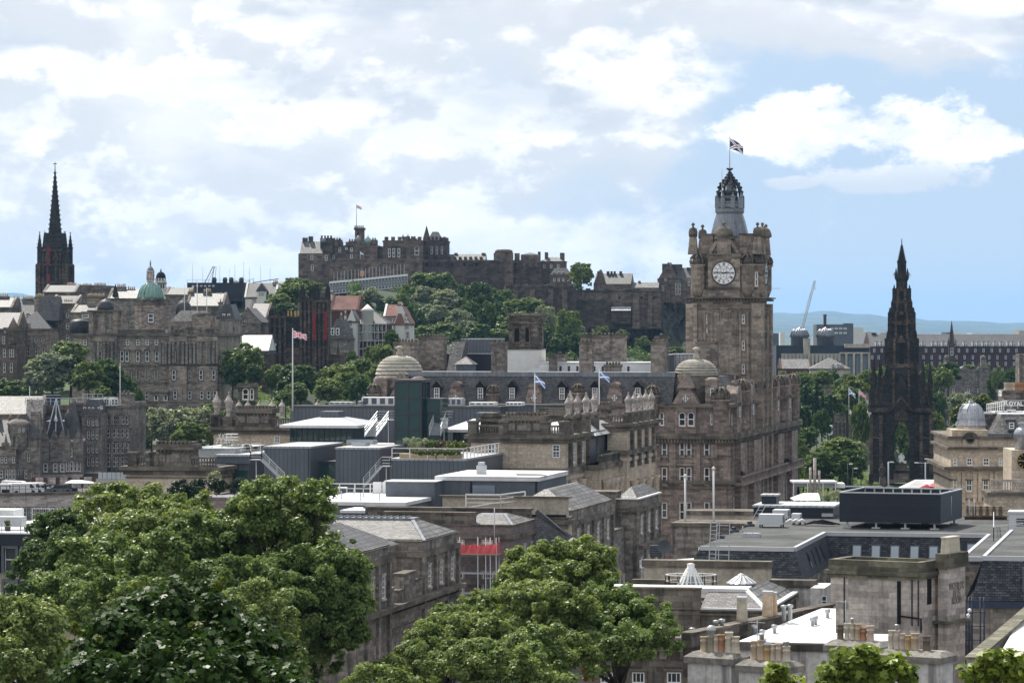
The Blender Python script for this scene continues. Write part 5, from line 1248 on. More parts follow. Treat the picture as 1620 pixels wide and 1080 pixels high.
for x_0,x_1,p0,p1 in((5,31,862,907),(34,62,862,907),(5,31,916,960),(34,62,916,960),(-25,2,862,907)):
 o=b.win(x_0+3,x_1-3,p0+3,p1-3,0,style='plain',sur=None,rows=2);m_=MB();a,q=b.fx(x_0),b.fx(x_1);za,zb_=b.fz(p1),b.fz(p0)
 m_.box(a,q,-.5,0,zb_-.25,zb_);m_.box(a,q,-.5,0,za,za+.25);m_.box(a,a+.22,-.5,0,za+.25,zb_-.25);m_.box(q-.22,q,-.5,0,za+.25,zb_-.25);b.part('window_surround',m_,'greypanel')
m_=MB();zr=h+.36;railing(m_,[(x0,.5,zr),(b.fx(60),.5,zr),(b.fx(60),20,zr),(x0,20,zr)],1.1,1.6,.03);b.part('railing',m_,'metal')
for i,(x_,y_,w_,d_,hh,mt,lab)in enumerate(((-14.5,8,3,2,1.1,'membrane','long pale ventilation box on the modern office roof'),(-13,17,7,3,1.2,'membrane','bright white roof box behind the ventilation ducts of the modern office'),(-6.5,5,3,1.4,1.2,'metal','low grey duct unit on legs on the modern office roof'))):
 u_=thing('roof_plant',lab,'roof plant',b.o.matrix_basis@Vector((x_,y_,zr)),b.o.rotation_euler.z)
 m_=MB();m_.box(-w_/2,w_/2,-d_/2,d_/2,.3,hh)
 for sx in(-1,1):
  for sy in(-1,1):m_.box(sx*w_*.45-.06,sx*w_*.45+.06,sy*d_*.4-.06,sy*d_*.4+.06,0,.3)
 for q in range(4):m_.box(-w_/2+w_*(q+.15)/4,-w_/2+w_*(q+.85)/4,-d_/2-.03,-d_/2,.45,hh-.15)
 m_.build('casing',M[mt],u_)
u_=thing('potted_shrub','small yellow green clipped shrub on the modern office roof','shrub',b.o.matrix_basis@Vector((b.fx(12,3),3,zr)),0)
m_=MB();m_.lathe(0,0,[(.25,0),(.3,.4)],10);m_.build('pot',M['darkmetal'],u_)
SHRUB=u_
# the big hotel with the clock tower
HB=Bl('clock_tower_hotel','huge brown sandstone hotel with a tall clock tower, corner domes and slate mansard','hotel',1155,500,22.0,12)
b=HB;k=500/F;z_=lambda py:b.fz(py)
xL=b.fx(585);dS=78.0
zc=z_(689);za=z_(641)
m_=MB()
m_.box(xL,0,0,dS,0,zc)
m_.box(xL+.4,-.4,.4,dS-.4,zc,za)
for z0,z1,o_ in((zc-.5,zc+.35,1.1),(zc-1.2,zc-.55,.6),(z_(766),z_(760),.5),(z_(773),z_(770),.3),(z_(722),z_(720),.15),(za-.3,za+.2,.35)):
 band(m_,xL,0,0,dS,z0,z1,o_,1)
for i in range(60):m_.box(-28+i*.48,-28+i*.48+.22,-.95,-.5,zc-1.0,zc-.52,1)
for i in range(110):m_.box(.5,.95,i*.7,i*.7+.32,zc-1.0,zc-.52,1)
b.part('wall',m_,['brown','cornice'])
for py0,py1,lst in((700,722,((1047,1055.5),(1075,1083),(1086,1094),(1114,1122.5))),(739,767,((1047,1055.5),(1075,1083),(1086,1094),(1114,1122.5))),(794,819,((1047,1055.5),(1114,1122.5))),(794,824,((1075,1083),(1086,1094)))):
 for x0,x1 in lst:b.win(x0,x1,py0,py1,0,sur='brown',rows=2)
for c,w_,arch in((1051.5,16,0),(1084.5,26,1),(1118.5,16,0)):
 m_=MB();a,q=b.fx(c-w_/2),b.fx(c+w_/2)
 if arch:m_.lathe((a+q)/2,-.1,[((q-a)/2,z_(734)),((q-a)/2*.9,z_(730)),((q-a)*.3,z_(727)),(.1,z_(726))],16,sy=.12)
 else:gable_y(m_,a,q,-.35,0,z_(734),1.0)
 m_.box(a,q,-.4,0,z_(737),z_(734));b.part('pediment',m_,'brown')
for c in(1064,1103,1130,1040):
 m_=MB();xx=b.fx(c);m_.box(xx-.5,xx+.5,-.3,0,z_(760),zc-1.2);b.part('pilaster',m_,'brown')
for x0,x1 in((1074,1084.5),(1088,1098.5)):b.win(x0,x1,652,674,-.12,style='arch',sur='brown')
b.win(1043.5,1050.5,652,673,.4,style='arch',sur='brown');b.win(1124,1128,653,672,.4,style='arch',sur='brown')
for zz0,hh,wd in((z_(722),2.4,1.0),(z_(767),2.9,1.0),(z_(822),3.2,1.1)):
 for i in range(22):
  yc=3.2+i*3.45
  if 26<yc<38 and i%2:continue
  b.swin(yc,wd,zz0,hh,0.0,sur='brown')
for i in range(12):b.swin(4+i*6.3,1.1,z_(673),2.2,-.4,style='arch',sur='brown')
m_=MB()
for i in range(23):
 yc=1.5+i*3.45;m_.box(0,.35,yc-.3,yc+.3,z_(760),zc-1.2)
for yc,ww in((8,6),(24,8),(52,7),(70,8)):m_.box(0,.9,yc-ww/2,yc+ww/2,0,zc-1.3)
b.part('bay',m_,'brown')
m_=MB();m_.box(0,1.7,2,dS-2,z_(766)-.3,z_(766)+.1)
n=90
for i in range(n):m_.box(1.4,1.6,2+(dS-4)*i/n,2+(dS-4)*i/n+.35,z_(766)+.1,z_(766)+.95)
m_.box(1.3,1.7,2,dS-2,z_(766)+.95,z_(766)+1.15);b.part('balcony',m_,'brown')
def crown(bl,x,y,z0,zt,r,mat='brown'):
 m_=MB();m_.lathe(x,y,[(r*.6,z0-1.2),(r*1.0,z0),(r*1.0,zt-r*2.1),(r*1.2,zt-r*2.0),(r*1.2,zt-r*1.8)],10)
 zc_=zt-r*1.8
 for i in range(8):
  a=2*pi*i/8;m_.tube([(x+r*q*cos(a),y+r*q*sin(a),zc_+w_*r)for q,w_ in((1.0,0),(1.12,.4),(1.0,.85),(.62,1.25),(.22,1.45))],r*.13,5,1)
 m_.lathe(x,y,[(r*.78,zc_),(r*.66,zc_+r*.6),(r*.3,zc_+r*1.05),(r*.16,zc_+r*1.25),(r*.25,zc_+r*1.4),(r*.08,zc_+r*1.55),(r*.16,zc_+r*1.7),(.03,zc_+r*1.85)],10,1)
 return bl.part('turret',m_,[mat,'cornice'])
for px,pt,pb,r_,yy in((1032,606,652,1.0,.2),(1140,608,690,1.25,.4),(915,604,640,.9,.2),(780,606,640,.9,.2),(592,604,640,1.0,.2)):
 crown(b,b.fx(px,yy),yy,z_(pb),b.fz(pt,px,yy),r_)
for yc in(14,31,46,60,76):crown(b,-.2,yc,zc+1,zc+8.6,1.15)
for yc in(8,23,38.5,53,68):
 m_=MB();m_.box(-1.5,.3,yc-2.4,yc+2.4,zc,zc+6.2);m_.prism([(-1.5,yc-2.4),(.3,yc-2.4),(.3,yc+2.4),(-1.5,yc+2.4)],zc+6.2,zc+7.4,0,top=[(-1.5,yc-.9),(.3,yc-.9),(.3,yc+.9),(-1.5,yc+.9)]);m_.lathe(-.4,yc,[(.9,zc+7.4),(.7,zc+8.0),(.1,zc+8.3),(.2,zc+8.7),(.03,zc+9.0)],10,0,sx=.8);b.part('gable',m_,'brown');b.swin(yc,1.1,zc+2.6,2.2,.3,style='arch',sur=None)
m_=MB();zt=z_(597)
m_.prism([(xL+.5,.6),(b.fx(1062),.6),(b.fx(1062),14),(xL+.5,14)],za+.2,zt,0,top=[(xL+3,3.6),(b.fx(1062),3.6),(b.fx(1062),12),(xL+3,12)])
m_.box(xL+3,b.fx(1062),3.5,12.1,zt,zt+.7,1)
m_.prism([(-14,8),(-.6,8),(-.6,dS-1),(-14,dS-1)],za+.2,zt,0,top=[(-12,8),(-3.4,8),(-3.4,dS-4),(-12,dS-4)])
m_.box(xL+6,-13,12.2,50,za,z_(593),1)
b.part('roof',m_,['slate','lead'])
RF=b
for c in(691,760,810,889,941,1009):
 yy=1.1;a,q=b.fx(c-5.5,yy),b.fx(c+5.5,yy);m_=MB();m_.box(a,q,yy,yy+3,za,b.fz(612,c,yy));gable_y(m_,a-.25,q+.25,yy-.3,yy+3.2,b.fz(612,c,yy),b.fz(602,c,yy)-b.fz(612,c,yy),0,1)
 do=b.part('dormer',m_,['slateblue','black']);o=b.win(c-4.3,c+4.3,613,632,yy,sur=None,cols=2,rows=4,parent=do)
def round_window(bl,px,py,rpx,y,par):
 xc,zc_=bl.front(px,py,y);r=rpx*bl.Y/F;m_=MB();n=16
 m_.face([(xc+r*cos(2*pi*i/n),y-.05,zc_+r*sin(2*pi*i/n))for i in range(n)])
 for i in range(n):
  a,c=2*pi*i/n,2*pi*(i+1)/n
  for r0,r1,mm in((r*.62,r*.8,1),(r,r*1.35,2)):m_.face([(xc+r0*cos(a),y-.1,zc_+r0*sin(a)),(xc+r1*cos(a),y-.1,zc_+r1*sin(a)),(xc+r1*cos(c),y-.1,zc_+r1*sin(c)),(xc+r0*cos(c),y-.1,zc_+r0*sin(c))],mm)
 for sx,sz in((1,0),(0,1)):m_.box(xc-(r if sx else.05),xc+(r if sx else.05),y-.11,y-.06,zc_-(r if sz else.05),zc_+(r if sz else.05),1)
 return m_.build('round_window',[M['glass'],M['white'],M['brown']],par)
for c in(721,844.5,972):
 yy=.3;a,q=b.fx(c-12,yy),b.fx(c+12,yy);m_=MB();xm=(a+q)/2;hw=(q-a)/2
 m_.box(a,q,yy,yy+2.5,za-.2,z_(628));m_.prism([(a,yy),(q,yy),(q,yy+2.5),(a,yy+2.5)],z_(628),z_(612),0,top=[(xm-hw*.55,yy),(xm+hw*.55,yy),(xm+hw*.55,yy+2.5),(xm-hw*.55,yy+2.5)])
 n=12
 for r_,y0_,zz_ in((hw*.66,yy-.2,z_(613)),):
  pts=[(xm+r_*cos(pi*i/n),zz_+r_*sin(pi*i/n))for i in range(n+1)]
  m_.face([(x,y0_,z)for x,z in pts],0)
  for p,q2 in zip(pts[:-1],pts[1:]):m_.face([(p[0],y0_,p[1]),(p[0],yy+2.5,p[1]),(q2[0],yy+2.5,q2[1]),(q2[0],y0_,q2[1])],1)
 do=b.part('dormer',m_,['brown','cornice']);round_window(b,c,629,5.2,yy-.02,do)
M['domestone']=surf('pale_dome_stone',(0.50,0.47,0.40),(0.42,0.39,0.33),1.2,0.5,blot=0.5,streak=0.25,lichen=(0.3,0.28,0.18))
def corner_dome(c,x0,x1,ptop,pbase,pfin,yc):
 xc=b.fx(c,yc);r=(b.fx(x1,yc)-b.fx(x0,yc))/2;zf=lambda py:b.fz(py,c,yc)
 m_=MB()
 m_.lathe(xc,yc,[(r*1.28,za),(r*1.2,zf(pbase+22)),(r*1.08,zf(pbase+8)),(r*1.03,zf(pbase)),(r*1.0,zf(pbase)+.1)],24,1)
 h_=zf(ptop)-zf(pbase);n=9;pr=[]
 for i in range(n):
  t0,t1=i/n,(i+1)/n
  r0=r*cos(t0*pi/2*.94)**.9;pr+=[(r0*1.0,zf(pbase)+h_*sin(t0*pi/2)),(r0*.93,zf(pbase)+h_*(sin(t1*pi/2)-.035)),(r0*.86,zf(pbase)+h_*(sin(t1*pi/2)-.03))]
 m_.lathe(xc,yc,pr+[(r*.12,zf(ptop))],28,0,smooth=False)
 m_.lathe(xc,yc,[(r*.16,zf(ptop)-.2),(r*.13,zf(ptop)+.5),(r*.09,zf(ptop)+.7),(r*.09,zf(pfin+6)),(r*.17,zf(pfin+4.5)),(r*.17,zf(pfin+2)),(r*.05,zf(pfin))],12)
 b.part('dome',m_,['domestone','cornice'])
corner_dome(1101.5,1067,1137,568,594,549,6.5)
corner_dome(632,594,670,562,598,547,6.5)
for c in(1084.5,632):
 yy=-.1;a,q=b.fx(c-22,yy),b.fx(c+22,yy);m_=MB();m_.box(a+.5,q-.5,yy,4,zc,z_(640));m_.prism([(a,yy),(q,yy),(q,4),(a,4)],z_(640),z_(615),0,top=[(a+1.4,yy),(q-1.4,yy),(q-1.4,4),(a+1.4,4)])
 gable_y(m_,b.fx(c-13),b.fx(c+13),yy-.35,4,z_(613),2.0,1,0);m_.box(b.fx(c-13),b.fx(c+13),yy-.35,4,z_(615),z_(613),1)
 do=b.part('gable',m_,['brown','cornice']);round_window(b,c,630,5.5,yy-.02,do)
for px in(1126,604,660):
 m_=MB();xx=b.fx(px,1);m_.box(xx-.9,xx+.9,.5,3,zc,z_(604));m_.lathe(xx,1.6,[(1.2,z_(604)),(1.1,z_(600)),(.6,z_(597.5)),(.1,z_(597))],12,sy=.8);b.part('attic_wing',m_,'brown')
b.win(1123.5,1129.5,614,626,.5,sur=None)
for x0,x1,pt,yy,n,pb in((625,664,541,16,8,600),(665,705,533,22,9,600),(779,801,541,4.5,3,610),(918,938,541,4.5,3,610),(920,990,531,24,12,590),(1031,1053,541,4.5,3,640),(1038,1056,532,12,3,590),(1103,1136,540,13,6,600),(958,982,577,12.5,5,592),(870,880,563,16,3,590),(878,895,561,20,4,590)):
 a,q=b.fx(x0,yy),b.fx(x1,yy);chimney(b,a,q,yy-.9,yy+.9,b.fz(pb,None,yy)-1,b.fz(pt,(x0+x1)/2,yy),n,'grey','cornice',.45)
yy=20;a,q=b.fx(802,yy),b.fx(853,yy);zf=lambda py:b.fz(py,827,yy);w_=q-a
m_=MB();m_.box(a,q,yy,yy+w_,z_(600),zf(553));b.part('tower_base',m_,'harl')
m_=MB();m_.box(a+.3,q-.3,yy+.3,yy+w_-.3,zf(553),zf(500));band(m_,a,q,yy,yy+w_,zf(553),zf(551),.15,1);band(m_,a,q,yy,yy+w_,zf(512),zf(510),.12,1);band(m_,a,q,yy,yy+w_,zf(499),zf(495),.25,1)
for x_ in(a+.3,q-.3-.7,(a+q)/2-.35):m_.box(x_,x_+.7,yy+.1,yy+.4,zf(550),zf(512))
b.part('belvedere',m_,['buff_dirty','cornice'])
for c in(818,833):b.win(c-4.2,c+4.2,519,541,yy+.28,style='archopen',sur='cornice',glass='black')
for c in(1.5,3.0):b.win_at(q-.3,yy+c,zf(541),.75,zf(519)-zf(541),pi/2,20,style='archopen',sur='cornice',glass='black')
for nm,x0,x1,p0,p1,yy,d_,mt,lab in(('plant_room',730,781,537,561,26,8,'zinc','grey seamed metal plant room on the hotel roof'),('plant_room',706,782,560,592,24,8,'navy','dark blue plant room under the grey seamed one on the hotel roof'),('roof_screen',853,1032,574,592,18,10,'membrane','long bright white roof screen behind the slate mansard'),('roof_plant',1034,1060,562,590,16,6,'greypanel','grey block beside the hotel corner dome'),('roof_plant',1060,1100,561,588,20,6,'zincroof','pale roofed block behind the hotel corner dome')):
 yl=yy;aa,qq=b.fx(x0,yl),b.fx(x1,yl);z0_,z1_=b.fz(p1,x0,yl),b.fz(p0,x0,yl)
 o=thing(nm,lab,'roof plant',b.o.matrix_basis@Vector((aa,yl,z0_)),b.o.rotation_euler.z);m_=MB();m_.box(0,qq-aa,0,d_,-2.5,z1_-z0_);m_.box(-.1,qq-aa+.1,-.1,d_+.1,z1_-z0_,z1_-z0_+.15,1)
 if nm=='roof_screen':
  for i in range(9):m_.box((qq-aa)*(.18+i*.075),(qq-aa)*(.18+i*.075)+.35,-.06,0,.2,1.3,2)
  m_.prism([(-3,-1.5),(2,-1.5),(2,0),(-3,0)],-1,1.0,0,top=[(-1,-1.5),(2,-1.5),(2,0),(-1,0)])
 m_.build('casing',[M[mt],M['zincroof']if nm!='roof_screen' else M['membrane'],M['darkmetal']],o)
yy=15;m_=MB();a,q=b.fx(706,yy),b.fx(724,yy);gable_y(m_,a,q,yy,yy+8,z_(590),0.1);m_.prism([(a,yy),(q,yy),(q,yy+6),(a,yy+6)],z_(595),b.fz(541,None,yy),0,top=[(a,yy+4),(a+2.2,yy+4),(a+2.2,yy+6),(a,yy+6)]);b.part('roof',m_,'slatepale')
yy=13;m_=MB();a,q=b.fx(719,yy),b.fx(749,yy);m_.box(a+.3,q-.3,yy,yy+3,z_(592),b.fz(577,None,yy));hip(m_,a,q,yy-.3,yy+3.3,b.fz(577,None,yy),1.2,None,None,1);b.part('roof_house',m_,['greypanel','slatepale'])
# clock tower
TB=Bl('tower_frame',None,None,1199,530,22.0,12);k=530/F;b=TB;zz=lambda py,px=None,y=0:b.fz(py,px,y)
Wt=-b.fx(1095);x0=-Wt
m_=MB();m_.box(x0,0,0,Wt,0,zz(471))
for q in((x0,'x'),(0,'x')):
 for yv in(0,Wt):m_.box(q[0]-.9,q[0]+.9,yv-.9,yv+.9,0,zz(480),0)
for i in range(5):
 t_=.55+i*.55
 m_.box(.25,.55,t_+1.2,t_+1.5,0,zz(500),0);m_.box(.25,.6,Wt-t_-1.5,Wt-t_-1.2,0,zz(500),0)
for px,w_ in((1115,.35),(1126,.35),(1171,.35),(1183,.35)):m_.box(b.fx(px)-w_/2,b.fx(px)+w_/2,-.3,0,0,zz(493))
m_.box(b.fx(1126),b.fx(1171),-.06,0,0,zz(510),0)
n=9
for cpx in(1131.5,1145.5,1159.5):
 xc=b.fx(cpx);r_=.55
 for i in range(n):
  a,c=pi*i/n,pi*(i+1)/n
  m_.obox((xc+r_*cos(a),-.12,zz(495)+r_*sin(a)),(xc+r_*cos(c),-.12,zz(495)+r_*sin(c)),.25,.18)
 for s_ in(-1,1):m_.box(xc+s_*r_-.1,xc+s_*r_+.1,-.25,0,zz(505),zz(495))
band(m_,x0,0,0,Wt,zz(476),zz(472),.7,1);band(m_,x0,0,0,Wt,zz(472),zz(470),1.3,1);band(m_,x0,0,0,Wt,zz(488),zz(486),.3,0)
for i in range(24):m_.box(x0-.9+i*(Wt+1.8)/24,x0-.9+(i+.5)*(Wt+1.8)/24,-1.05,-.6,zz(476),zz(472.5),1)
for i in range(24):m_.box(.6,1.05,-.9+i*(Wt+1.8)/24,-.9+(i+.5)*(Wt+1.8)/24,zz(476),zz(472.5),1)
tw=b.part('tower_shaft',m_,['tower','cornice'],HB.o)
def into_hotel(o):
 o.parent=HB.o;o.matrix_parent_inverse=Matrix.Identity(4)
 o.matrix_basis=HB.o.matrix_basis.inverted()@TB.o.matrix_basis@o.matrix_basis
into_hotel(tw)
def tpart(name,m_,mats):
 o=b.part(name,m_,mats,HB.o);into_hotel(o);return o
for px,p0,p1 in((1116.5,498,512),(1176,498,512),(1176,539,554),(1176,576,591),(1117,519,526)):
 o=b.win(px-2.3,px+2.3,p0,p1,0,sur='tower',parent=HB.o);into_hotel(o)
m_=MB();xa,xb_=b.fx(1099),0-.1;
m_.box(x0+.8,-.8,.8,Wt-.8,zz(470),zz(401));m_.box(x0-.2,.2,-.2,Wt+.2,zz(470),zz(458));
m_.box(b.fx(1120,-.5),b.fx(1171,-.5),-.5,1.5,zz(470),zz(401));m_.box(-1.5,.5,Wt/2-2.5,Wt/2+2.5,zz(470),zz(401))
m_.box(b.fx(1118,-.7),b.fx(1173,-.7),-.75,1,zz(408),zz(402),1);m_.box(-1,.75,Wt/2-2.7,Wt/2+2.7,zz(408),zz(402),1);m_.box(b.fx(1118,-.7),b.fx(1173,-.7),-.7,1,zz(458),zz(454),1)
xs=lambda px:b.fx(px,.6)
m_.prism([(x0+.6,.6),(-.6,.6),(-.6,Wt-.6),(x0+.6,Wt-.6)],zz(401),zz(376),0,top=[(x0+1.2,1.2),(-1.2,1.2),(-1.2,Wt-1.2),(x0+1.2,Wt-1.2)])
for p0,p1,pt in((1108,1128,369),(1169.5,1192,369)):
 m_.box(xs(p0),xs(p1),.6,2.6,zz(401),zz(pt+2));m_.box(xs(p0)-.15,xs(p1)+.15,.45,2.75,zz(pt+2),zz(pt),1);m_.box(-2.6,-.6,1.5 if p0<1150 else Wt-3.8,3.8 if p0<1150 else Wt-1.5,zz(401),zz(pt+2))
m_.box(b.fx(1134,-.4),b.fx(1156,-.4),-.4,2,zz(401),zz(378));
for s_,e_ in((1123,1134),(1168,1156)):m_.obox((b.fx(s_,-.3),-.3,zz(400)),(b.fx(e_,-.3),-.3,zz(381)),.5,.5)
m_.box(b.fx(1130,-.5),b.fx(1160,-.5),-.5,2,zz(378),zz(374),1)
m_.lathe(b.fx(1145,.6),.6,[(1.5,zz(374)),(1.48,zz(369)),(1.2,zz(362)),(.7,zz(358)),(.15,zz(356.5)),(.12,zz(355)),(.32,zz(353.5)),(.3,zz(351.5)),(.05,zz(350))],16,1)
m_.lathe(.0,Wt/2,[(1.5,zz(374)),(1.48,zz(369)),(1.2,zz(362)),(.7,zz(358)),(.15,zz(356.5)),(.3,zz(352)),(.05,zz(350))],14,1);m_.box(-2,.4,Wt/2-1.2,Wt/2+1.2,zz(401),zz(374))
for cx_,cy_ in((x0+.1,.3),(-.1,.3),(-.1,Wt-.3),(x0+.1,Wt-.3)):
 m_.prism([(cx_-.75,cy_-.7),(cx_+.75,cy_-.7),(cx_+.75,cy_+.7),(cx_-.75,cy_+.7)],zz(402),zz(374),0,top=[(cx_-.5,cy_-.5),(cx_+.5,cy_-.5),(cx_+.5,cy_+.5),(cx_-.5,cy_+.5)])
 m_.lathe(cx_,cy_,[(.68,zz(374)),(.72,zz(366)),(.6,zz(361)),(.2,zz(359)),(.1,zz(357)),(.28,zz(355.5)),(.28,zz(353.5)),(.04,zz(351))],12,1)
tpart('clock_stage',m_,['tower','cornice'])
for cx_,cy_ in((x0+.9,.2),(-1.6,.2),(-.2,1.4),(-.2,Wt-1.2),(x0+.2,Wt-.4)):
 o=crown(b,cx_,cy_,zz(470)+1.2,zz(397),1.15,'tower');into_hotel(o)
for px in(1198,):
 o=b.win(1194.5,1199,430,453,-.22,sur='tower',parent=HB.o);into_hotel(o)
def clock_face(r,hand_h,hand_m):
 m_=MB();n=48;c=lambda a,rr,y:(rr*sin(a),y,rr*cos(a))
 m_.face([c(-2*pi*i/n,r,-.02)for i in range(n)],0)
 def ring(r0,r1,mm,y):
  for i in range(n):
   a,b_=2*pi*i/n,2*pi*(i+1)/n
   m_.face([c(a,r0,y),c(a,r1,y),c(b_,r1,y),c(b_,r0,y)],mm)
 ring(r*.98,r*1.06,1,-.1);ring(r*.57,r*.60,1,-.035)
 num=['XII','I','II','III','IIII','V','VI','VII','VIII','IX','X','XI']
 for q,s in enumerate(num):
  A_=2*pi*q/12;wds={'I':.05,'V':.11,'X':.11};tot=sum(wds[ch]for ch in s);off=-tot/2
  def pt(u,v):ca,sa=cos(A_),sin(A_);x=u*r;zr=v*r;return(x*ca+zr*sa,-.04,-x*sa+zr*ca)
  def stroke(u0,v0,u1,v1,w_):m_.face([pt(u0-w_,v0),pt(u0+w_,v0),pt(u1+w_,v1),pt(u1-w_,v1)],1)
  for ch in s:
   w_=wds[ch];cc=off+w_/2
   if ch=='I':stroke(cc,.66,cc,.9,.017)
   elif ch=='V':stroke(cc-.035,.9,cc,.66,.017);stroke(cc+.035,.9,cc,.66,.012)
   else:stroke(cc-.035,.9,cc+.035,.66,.017);stroke(cc+.035,.9,cc-.035,.66,.012)
   off+=w_
 for i in range(6):
  a=2*pi*i/6
  for b_,rr in((a+pi/6,.57),(a-pi/6,.57)):
   p=Vector(c(a,r*.28,-.04));q=Vector(c(b_,r*rr,-.04));m_.obox(p,q,.035,.02,1,up=(0,1,0))
  p=Vector(c(a,0,-.04));q=Vector(c(a,r*.28,-.04));m_.obox(p,q,.03,.02,1,up=(0,1,0))
 for i in range(60):m_.obox(c(2*pi*i/60,r*.93,-.05),c(2*pi*i/60,r*.97,-.05),.03,.02,1,up=(0,1,0))
 face_me=m_.mesh('clock_dial',[M['dial'],M['black']])
 hm_=MB()
 for A_,L,w_ in((hand_h,.55,.10),(hand_m,.92,.07)):
  p=lambda u,v:(v*r*sin(A_)+u*r*cos(A_),-.09,v*r*cos(A_)-u*r*sin(A_))
  hm_.face([p(-w_/3,-.16),p(w_/3,-.16),p(w_/2,L*.72),p(0,L),p(-w_/2,L*.72)])
 hm_.lathe(0,0,[(.05,0),(.02,0)],6)
 return face_me,hm_.mesh('hands',[M['black']])
M['dial']=plain('white_dial_glass',(.82,.82,.82),.4,.4,var=.03)
fm,hm2=clock_face(18.2*k,R(83),R(276))
xc,zc_=b.front(1145,431.8,-.5)
for loc,rz in(((xc,-.56,zc_),0),((.56,Wt/2,zc_),pi/2)):
 o=put('clock',fm,HB.o,loc,rz);into_hotel(o);put('clock_hands',hm2,o)
yc=Wt/2;xc=x0+Wt/2;zq=lambda py:b.fz(py,1154.5,yc);kk=(530+5)/F
m_=MB();m_.lathe(xc,yc,[(33*kk,zq(384)),(29.5*kk,zq(366)),(25.5*kk,zq(350)),(21.5*kk,zq(338))],8,0,pi/8,False);tpart('lead_roof',m_,'lead')
m_=MB();m_.lathe(xc,yc,[(22.5*kk,zq(338)),(23.8*kk,zq(335)),(23.8*kk,zq(331)),(22*kk,zq(330))],8,0,pi/8,False)
for i in range(8):
 a=pi/8+i*pi/4;x_,y_=xc+20.5*kk*cos(a),yc+20.5*kk*sin(a)
 m_.prism([(x_-.32,y_-.32),(x_+.32,y_-.32),(x_+.32,y_+.32),(x_-.32,y_+.32)],zq(330),zq(313));m_.lathe(x_,y_,[(.36,zq(313)),(.3,zq(310)),(.1,zq(308)),(.15,zq(306)),(.02,zq(304))],8)
 a2=a+pi/4;x2,y2=xc+20.5*kk*cos(a2),yc+20.5*kk*sin(a2)
 m_.obox((x_,y_,zq(320)),(x2,y2,zq(320)),.12,.25);m_.obox((x_,y_,zq(325)),(x2,y2,zq(325)),.08,.6)
m_.lathe(xc,yc,[(9.5*kk,zq(331)),(9.5*kk,zq(302)),(10.5*kk,zq(301)),(9.2*kk,zq(299)),(5*kk,zq(295)),(3.4*kk,zq(292)),(2*kk,zq(289)),(.3*kk,zq(286))],8,0,pi/8,False)
tpart('lantern',m_,'lead')
m_=MB()
for i in range(8):
 a=i*pi/4
 m_.lathe(xc+9.6*kk*cos(a)*.97,yc+9.6*kk*sin(a)*.97,[(.3,zq(322)),(.3,zq(314))],8);m_.lathe(xc+9.3*kk*cos(a),yc+9.3*kk*sin(a),[(.32,zq(309)),(.32,zq(304))],10)
tpart('lantern_opening',m_,'darkmetal')
m_=MB()
for i in range(8):
 a=pi/8+i*pi/4
 pts=[(20,313),(19.2,304),(17.4,297),(14.2,291),(10,286),(5.5,281.5),(2.6,277),(1.6,272)]
 m_.tube([(xc+q*kk*cos(a),yc+q*kk*sin(a),zq(p))for q,p in pts],.17,6)
 m_.tube([(xc+(q-2.5)*kk*cos(a),yc+(q-2.5)*kk*sin(a),zq(p+1))for q,p in pts[:6]],.09,5)
 for q,p in pts[:7]:m_.lathe(xc+(q+1.3)*kk*cos(a),yc+(q+1.3)*kk*sin(a),[(.05,zq(p)-.2),(.24,zq(p)),(.05,zq(p)+.28)],6)
 for(q,p),(q2,p2)in zip(pts[:-2],pts[1:-1]):m_.obox((xc+q*kk*cos(a),yc+q*kk*sin(a),zq(p)),(xc+(q2-2.5)*kk*cos(a),yc+(q2-2.5)*kk*sin(a),zq(p2)),.07,.07)
for p,q in((304,19),(293,14.8),(285,9)):m_.tube([(xc+q*kk*cos(i*pi/8),yc+q*kk*sin(i*pi/8),zq(p))for i in range(17)],.08,5)
m_.lathe(xc,yc,[(1.6*kk,zq(286)),(1.3*kk,zq(274)),(2*kk,zq(273)),(1.2*kk,zq(272)),(1.4*kk,zq(270.5)),(4*kk,zq(269)),(4.4*kk,zq(267.3)),(.5*kk,zq(267))],10)
for i in range(8):a=i*pi/4;m_.lathe(xc+4.2*kk*cos(a),yc+4.2*kk*sin(a),[(.14,zq(268)),(.1,zq(266.3)),(.02,zq(265.5))],6)
tpart('crown',m_,'darkmetal')
m_=MB();xa=b.fx(1142,2);m_.tube([(xa,2,zz(330)),(xa,2,zz(265))],.05,5);m_.obox((.3,Wt,zz(455)),(2.2,Wt,zz(455)),.06,.06);tpart('antenna',m_,'metal')
bpy.data.objects.remove(TB.o)
Yt=530+Wt/2
fp=flag_pole(1154.4,218,268,Yt,'flagpole with a dark crossed flag topping the clock tower crown',kind='house',r=.07,r1=.04,flagsize=(2.3,1.7),droop=.45,mat='metal')
HOTEL_SHRUBS=[(1150,752),(1160,750),(1174,750),(1211,742),(1240,730),(1247,729),(1162,762)]
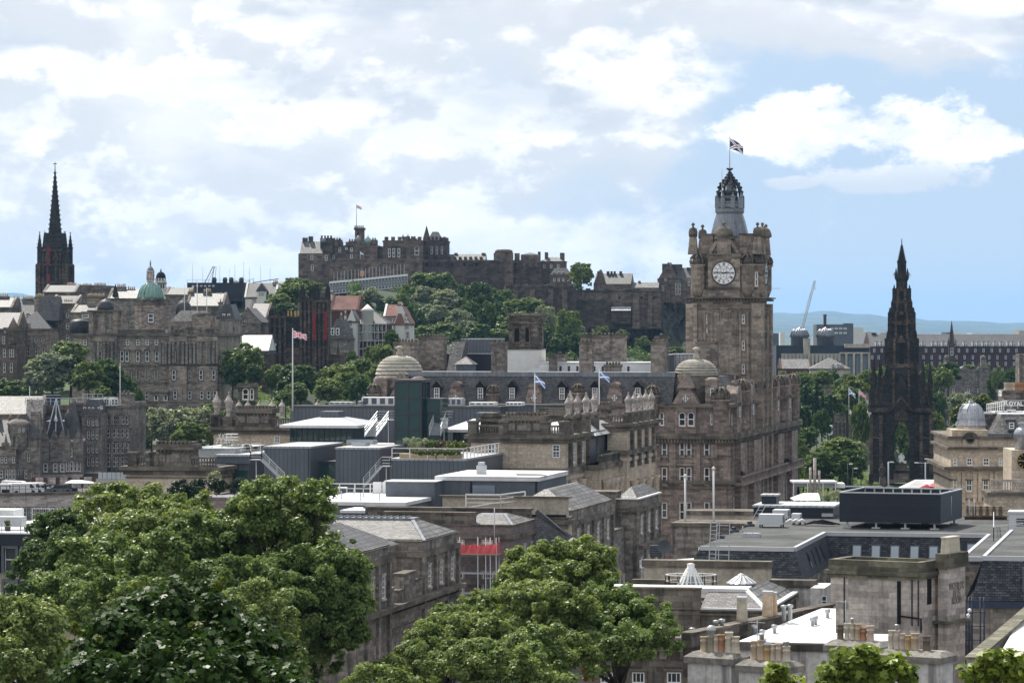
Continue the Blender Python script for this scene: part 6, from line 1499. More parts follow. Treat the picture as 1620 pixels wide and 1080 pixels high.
# the black gothic monument
YS=850.0
b=Bl('gothic_monument','soot black gothic monument spire with four pinnacled piers and open arches','monument',1477,YS,Z(764,YS),8)
k=YS/F
Wm=-b.fx(1374);xc=-Wm/2;yc=Wm/2
zq=lambda py:Z(py,YS+Wm/2)-b.zb
sq=lambda r,cx=None,cy=None:[((cx or xc)-r,(cy or yc)-r),((cx or xc)+r,(cy or yc)-r),((cx or xc)+r,(cy or yc)+r),((cx or xc)-r,(cy or yc)+r)]
kk=(YS+Wm/2)/F
for sx in(-1,1):
 for sy in(-1,1):
  px_,py_=xc+sx*39*kk,yc+sy*39*kk
  m_=MB();m_.prism(sq(7.5*kk,px_,py_),0,zq(648),0)
  for ax in(-1,1):
   for ay in(-1,1):m_.prism(sq(2.6*kk,px_+ax*7.5*kk,py_+ay*7.5*kk),0,zq(655),1)
  m_.prism(sq(11.5*kk,px_,py_),0,zq(748),0);m_.prism(sq(10.5*kk,px_,py_),zq(692),zq(689),1);m_.prism(sq(10.5*kk,px_,py_),zq(720),zq(718),1)
  m_.prism(sq(12.5*kk,px_,py_),zq(651),zq(644),1)
  for q in(-8,0,8):
   m_.prism(sq(1.3*kk,px_+q*kk,py_-12.4*kk),zq(644),zq(641),0);m_.prism(sq(1.3*kk,px_-12.4*kk,py_+q*kk),zq(644),zq(641),0)
  for dx_,tp in((-6,569),(6,571)):
   pinnacle(m_,px_+dx_*kk*.9,py_+dx_*kk*.5,zq(646),7*kk,(646-606)*kk,(606-tp)*kk,0,4)
   for q in range(4):
    for e in(-1,1):m_.prism(sq(.9*kk,px_+dx_*kk*.9+e*3.8*kk,py_+dx_*kk*.5-3.8*kk),zq(646-q*10),zq(642-q*10),1,top=sq(.15*kk,px_+dx_*kk*.9+e*3.8*kk,py_+dx_*kk*.5-3.8*kk))
  b.part('pier',m_,['dark','darkwarm'])
def arch_wall(w,h0,h1,ow,hs,ha,th):
 """wall of width w between heights, pointed opening ow wide springing at hs with apex ha"""
 m_=MB();n=10
 prof=[(-ow/2,h0)]+[(-ow/2*cos(i/n*pi/2)**1.0,hs+(ha-hs)*sin(i/n*pi/2)**.9)for i in range(n+1)]
 prof=prof+[(-x,z)for x,z in prof[::-1][1:]]
 for y in(-th/2,th/2):
  for(xa,za_),(xb2,zb2)in zip(prof[:-1],prof[1:]):
   m_.face([(xa,y,za_),(xb2,y,zb2),(xb2,y,h1),(xa,y,h1)])
  m_.face([(-w/2,y,h0),(-ow/2,y,h0),(-ow/2,y,h1),(-w/2,y,h1)]);m_.face([(ow/2,y,h0),(w/2,y,h0),(w/2,y,h1),(ow/2,y,h1)])
 for(xa,za_),(xb2,zb2)in zip(prof[:-1],prof[1:]):m_.face([(xa,-th/2,za_),(xa,th/2,za_),(xb2,th/2,zb2),(xb2,-th/2,zb2)])
 m_.face([(-w/2,-th/2,h1),(w/2,-th/2,h1),(w/2,th/2,h1),(-w/2,th/2,h1)])
 return m_
Wi=62*kk
for th_,dxy in((0,(0,-30)),(0,(0,30)),(pi/2,(30,0)),(pi/2,(-30,0))):
 m_=arch_wall(Wi,0,zq(640),25*kk,zq(700),zq(665),10*kk);put('arch',m_.mesh('arch',[M['dark']]),b.o,(xc+dxy[0]*kk,yc+dxy[1]*kk,0),th_)
 g=MB();gw=17*kk;y0=-6.2*kk;y1=6.2*kk
 gable_y(g,-gw,gw,y0,y1,zq(651),zq(628)-zq(651))
 for e in(-1,1):g.obox((e*gw*1.05,y0-.2,zq(650)),(0,y0-.2,zq(627)),.9*kk*2,.5,1)
 for i in range(7):g.box((-9+i*3)*kk-.16,(-9+i*3)*kk+.16,y0-.12,y0,zq(664),zq(653-(9-abs(-9+i*3))*.9),1)
 g.box(-Wi/2,Wi/2,y0,y0+.3,zq(651),zq(645),1);pinnacle(g,0,y0+.3,zq(630),2.5*kk,1.0,3.0)
 put('gable',g.mesh('gable',[M['dark'],M['darkwarm']]),b.o,(xc+dxy[0]*kk,yc+dxy[1]*kk,0),th_)
m_=MB();m_.prism(sq(36*kk),zq(651),zq(644));m_.prism(sq(34*kk),zq(644),zq(580),0,top=sq(24.5*kk))
for sx in(-1,1):
 for sy in(-1,1):
  for a_,c_2,w_ in((39,24,3.2),(42,26,2.2)):
   pts=[(xc+sx*(a_-(a_-c_2)*q)*kk,yc+sy*(a_-(a_-c_2)*q)*kk,zq(640-(640-600+(a_-39)*2)*(1-(1-q)**1.8)))for q in[i/6 for i in range(7)]]
   for p,q in zip(pts[:-1],pts[1:]):m_.obox(p,q,w_*kk,5*kk,1)
for q in(-1,1):m_.box(xc+q*12*kk-.3,xc+q*12*kk+.3,yc-35*kk,yc-24*kk,zq(644),zq(585),1)
gable_y(m_,xc-10*kk,xc+10*kk,yc-36*kk,yc-20*kk,zq(612),20*kk);m_.box(xc-10*kk,xc+10*kk,yc-36*kk,yc-20*kk,zq(644),zq(612))
b.part('lower_stage',m_,['dark','darkwarm'])
m_=MB()
for h0,h1,p0,p1 in((24.5,23.5,580,535),(19.8,18.6,535,511),(19.6,18.0,511,494),(14.8,14.0,494,477),(12.8,11.8,477,456),(7.0,7.0,456,446)):
 m_.prism(sq(h0*kk),zq(p0),zq(p1),0,top=sq(h1*kk))
 for f in(-.86,-.45,.45,.86):
  for e in(-1,1):
   m_.box(xc+f*h0*kk-.3,xc+f*h0*kk+.3,yc+e*h0*kk*1.02-.25,yc+e*h0*kk*1.02+.25,zq(p0),zq(p1),1 if abs(f)<.6 else 0);m_.box(xc+e*h0*kk*1.02-.25,xc+e*h0*kk*1.02+.25,yc+f*h0*kk-.3,yc+f*h0*kk+.3,zq(p0),zq(p1),0)
for h0,p0,p1 in((25.5,581,575),(20.4,512,507),(15.5,479,477),(15.6,495,493)):m_.prism(sq(h0*kk),zq(p0),zq(p1),1)
for h0,p0,n in((25,575,9),(20,507,7),(15,477,6),(11.5,435,6)):
 for i in range(n):
  q=-1+2*(i+.5)/n
  for e in(-1,1):
   m_.prism(sq(.5*kk,xc+q*h0*kk,yc+e*h0*kk),zq(p0),zq(p0-3.5),1);m_.prism(sq(.5*kk,xc+e*h0*kk,yc+q*h0*kk),zq(p0),zq(p0-3.5),1)
m_.prism(sq(6.5*kk),zq(450),zq(441),0,top=sq(10.5*kk));m_.prism(sq(11*kk),zq(441),zq(435),0)
m_.lathe(xc,yc,[(7.8*kk,zq(435)),(7.4*kk,zq(414))],8,0,pi/8,False);m_.lathe(xc,yc,[(8.2*kk,zq(416)),(8.2*kk,zq(413)),(6.9*kk,zq(413))],8,0,pi/8,False)
for h0,p0,p1,w_ in((22.5,540,524,2.6),(18.6,500,487,3.0),(17.2,503,487,2.2),(12,462,451,2.4),(9.0,438,425,2.8)):
 for sx in(-1,1):
  for sy in(-1,1):pinnacle(m_,xc+sx*h0*kk,yc+sy*h0*kk,zq(p0),w_*kk,(p0-p1)*kk*.45,(p0-p1)*kk*.6)
for f in(-.4,.4):
 pinnacle(m_,xc+f*12*kk,yc-12*kk,zq(458),1.8*kk,4*kk,4*kk)
for p0,p1,hw in((575,540,8),(533,512,6),(508,496,5),(475,458,4)):
 m_.box(xc-hw*.45*kk,xc+hw*.45*kk,yc-(26 if p0>550 else 20.5 if p0>500 else 13.6)*kk,yc-10*kk,zq(p0),zq(p1),2)
 rr=(25.4 if p0>550 else 20.2 if p0>500 else 13.4)*kk
 gable_y(m_,xc-hw*kk,xc+hw*kk,yc-rr-.5,yc-rr+1.0,zq(p1+2),hw*kk*1.7,1)
b.part('upper_stage',m_,['dark','darkwarm','black'])
m_=MB();m_.lathe(xc,yc,[(6.6*kk,zq(414)),(.7*kk,zq(386)),(.3*kk,zq(384))],8,0,pi/8,False)
for i in range(8):
 a=pi/8+i*pi/4
 for q in range(9):
  r_=6.6*kk*(1-q/10);z_=zq(413-q*2.9);m_.box(xc+r_*cos(a)-.14,xc+r_*cos(a)+.14,yc+r_*sin(a)-.14,yc+r_*sin(a)+.14,z_,z_+.28)
m_.lathe(xc,yc,[(.3*kk,zq(386)),(1.2*kk,zq(384)),(.4*kk,zq(382.5)),(.8*kk,zq(380.5)),(.1*kk,zq(376.5))],8);b.part('spire',m_,'dark')
m_=MB()
for e in(-1,1):m_.obox((xc+e*9*kk,yc,zq(437)),(xc+e*13.5*kk,yc,zq(437)),.12,.12);m_.obox((xc+e*13.5*kk,yc,zq(437)),(xc+e*13.5*kk,yc,zq(433)),.15,.15)
b.part('lamp_bracket',m_,'metal')
m_=MB()
for i in range(7):m_.prism(sq((34-i*3.4)*kk,xc,yc-6*kk),i*.42,(i+1)*.42)
b.part('steps',m_,'castle')
sp_=b.o.matrix_basis@Vector((xc,yc-22*kk,7*.42))
st=thing('seated_statue','white marble seated figure in robes on a dark pedestal under the arch','statue',sp_,-R(8))
m_=MB();m_.box(-1.5,1.5,-1.2,1.2,0,1.1);m_.box(-1.25,1.25,-1.0,1.0,1.1,1.9);m_.build('pedestal',M['castledark'],st)
me=bpy.data.meshes.new('figure');sk=[((0,.2,2.35),.62),((0,.25,3.0),.5),((0,.15,3.7),.52),((0,.05,4.15),.26),((0,-.1,4.55),.34),((-.55,.1,3.85),.24),((-.7,-.25,3.2),.2),((-.35,-.7,2.95),.16),((.55,.1,3.85),.24),((.72,-.2,3.2),.2),((.4,-.65,2.9),.16),((-.38,-.75,2.55),.36),((-.42,-.95,1.98),.32),((.38,-.75,2.55),.36),((.5,-.9,1.98),.32)]
ed=[(0,1),(1,2),(2,3),(3,4),(2,5),(5,6),(6,7),(2,8),(8,9),(9,10),(0,11),(11,12),(0,13),(13,14)]
me.from_pydata([p for p,_ in sk],ed,[]);me.materials.append(M['white'])
fo=put('figure',me,st);md=fo.modifiers.new('skin','SKIN')
for i,(_,r_)in enumerate(sk):me.skin_vertices[0].data[i].radius=(r_,r_)
me.skin_vertices[0].data[0].use_root=True
s2=fo.modifiers.new('sub','SUBSURF');s2.levels=1;s2.render_levels=2
m_=MB();m_.box(-.7,.7,.2,1.0,1.9,2.4);m_.box(-.7,.7,.75,1.0,2.4,3.2);m_.box(.55,1.25,-.9,.5,1.9,2.5);m_.build('seat',M['white'],st)
# post office block: stone pavilions with a zinc roofscape
def pavilion(name,label,xl,xr,xd,Y,py_c,py_b,zb,att,bal,wins=(),piers=5,urns=(),mat='buff',rot=12,attd=3.0,roofm='felt'):
 """stone pavilion: wall, deep cornice, balustrade and raised attic block"""
 b=Bl(name,label,'building',xr,Y,zb,rot)
 x0=b.fx(xl);d=b.side(xd,HY)[0]if xd else 14.0
 h=b.fz(py_c)
 m_=MB();m_.box(x0,0,0,d,0,h);band(m_,x0,0,0,d,h-.35,h+.15,.75,1);band(m_,x0,0,0,d,h-.9,h-.37,.35,1)
 zb2=b.fz(py_b);band(m_,x0,0,0,d,zb2-.6,zb2,.5,1);band(m_,x0,0,0,d,zb2-1.5,zb2-1.0,.2,0)
 b.part('wall',m_,[mat,'cornice'])
 m_=MB();m_.box(x0+.5,-.5,.5,d-.5,h+.15,h+.25);b.part('roof',m_,roofm)
 for a0,a1,pt in att:
  p,q=b.fx(a0),b.fx(a1);zt=b.fz(pt)
  m_=MB();m_.box(p,q,-.1,attd,h+.15,zt);band(m_,p,q,-.1,attd,zt-.7,zt,.35,1);band(m_,p,q,-.1,attd,h+.15,h+.5,.12,1)
  n=int((q-p)/.5)
  for i in range(n):m_.box(p+(q-p)*(i+.15)/n,p+(q-p)*(i+.75)/n,-.1,.5,zt,zt+.4,1);m_.box(p+(q-p)*(i+.2)/n,p+(q-p)*(i+.6)/n,-.3,-.1,zt-1.05,zt-.72,1)
  m_.box(p,q,.5,attd,zt,zt+.3,1)
  for f in(.16,.5,.84):m_.box(p+(q-p)*f-(.5 if f!=.5 else.9),p+(q-p)*f+(.5 if f!=.5 else.9),-.16,-.1,h+.75,h+1.7,2)
  b.part('attic_block',m_,['buff_dirty','cornice','grey'])
 for c0,c1 in bal:balustrade(b,b.fx(c0),b.fx(c1),0.1,h+.15,1.25)
 for px in piers if isinstance(piers,(list,tuple))else():
  m_=MB();xx=b.fx(px);m_.box(xx-.6,xx+.6,-.3,1,h+.15,h+1.7);m_.box(xx-.7,xx+.7,-.4,1.1,h+1.7,h+1.95);b.part('pier',m_,'buff_dirty')
 for w in wins:b.win(*w,0,cols=2,rows=4,sur=None)
 b.x0,b.d,b.h=x0,d,h
 return b
PO=430.0
b=pavilion('stone_pavilion','main cream sandstone pavilion of the old post office with balustrade and raised attic',745,893,948,PO,690,741,22.0,[(799,860,657)],[(749,799),(862,893)],[(772,783,702,719),(874,886,703,724)],piers=[748,797,862,892])
PV=b
m_=MB();p,q=b.fx(760,2),b.fx(788,2);zt=b.fz(656,775,2);m_.box(p,q,2,5,b.h+.2,zt);band(m_,p,q,2,5,zt-.9,zt-.5,.5,1);band(m_,p,q,2,5,zt,zt+.25,-.3,1);band(m_,p,q,2,5,zt-.3,zt,.15,1);b.part('chimney',m_,['buff_dirty','cornice'])
def side_order(b,d0,d1,n,zt,zb_,col=True,urn_z=None):
 for i in range(n):
  y=d0+(d1-d0)*(i+.5)/n;m_=MB()
  m_.box(0,.45,y-.45,y+.45,b.fz(741)+.1,zt);b.part('pilaster',m_,'buff_dirty')
 for i in range(n-1):
  y=d0+(d1-d0)*(i+1)/n;b.swin(y,1.3,b.fz(735),2.6,0,sur='buff',cols=2,rows=3)
 for i in range(n):
  y=d0+(d1-d0)*(i+.5)/n;m_=MB()
  m_.lathe(.55,y,[(.62,zb_),(.55,zb_+.5),(.5,b.fz(741)-2.2),(.7,b.fz(741)-1.7)],12);b.part('column',m_,'buff')
 for i in range(n-1):
  y=d0+(d1-d0)*(i+1)/n;b.swin(y,1.5,b.fz(741)-8,4.8,0,sur='buff',cols=2,rows=4)
side_order(b,0,b.d,4,b.h-.95,0)
for i in range(4):
 y=b.d*(i+.5)/4;m_=MB();m_.box(-.6,.5,y-.55,y+.55,b.h+.15,b.h+1.9);m_.lathe(-.05,y,[(.62,b.h+1.9),(.66,b.h+2.5),(.4,b.h+2.7)],10)
 urn(m_,-.05,y,b.h+2.4,1.15,3.0,1);b.part('urn',m_,['buff_dirty','pale'])
b=pavilion('stone_pavilion','farther cream pavilion of the old post office beside the brown hotel',961,992,1037,PO+26,671,712,22.0,[],[(962,992)],[],piers=[])
side_order(b,0,b.d,4,b.h-.95,0)
for i in range(5):
 y=b.d*(i+.3)/5;m_=MB();m_.box(-.6,.5,y-.5,y+.5,b.h+.15,b.h+1.6);urn(m_,-.05,y,b.h+1.5,1.15,2.9,1);b.part('urn',m_,['buff_dirty','pale'])
m_=MB();m_.lathe(.3,b.d*.35,[(2.3,b.fz(741)-5)],3);
b=Bl('stone_link','recessed columned link between the two cream pavilions','building',949,PO+12,22.0,12)
d=b.side(992,HY)[0];h=b.fz(735);m_=MB();m_.box(-12,0,0,d,0,h);band(m_,-12,0,0,d,h-.6,h,.5,1);b.part('wall',m_,['buff','cornice']);balustrade(b,0,d,0,h,1.3,along='y')
m_=MB()
for i in range(6):y=d*(i+.5)/6;m_=MB();m_.lathe(.55,y,[(.6,0),(.5,h-2.6),(.7,h-2.0)],12);b.part('column',m_,'buff')
for i in range(5):b.swin(d*(i+1)/6,1.5,h-8,5,0,sur='buff',cols=2,rows=4)
m_=MB();p=b.fx(918,6);m_.box(-9,-2,4,d,h,b.fz(690));hip(m_,-10,-1,3,d,b.fz(690),1.6,2,2,1);b.part('roof',m_,['zinc','zincroof'])
b=pavilion('stone_pavilion','low dark attic row of the old post office under the saltire flags',846,962,None,PO+34,668,720,22.0,[(852,898,650),(905,962,640)],[],[],piers=[]);
for px in(902,):m_=MB();xx=b.fx(px);urn(m_,xx,0,b.h+1.2,1.2,3.2);b.part('urn',m_,'pale')
b=pavilion('stone_pavilion','rear cream pavilion with square attic, balustrade and two tall urns at its corner',338,462,None,PO+50,677,712,22.0,[(374,428,646)],[(344,374),(428,461)],[(434,443,689,701)],piers=[340])
for px in(342,361):m_=MB();xx=b.fx(px);m_.box(xx-.7,xx+.7,-.3,1,b.h+.15,b.h+1.6);urn(m_,xx,.3,b.h+1.6,1.3,3.6,1);b.part('urn',m_,['buff_dirty','pale'])
for px,yy in((378,8),(392,8),(411,8),(430,8),(446,8),(502,10)):m_=MB();xx=b.fx(px,yy);urn(m_,xx,yy,b.fz(657,px,yy),1.1,2.3);b.part('urn',m_,'pale')
b=pavilion('stone_pavilion','front cream pavilion with arched window top, attic block and balustrades above the lime tree',200,344,None,PO-6,740,790,22.0,[(247,303,703)],[(216,247),(303,343)],[],piers=[210,245,238])
for py in(757,):m_=MB();band(m_,b.x0,0,0,b.d,b.fz(py),b.fz(py-2),.15);b.part('string',m_,'cornice')
b.win(226,256,763,800,0,style='arch',sur='cornice',cols=2)
def zbox(name,label,xl,xr,xd,Y,pt,pb,rot=12,mat='zinc',roofm='zincroof',lip=.25,d=None,cat='roof pavilion'):
 b=Bl(name,label,cat,xr,Y,Z(pb,Y),rot)
 x0=b.fx(xl);dd=d or b.side(xd,HY)[0];h=b.fz(pt)
 m_=MB();m_.box(x0,0,0,dd,0,h);b.part('wall',m_,mat)
 m_=MB();m_.box(x0-lip*.4,lip*.4,-lip*.4,dd+lip*.4,h+.002,h+lip);b.part('roof',m_,roofm)
 b.x0,b.d,b.h=x0,dd,h
 return b
b=zbox('zinc_pavilion','grey zinc clad roof box nearest the outside stair',418,491,None,PO-4,709,800,d=16)
m_=MB();xx=b.fx(488,-.05);m_.box(xx-.05,xx+.05,-.1,0,0,b.h);b.part('downpipe',m_,'darkmetal')
b=zbox('zinc_pavilion','grey zinc roof box with two skylights beside the planted terrace',531,600,None,PO-6,711,800,d=18)
for x0,x1,yy in((548,590,12),(556,578,5)):m_=MB();m_.box(b.fx(x0,yy),b.fx(x1,yy),yy,yy+2.4,b.h+.25,b.h+.75);m_.box(b.fx(x0,yy)+.1,b.fx(x1,yy)-.1,yy+.1,yy+2.3,b.h+.75,b.h+.8,1);b.part('skylight',m_,['metal','glassblue'])
zbox('glass_link','low green glass link between the two zinc boxes',489,533,None,PO,733,800,d=8,mat='glassgreen',roofm='darkmetal',lip=.3)
m_=MB();b=Bl('glass_mullions',None,None,533,PO-.1,Z(760,PO-.1),12)
bpy.data.objects.remove(b.o)
b=zbox('zinc_pavilion','zinc clad block carrying the planted roof terrace',617,735,797,PO-20,729,812)
TER=b
m_=MB();railing(m_,[(b.x0+.2,.2,b.h+.3),(-.2,.2,b.h+.3),(-.2,b.d-.2,b.h+.3)],1.2,1.9,.05,0,1);b.part('railing',m_,'white')
m_=MB();m_.box(b.x0+1,-.8,.8,2.2,b.h+.25,b.h+.8);m_.box(b.x0+2,-1.5,2.4,6,b.h+.25,b.h+.7);b.part('planter',m_,'wood')
b=zbox('zinc_wall','long dark zinc wall in front of the hotel mansard',460,790,None,PO+34,646,700,d=6,roofm='felt')
for x0,x1,pt,lab in((520,556,636,'grey air handling box on the zinc wall top'),(572,625,628,'white boxed roof unit close to the glass lift shaft'),(742,782,636,'white louvred roof unit right of the lift shaft'),(696,730,630,'low grey skylight row behind the lift shaft'),(800,825,636,'small white roof unit near the saltire flagpole'),(566,580,634,'small pale vent box on the zinc wall')):
 yy=2;a,q=b.fx(x0,yy),b.fx(x1,yy);o=thing('roof_unit',lab,'roof unit',b.o.matrix_basis@Vector((a,yy,b.h+.25)),b.o.rotation_euler.z);m_=MB();zt=b.fz(pt,x0,yy)-b.h-.25;m_.box(0,q-a,0,2.4,.1,max(.5,zt));n=4
 for i in range(n):m_.box((q-a)*(i+.2)/n,(q-a)*(i+.8)/n,-.03,0,.25,max(.4,zt-.15),1)
 m_.build('casing',[M['white' if 'white' in lab else 'metal'],M['greypanel']],o)
b=zbox('zinc_wall','short zinc wall behind the stone chimney of the main pavilion',778,905,None,PO+40,643,700,d=5,roofm='felt')
def hiproof_pav(label,xl,xr,pe,pr,Y,d,pb=700):
 b=Bl('glazed_pavilion',label,'roof pavilion',xr,Y,Z(pb,Y),12);x0=b.fx(xl);h=b.fz(pe)
 m_=MB();m_.box(x0+1.2,-1.2,1.2,d-1.2,0,h);b.part('glass_wall',m_,'glassgreen')
 m_=MB()
 for i in range(12):xx=x0+1.2+(-2.4-x0)*i/11;m_.box(xx-.06,xx+.06,1.1,1.2,0,h)
 b.part('mullion',m_,'darkmetal')
 m_=MB();m_.box(x0,0,0,d,h,h+.35,1);hip(m_,x0,0,0,d,h+.352,b.fz(pr,None,d*.45)-h-.35,-x0*.36,d*.36);m_.box(x0*.62,x0*.38,d*.38,d*.62,b.fz(pr,None,d*.45),b.fz(pr,None,d*.45)+.8,2);b.part('roof',m_,['zincroof','membrane','zinc'])
hiproof_pav('glazed pavilion with a pale seamed hip roof beside the rear stone attic',442,567,677,660,PO+14,14)
hiproof_pav('glazed pavilion with a pale seamed hip roof partly hidden by the stone chimney',700,800,684,662,PO+10,14)
b=Bl('glass_lift_tower','tall green glass lift tower standing on the zinc roofscape','lift tower',666,PO+6,Z(705,PO+6),12);x0=b.fx(625);h=b.fz(604)
m_=MB();m_.box(x0+.1,-.1,.1,4.6,0,h);m_.box(-.1,b.fx(692),1.6,6,0,b.fz(632));b.part('glazing',m_,'glassgreen')
m_=MB()
for xx in(x0,x0/2,0):m_.box(xx-.09,xx+.09,0,.1,0,h);m_.box(xx-.09,xx+.09,4.6,4.7,0,h)
for y in(1.5,3.1,4.65):m_.box(-.1,.0,y-.08,y+.08,0,h)
for i in range(5):z0=h*i/4-(.1 if i else 0);m_.box(x0-.1,.02,-.01,4.7,z0,z0+.14)
m_.box(x0-.2,.1,-.1,4.8,h+.14,h+.3);m_.box(x0+1.2,-1.2,1.4,3.4,.2,h*.8)
for z0 in(h*.24,h*.5,b.fz(632)):m_.box(0,b.fx(692)+.1,1.5,6.1,z0,z0+.12)
b.part('frame',m_,'darkmetal')
def stair(label,p0,p1,w=1.3,land=None,Y=430,rot=12,post=True):
 o=thing('roof_stair',label,'stair',p0,0,'metal stairs on the roofscape');a=Vector((0,0,0));c=p1-p0
 d=Vector((c.x,c.y,0));n=Vector((-d.y,d.x,0)).normalized()if d.length>.1 else Vector((0,1,0));m_=MB()
 for s_ in(-w/2,w/2):m_.obox(a+n*s_,c+n*s_,.08,.28)
 ns=int(max(6,c.length/.3))
 for i in range(ns):q=a+c*((i+.5)/ns);m_.obox(q-n*w/2,q+n*w/2,.26,.05)
 m_.build('flight',M['metal'],o);m_=MB()
 for s_ in(-w/2,w/2):railing(m_,[a+n*s_,c+n*s_],1.1,1.0,.035,0,2)
 if land:railing(m_,[c+n*w/2,c+n*w/2+Vector(land),c-n*w/2+Vector(land),c-n*w/2],1.1,1.0,.035,0,2)
 m_.build('handrail',M['metal'],o)
 if land:
  m_=MB();l=Vector(land);m_.obox(c,c+l,w,.12)
  if post:m_.obox(c+l*.5,c+l*.5-Vector((0,0,3)),.12,.12)
  m_.build('landing',M['metal'],o)
stair('white railed stair climbing beside the lift tower on its near side',P(586,690,PO+4),P(606,664,PO+8),1.6,(1.4,.2,0))
stair('white railed stair on the far side of the lift tower',P(688,688,PO+4),P(697,664,PO+8),1.5,(.9,.2,0))
stair('grey stair dropping from the planted terrace to the white roof',P(575,770,PO-24),P(604,737,PO-24),1.1,(1.1,-.3,0))
stair('grey stair descending between the front pavilion and the zinc box',P(450,762,PO-12),P(414,727,PO-12),1.1,(-1.4,.3,0))
m_=MB();o=thing('roof_railing','pale railed planted roof edge beside the front stone pavilion','railing',P(305,722,PO+4));q=P(412,714,PO+4)-o.location
railing(m_,[(0,0,0),q],1.1,1.1,.04,0,2);m_.build('rail',M['white'],o)
b=zbox('zinc_pavilion','low zinc and glass storey under the planted roof edge by the front pavilion',341,394,None,PO,722,790,d=14)
m_=MB();m_.box(b.x0,0,-.08,0,0,b.fz(744));b.part('glazing',m_,'glassgreen');m_=MB();m_.box(b.x0-.3,.3,-.6,0,b.fz(733),b.fz(728));b.part('canopy',m_,'greypanel')
b=zbox('flat_roof_edge','pale seamed roof slab with planting beside the front stone pavilion',303,372,None,PO+3,712,722,d=14,mat='metal',cat='roof')
o=thing('deck_furniture','white folded lounger frames stacked on the roof terrace','frame',P(342,702,PO+8));m_=MB()
for i in range(4):m_.obox((i*.5,0,0),(i*.5+.6,0,1.4),.06,.06);m_.obox((i*.5+.8,0,0),(i*.5+.3,0,1.3),.06,.06)
m_.obox((0,0,.7),(2.6,0,.7),.06,.06)
for i in range(3):m_.box(1.2,2.8,-.05,1,.45+i*.4,.52+i*.4)
m_.box(1.3,1.37,0,.1,0,1.3)
m_.build('frame',M['white'],o)
b=zbox('plant_house','long blue grey plant house with a bright flat roof and louvred door',691,851,896,385,761,800,mat='greypanel',roofm='membrane',lip=.5,cat='plant house')
m_=MB();m_.box(b.x0-1,b.fx(700),-3.5,0,0,b.fz(763,None,-3.5));m_.box(b.fx(610,-3.6),b.fx(688,-3.6),-3.6,0,-1,b.fz(764,None,-3.6));b.part('wing',m_,'greypanel')
m_=MB();m_.box(b.fx(609,-3.6)-.1,b.fx(689,-3.6)+.1,-3.7,.1,b.fz(764,None,-3.6),b.fz(762.5,None,-3.6));b.part('wing_roof',m_,'membrane')
m_=MB();p,q=b.fx(748),b.fx(783);m_.box(p,q,-.1,0,0,b.fz(768))
for i in range(12):z0=.2+i*(b.fz(768)-.3)/12;m_.box(p,q,-.16,-.1,z0,z0+.12)
b.part('louvre_door',m_,'glassblue')
m_=MB();m_.box(b.fx(755,6),b.fx(767,6),5.5,7,b.h+.5,b.h+1.5);m_.box(b.fx(757,6),b.fx(765,6),5.7,6.8,b.h+1.5,b.h+1.9);b.part('vent',m_,'metal')
for px in(745,848):m_=MB();xx=b.fx(px,-.15);m_.tube([(xx,-.15,-.5),(xx,-.15,b.h)],.09,8);b.part('downpipe',m_,'black')
m_=MB();m_.face([(b.fx(818,3),3,b.h+.51),(b.fx(870,3),3,b.h+.51),(b.fx(856,8),8,b.h+.51),(b.fx(815,8),8,b.h+.51)]);b.part('roof_hatch',m_,'slatedark')
b=zbox('white_flat_roof','bright white flat roof with little posts below the zinc boxes',480,640,None,372,800,850,d=20,mat='greypanel',roofm='membrane',lip=.4,cat='roof')
m_=MB()
for px,yy in((520,3),(540,6),(560,10),(575,10),(590,6),(600,2),(570,2)):xx=b.fx(px,yy);m_.tube([(xx,yy,b.h+.4),(xx,yy,b.h+1.3)],.07,6)
b.part('roof_post',m_,'metal');m_=MB();railing(m_,[(b.fx(513,19),19,b.h+.4),(b.fx(610,19),19,b.h+.4)],1.1,1.6,.05);b.part('railing',m_,'white')
b=zbox('white_flat_roof','lower white roof strip beside the slate hip roof',540,640,None,360,812,850,d=6,mat='greypanel',roofm='membrane',lip=.3,cat='roof')
o=thing('cooling_unit','small pale cooling unit behind the white roof railing','cooling unit',P(541,784,395));m_=MB();m_.box(-.5,.6,0,1,0,1.0);m_.box(-.4,.5,-.03,0,.1,.9,1);m_.build('casing',[M['white'],M['greypanel']],o)
o=thing('roof_screen','white cupboard doors standing under the grey stair','screen',P(590,788,392));m_=MB()
for i in range(3):m_.box(i*1.1,i*1.1+1.0,0,.3,0,1.9)
m_.build('casing',M['white'],o)
b=T_('mauve_block','mauve concrete block house with pale parapet between the two lime trees',309,420,792,900,340,12,rot=12,mat='mauve',roof=('flat','felt',.3),corn=False)
m_=MB();m_.box(b.fx(372),b.fx(420),-1.5,0,0,b.fz(800));m_.box(b.x0-.2,.2,-.25,.3,b.h+.31,b.h+.5,1);b.part('annex',m_,['greypanel','membrane'])
b=zbox('white_flat_roof','white roof strip with railing seen between the lime trees',280,352,None,330,828,900,d=10,mat='pale',roofm='membrane',cat='roof')
b=zbox('white_flat_roof','grey white roof patch behind the tall lime tree trunk',375,470,None,310,848,940,d=14,mat='greypanel',roofm='zincroof',cat='roof')
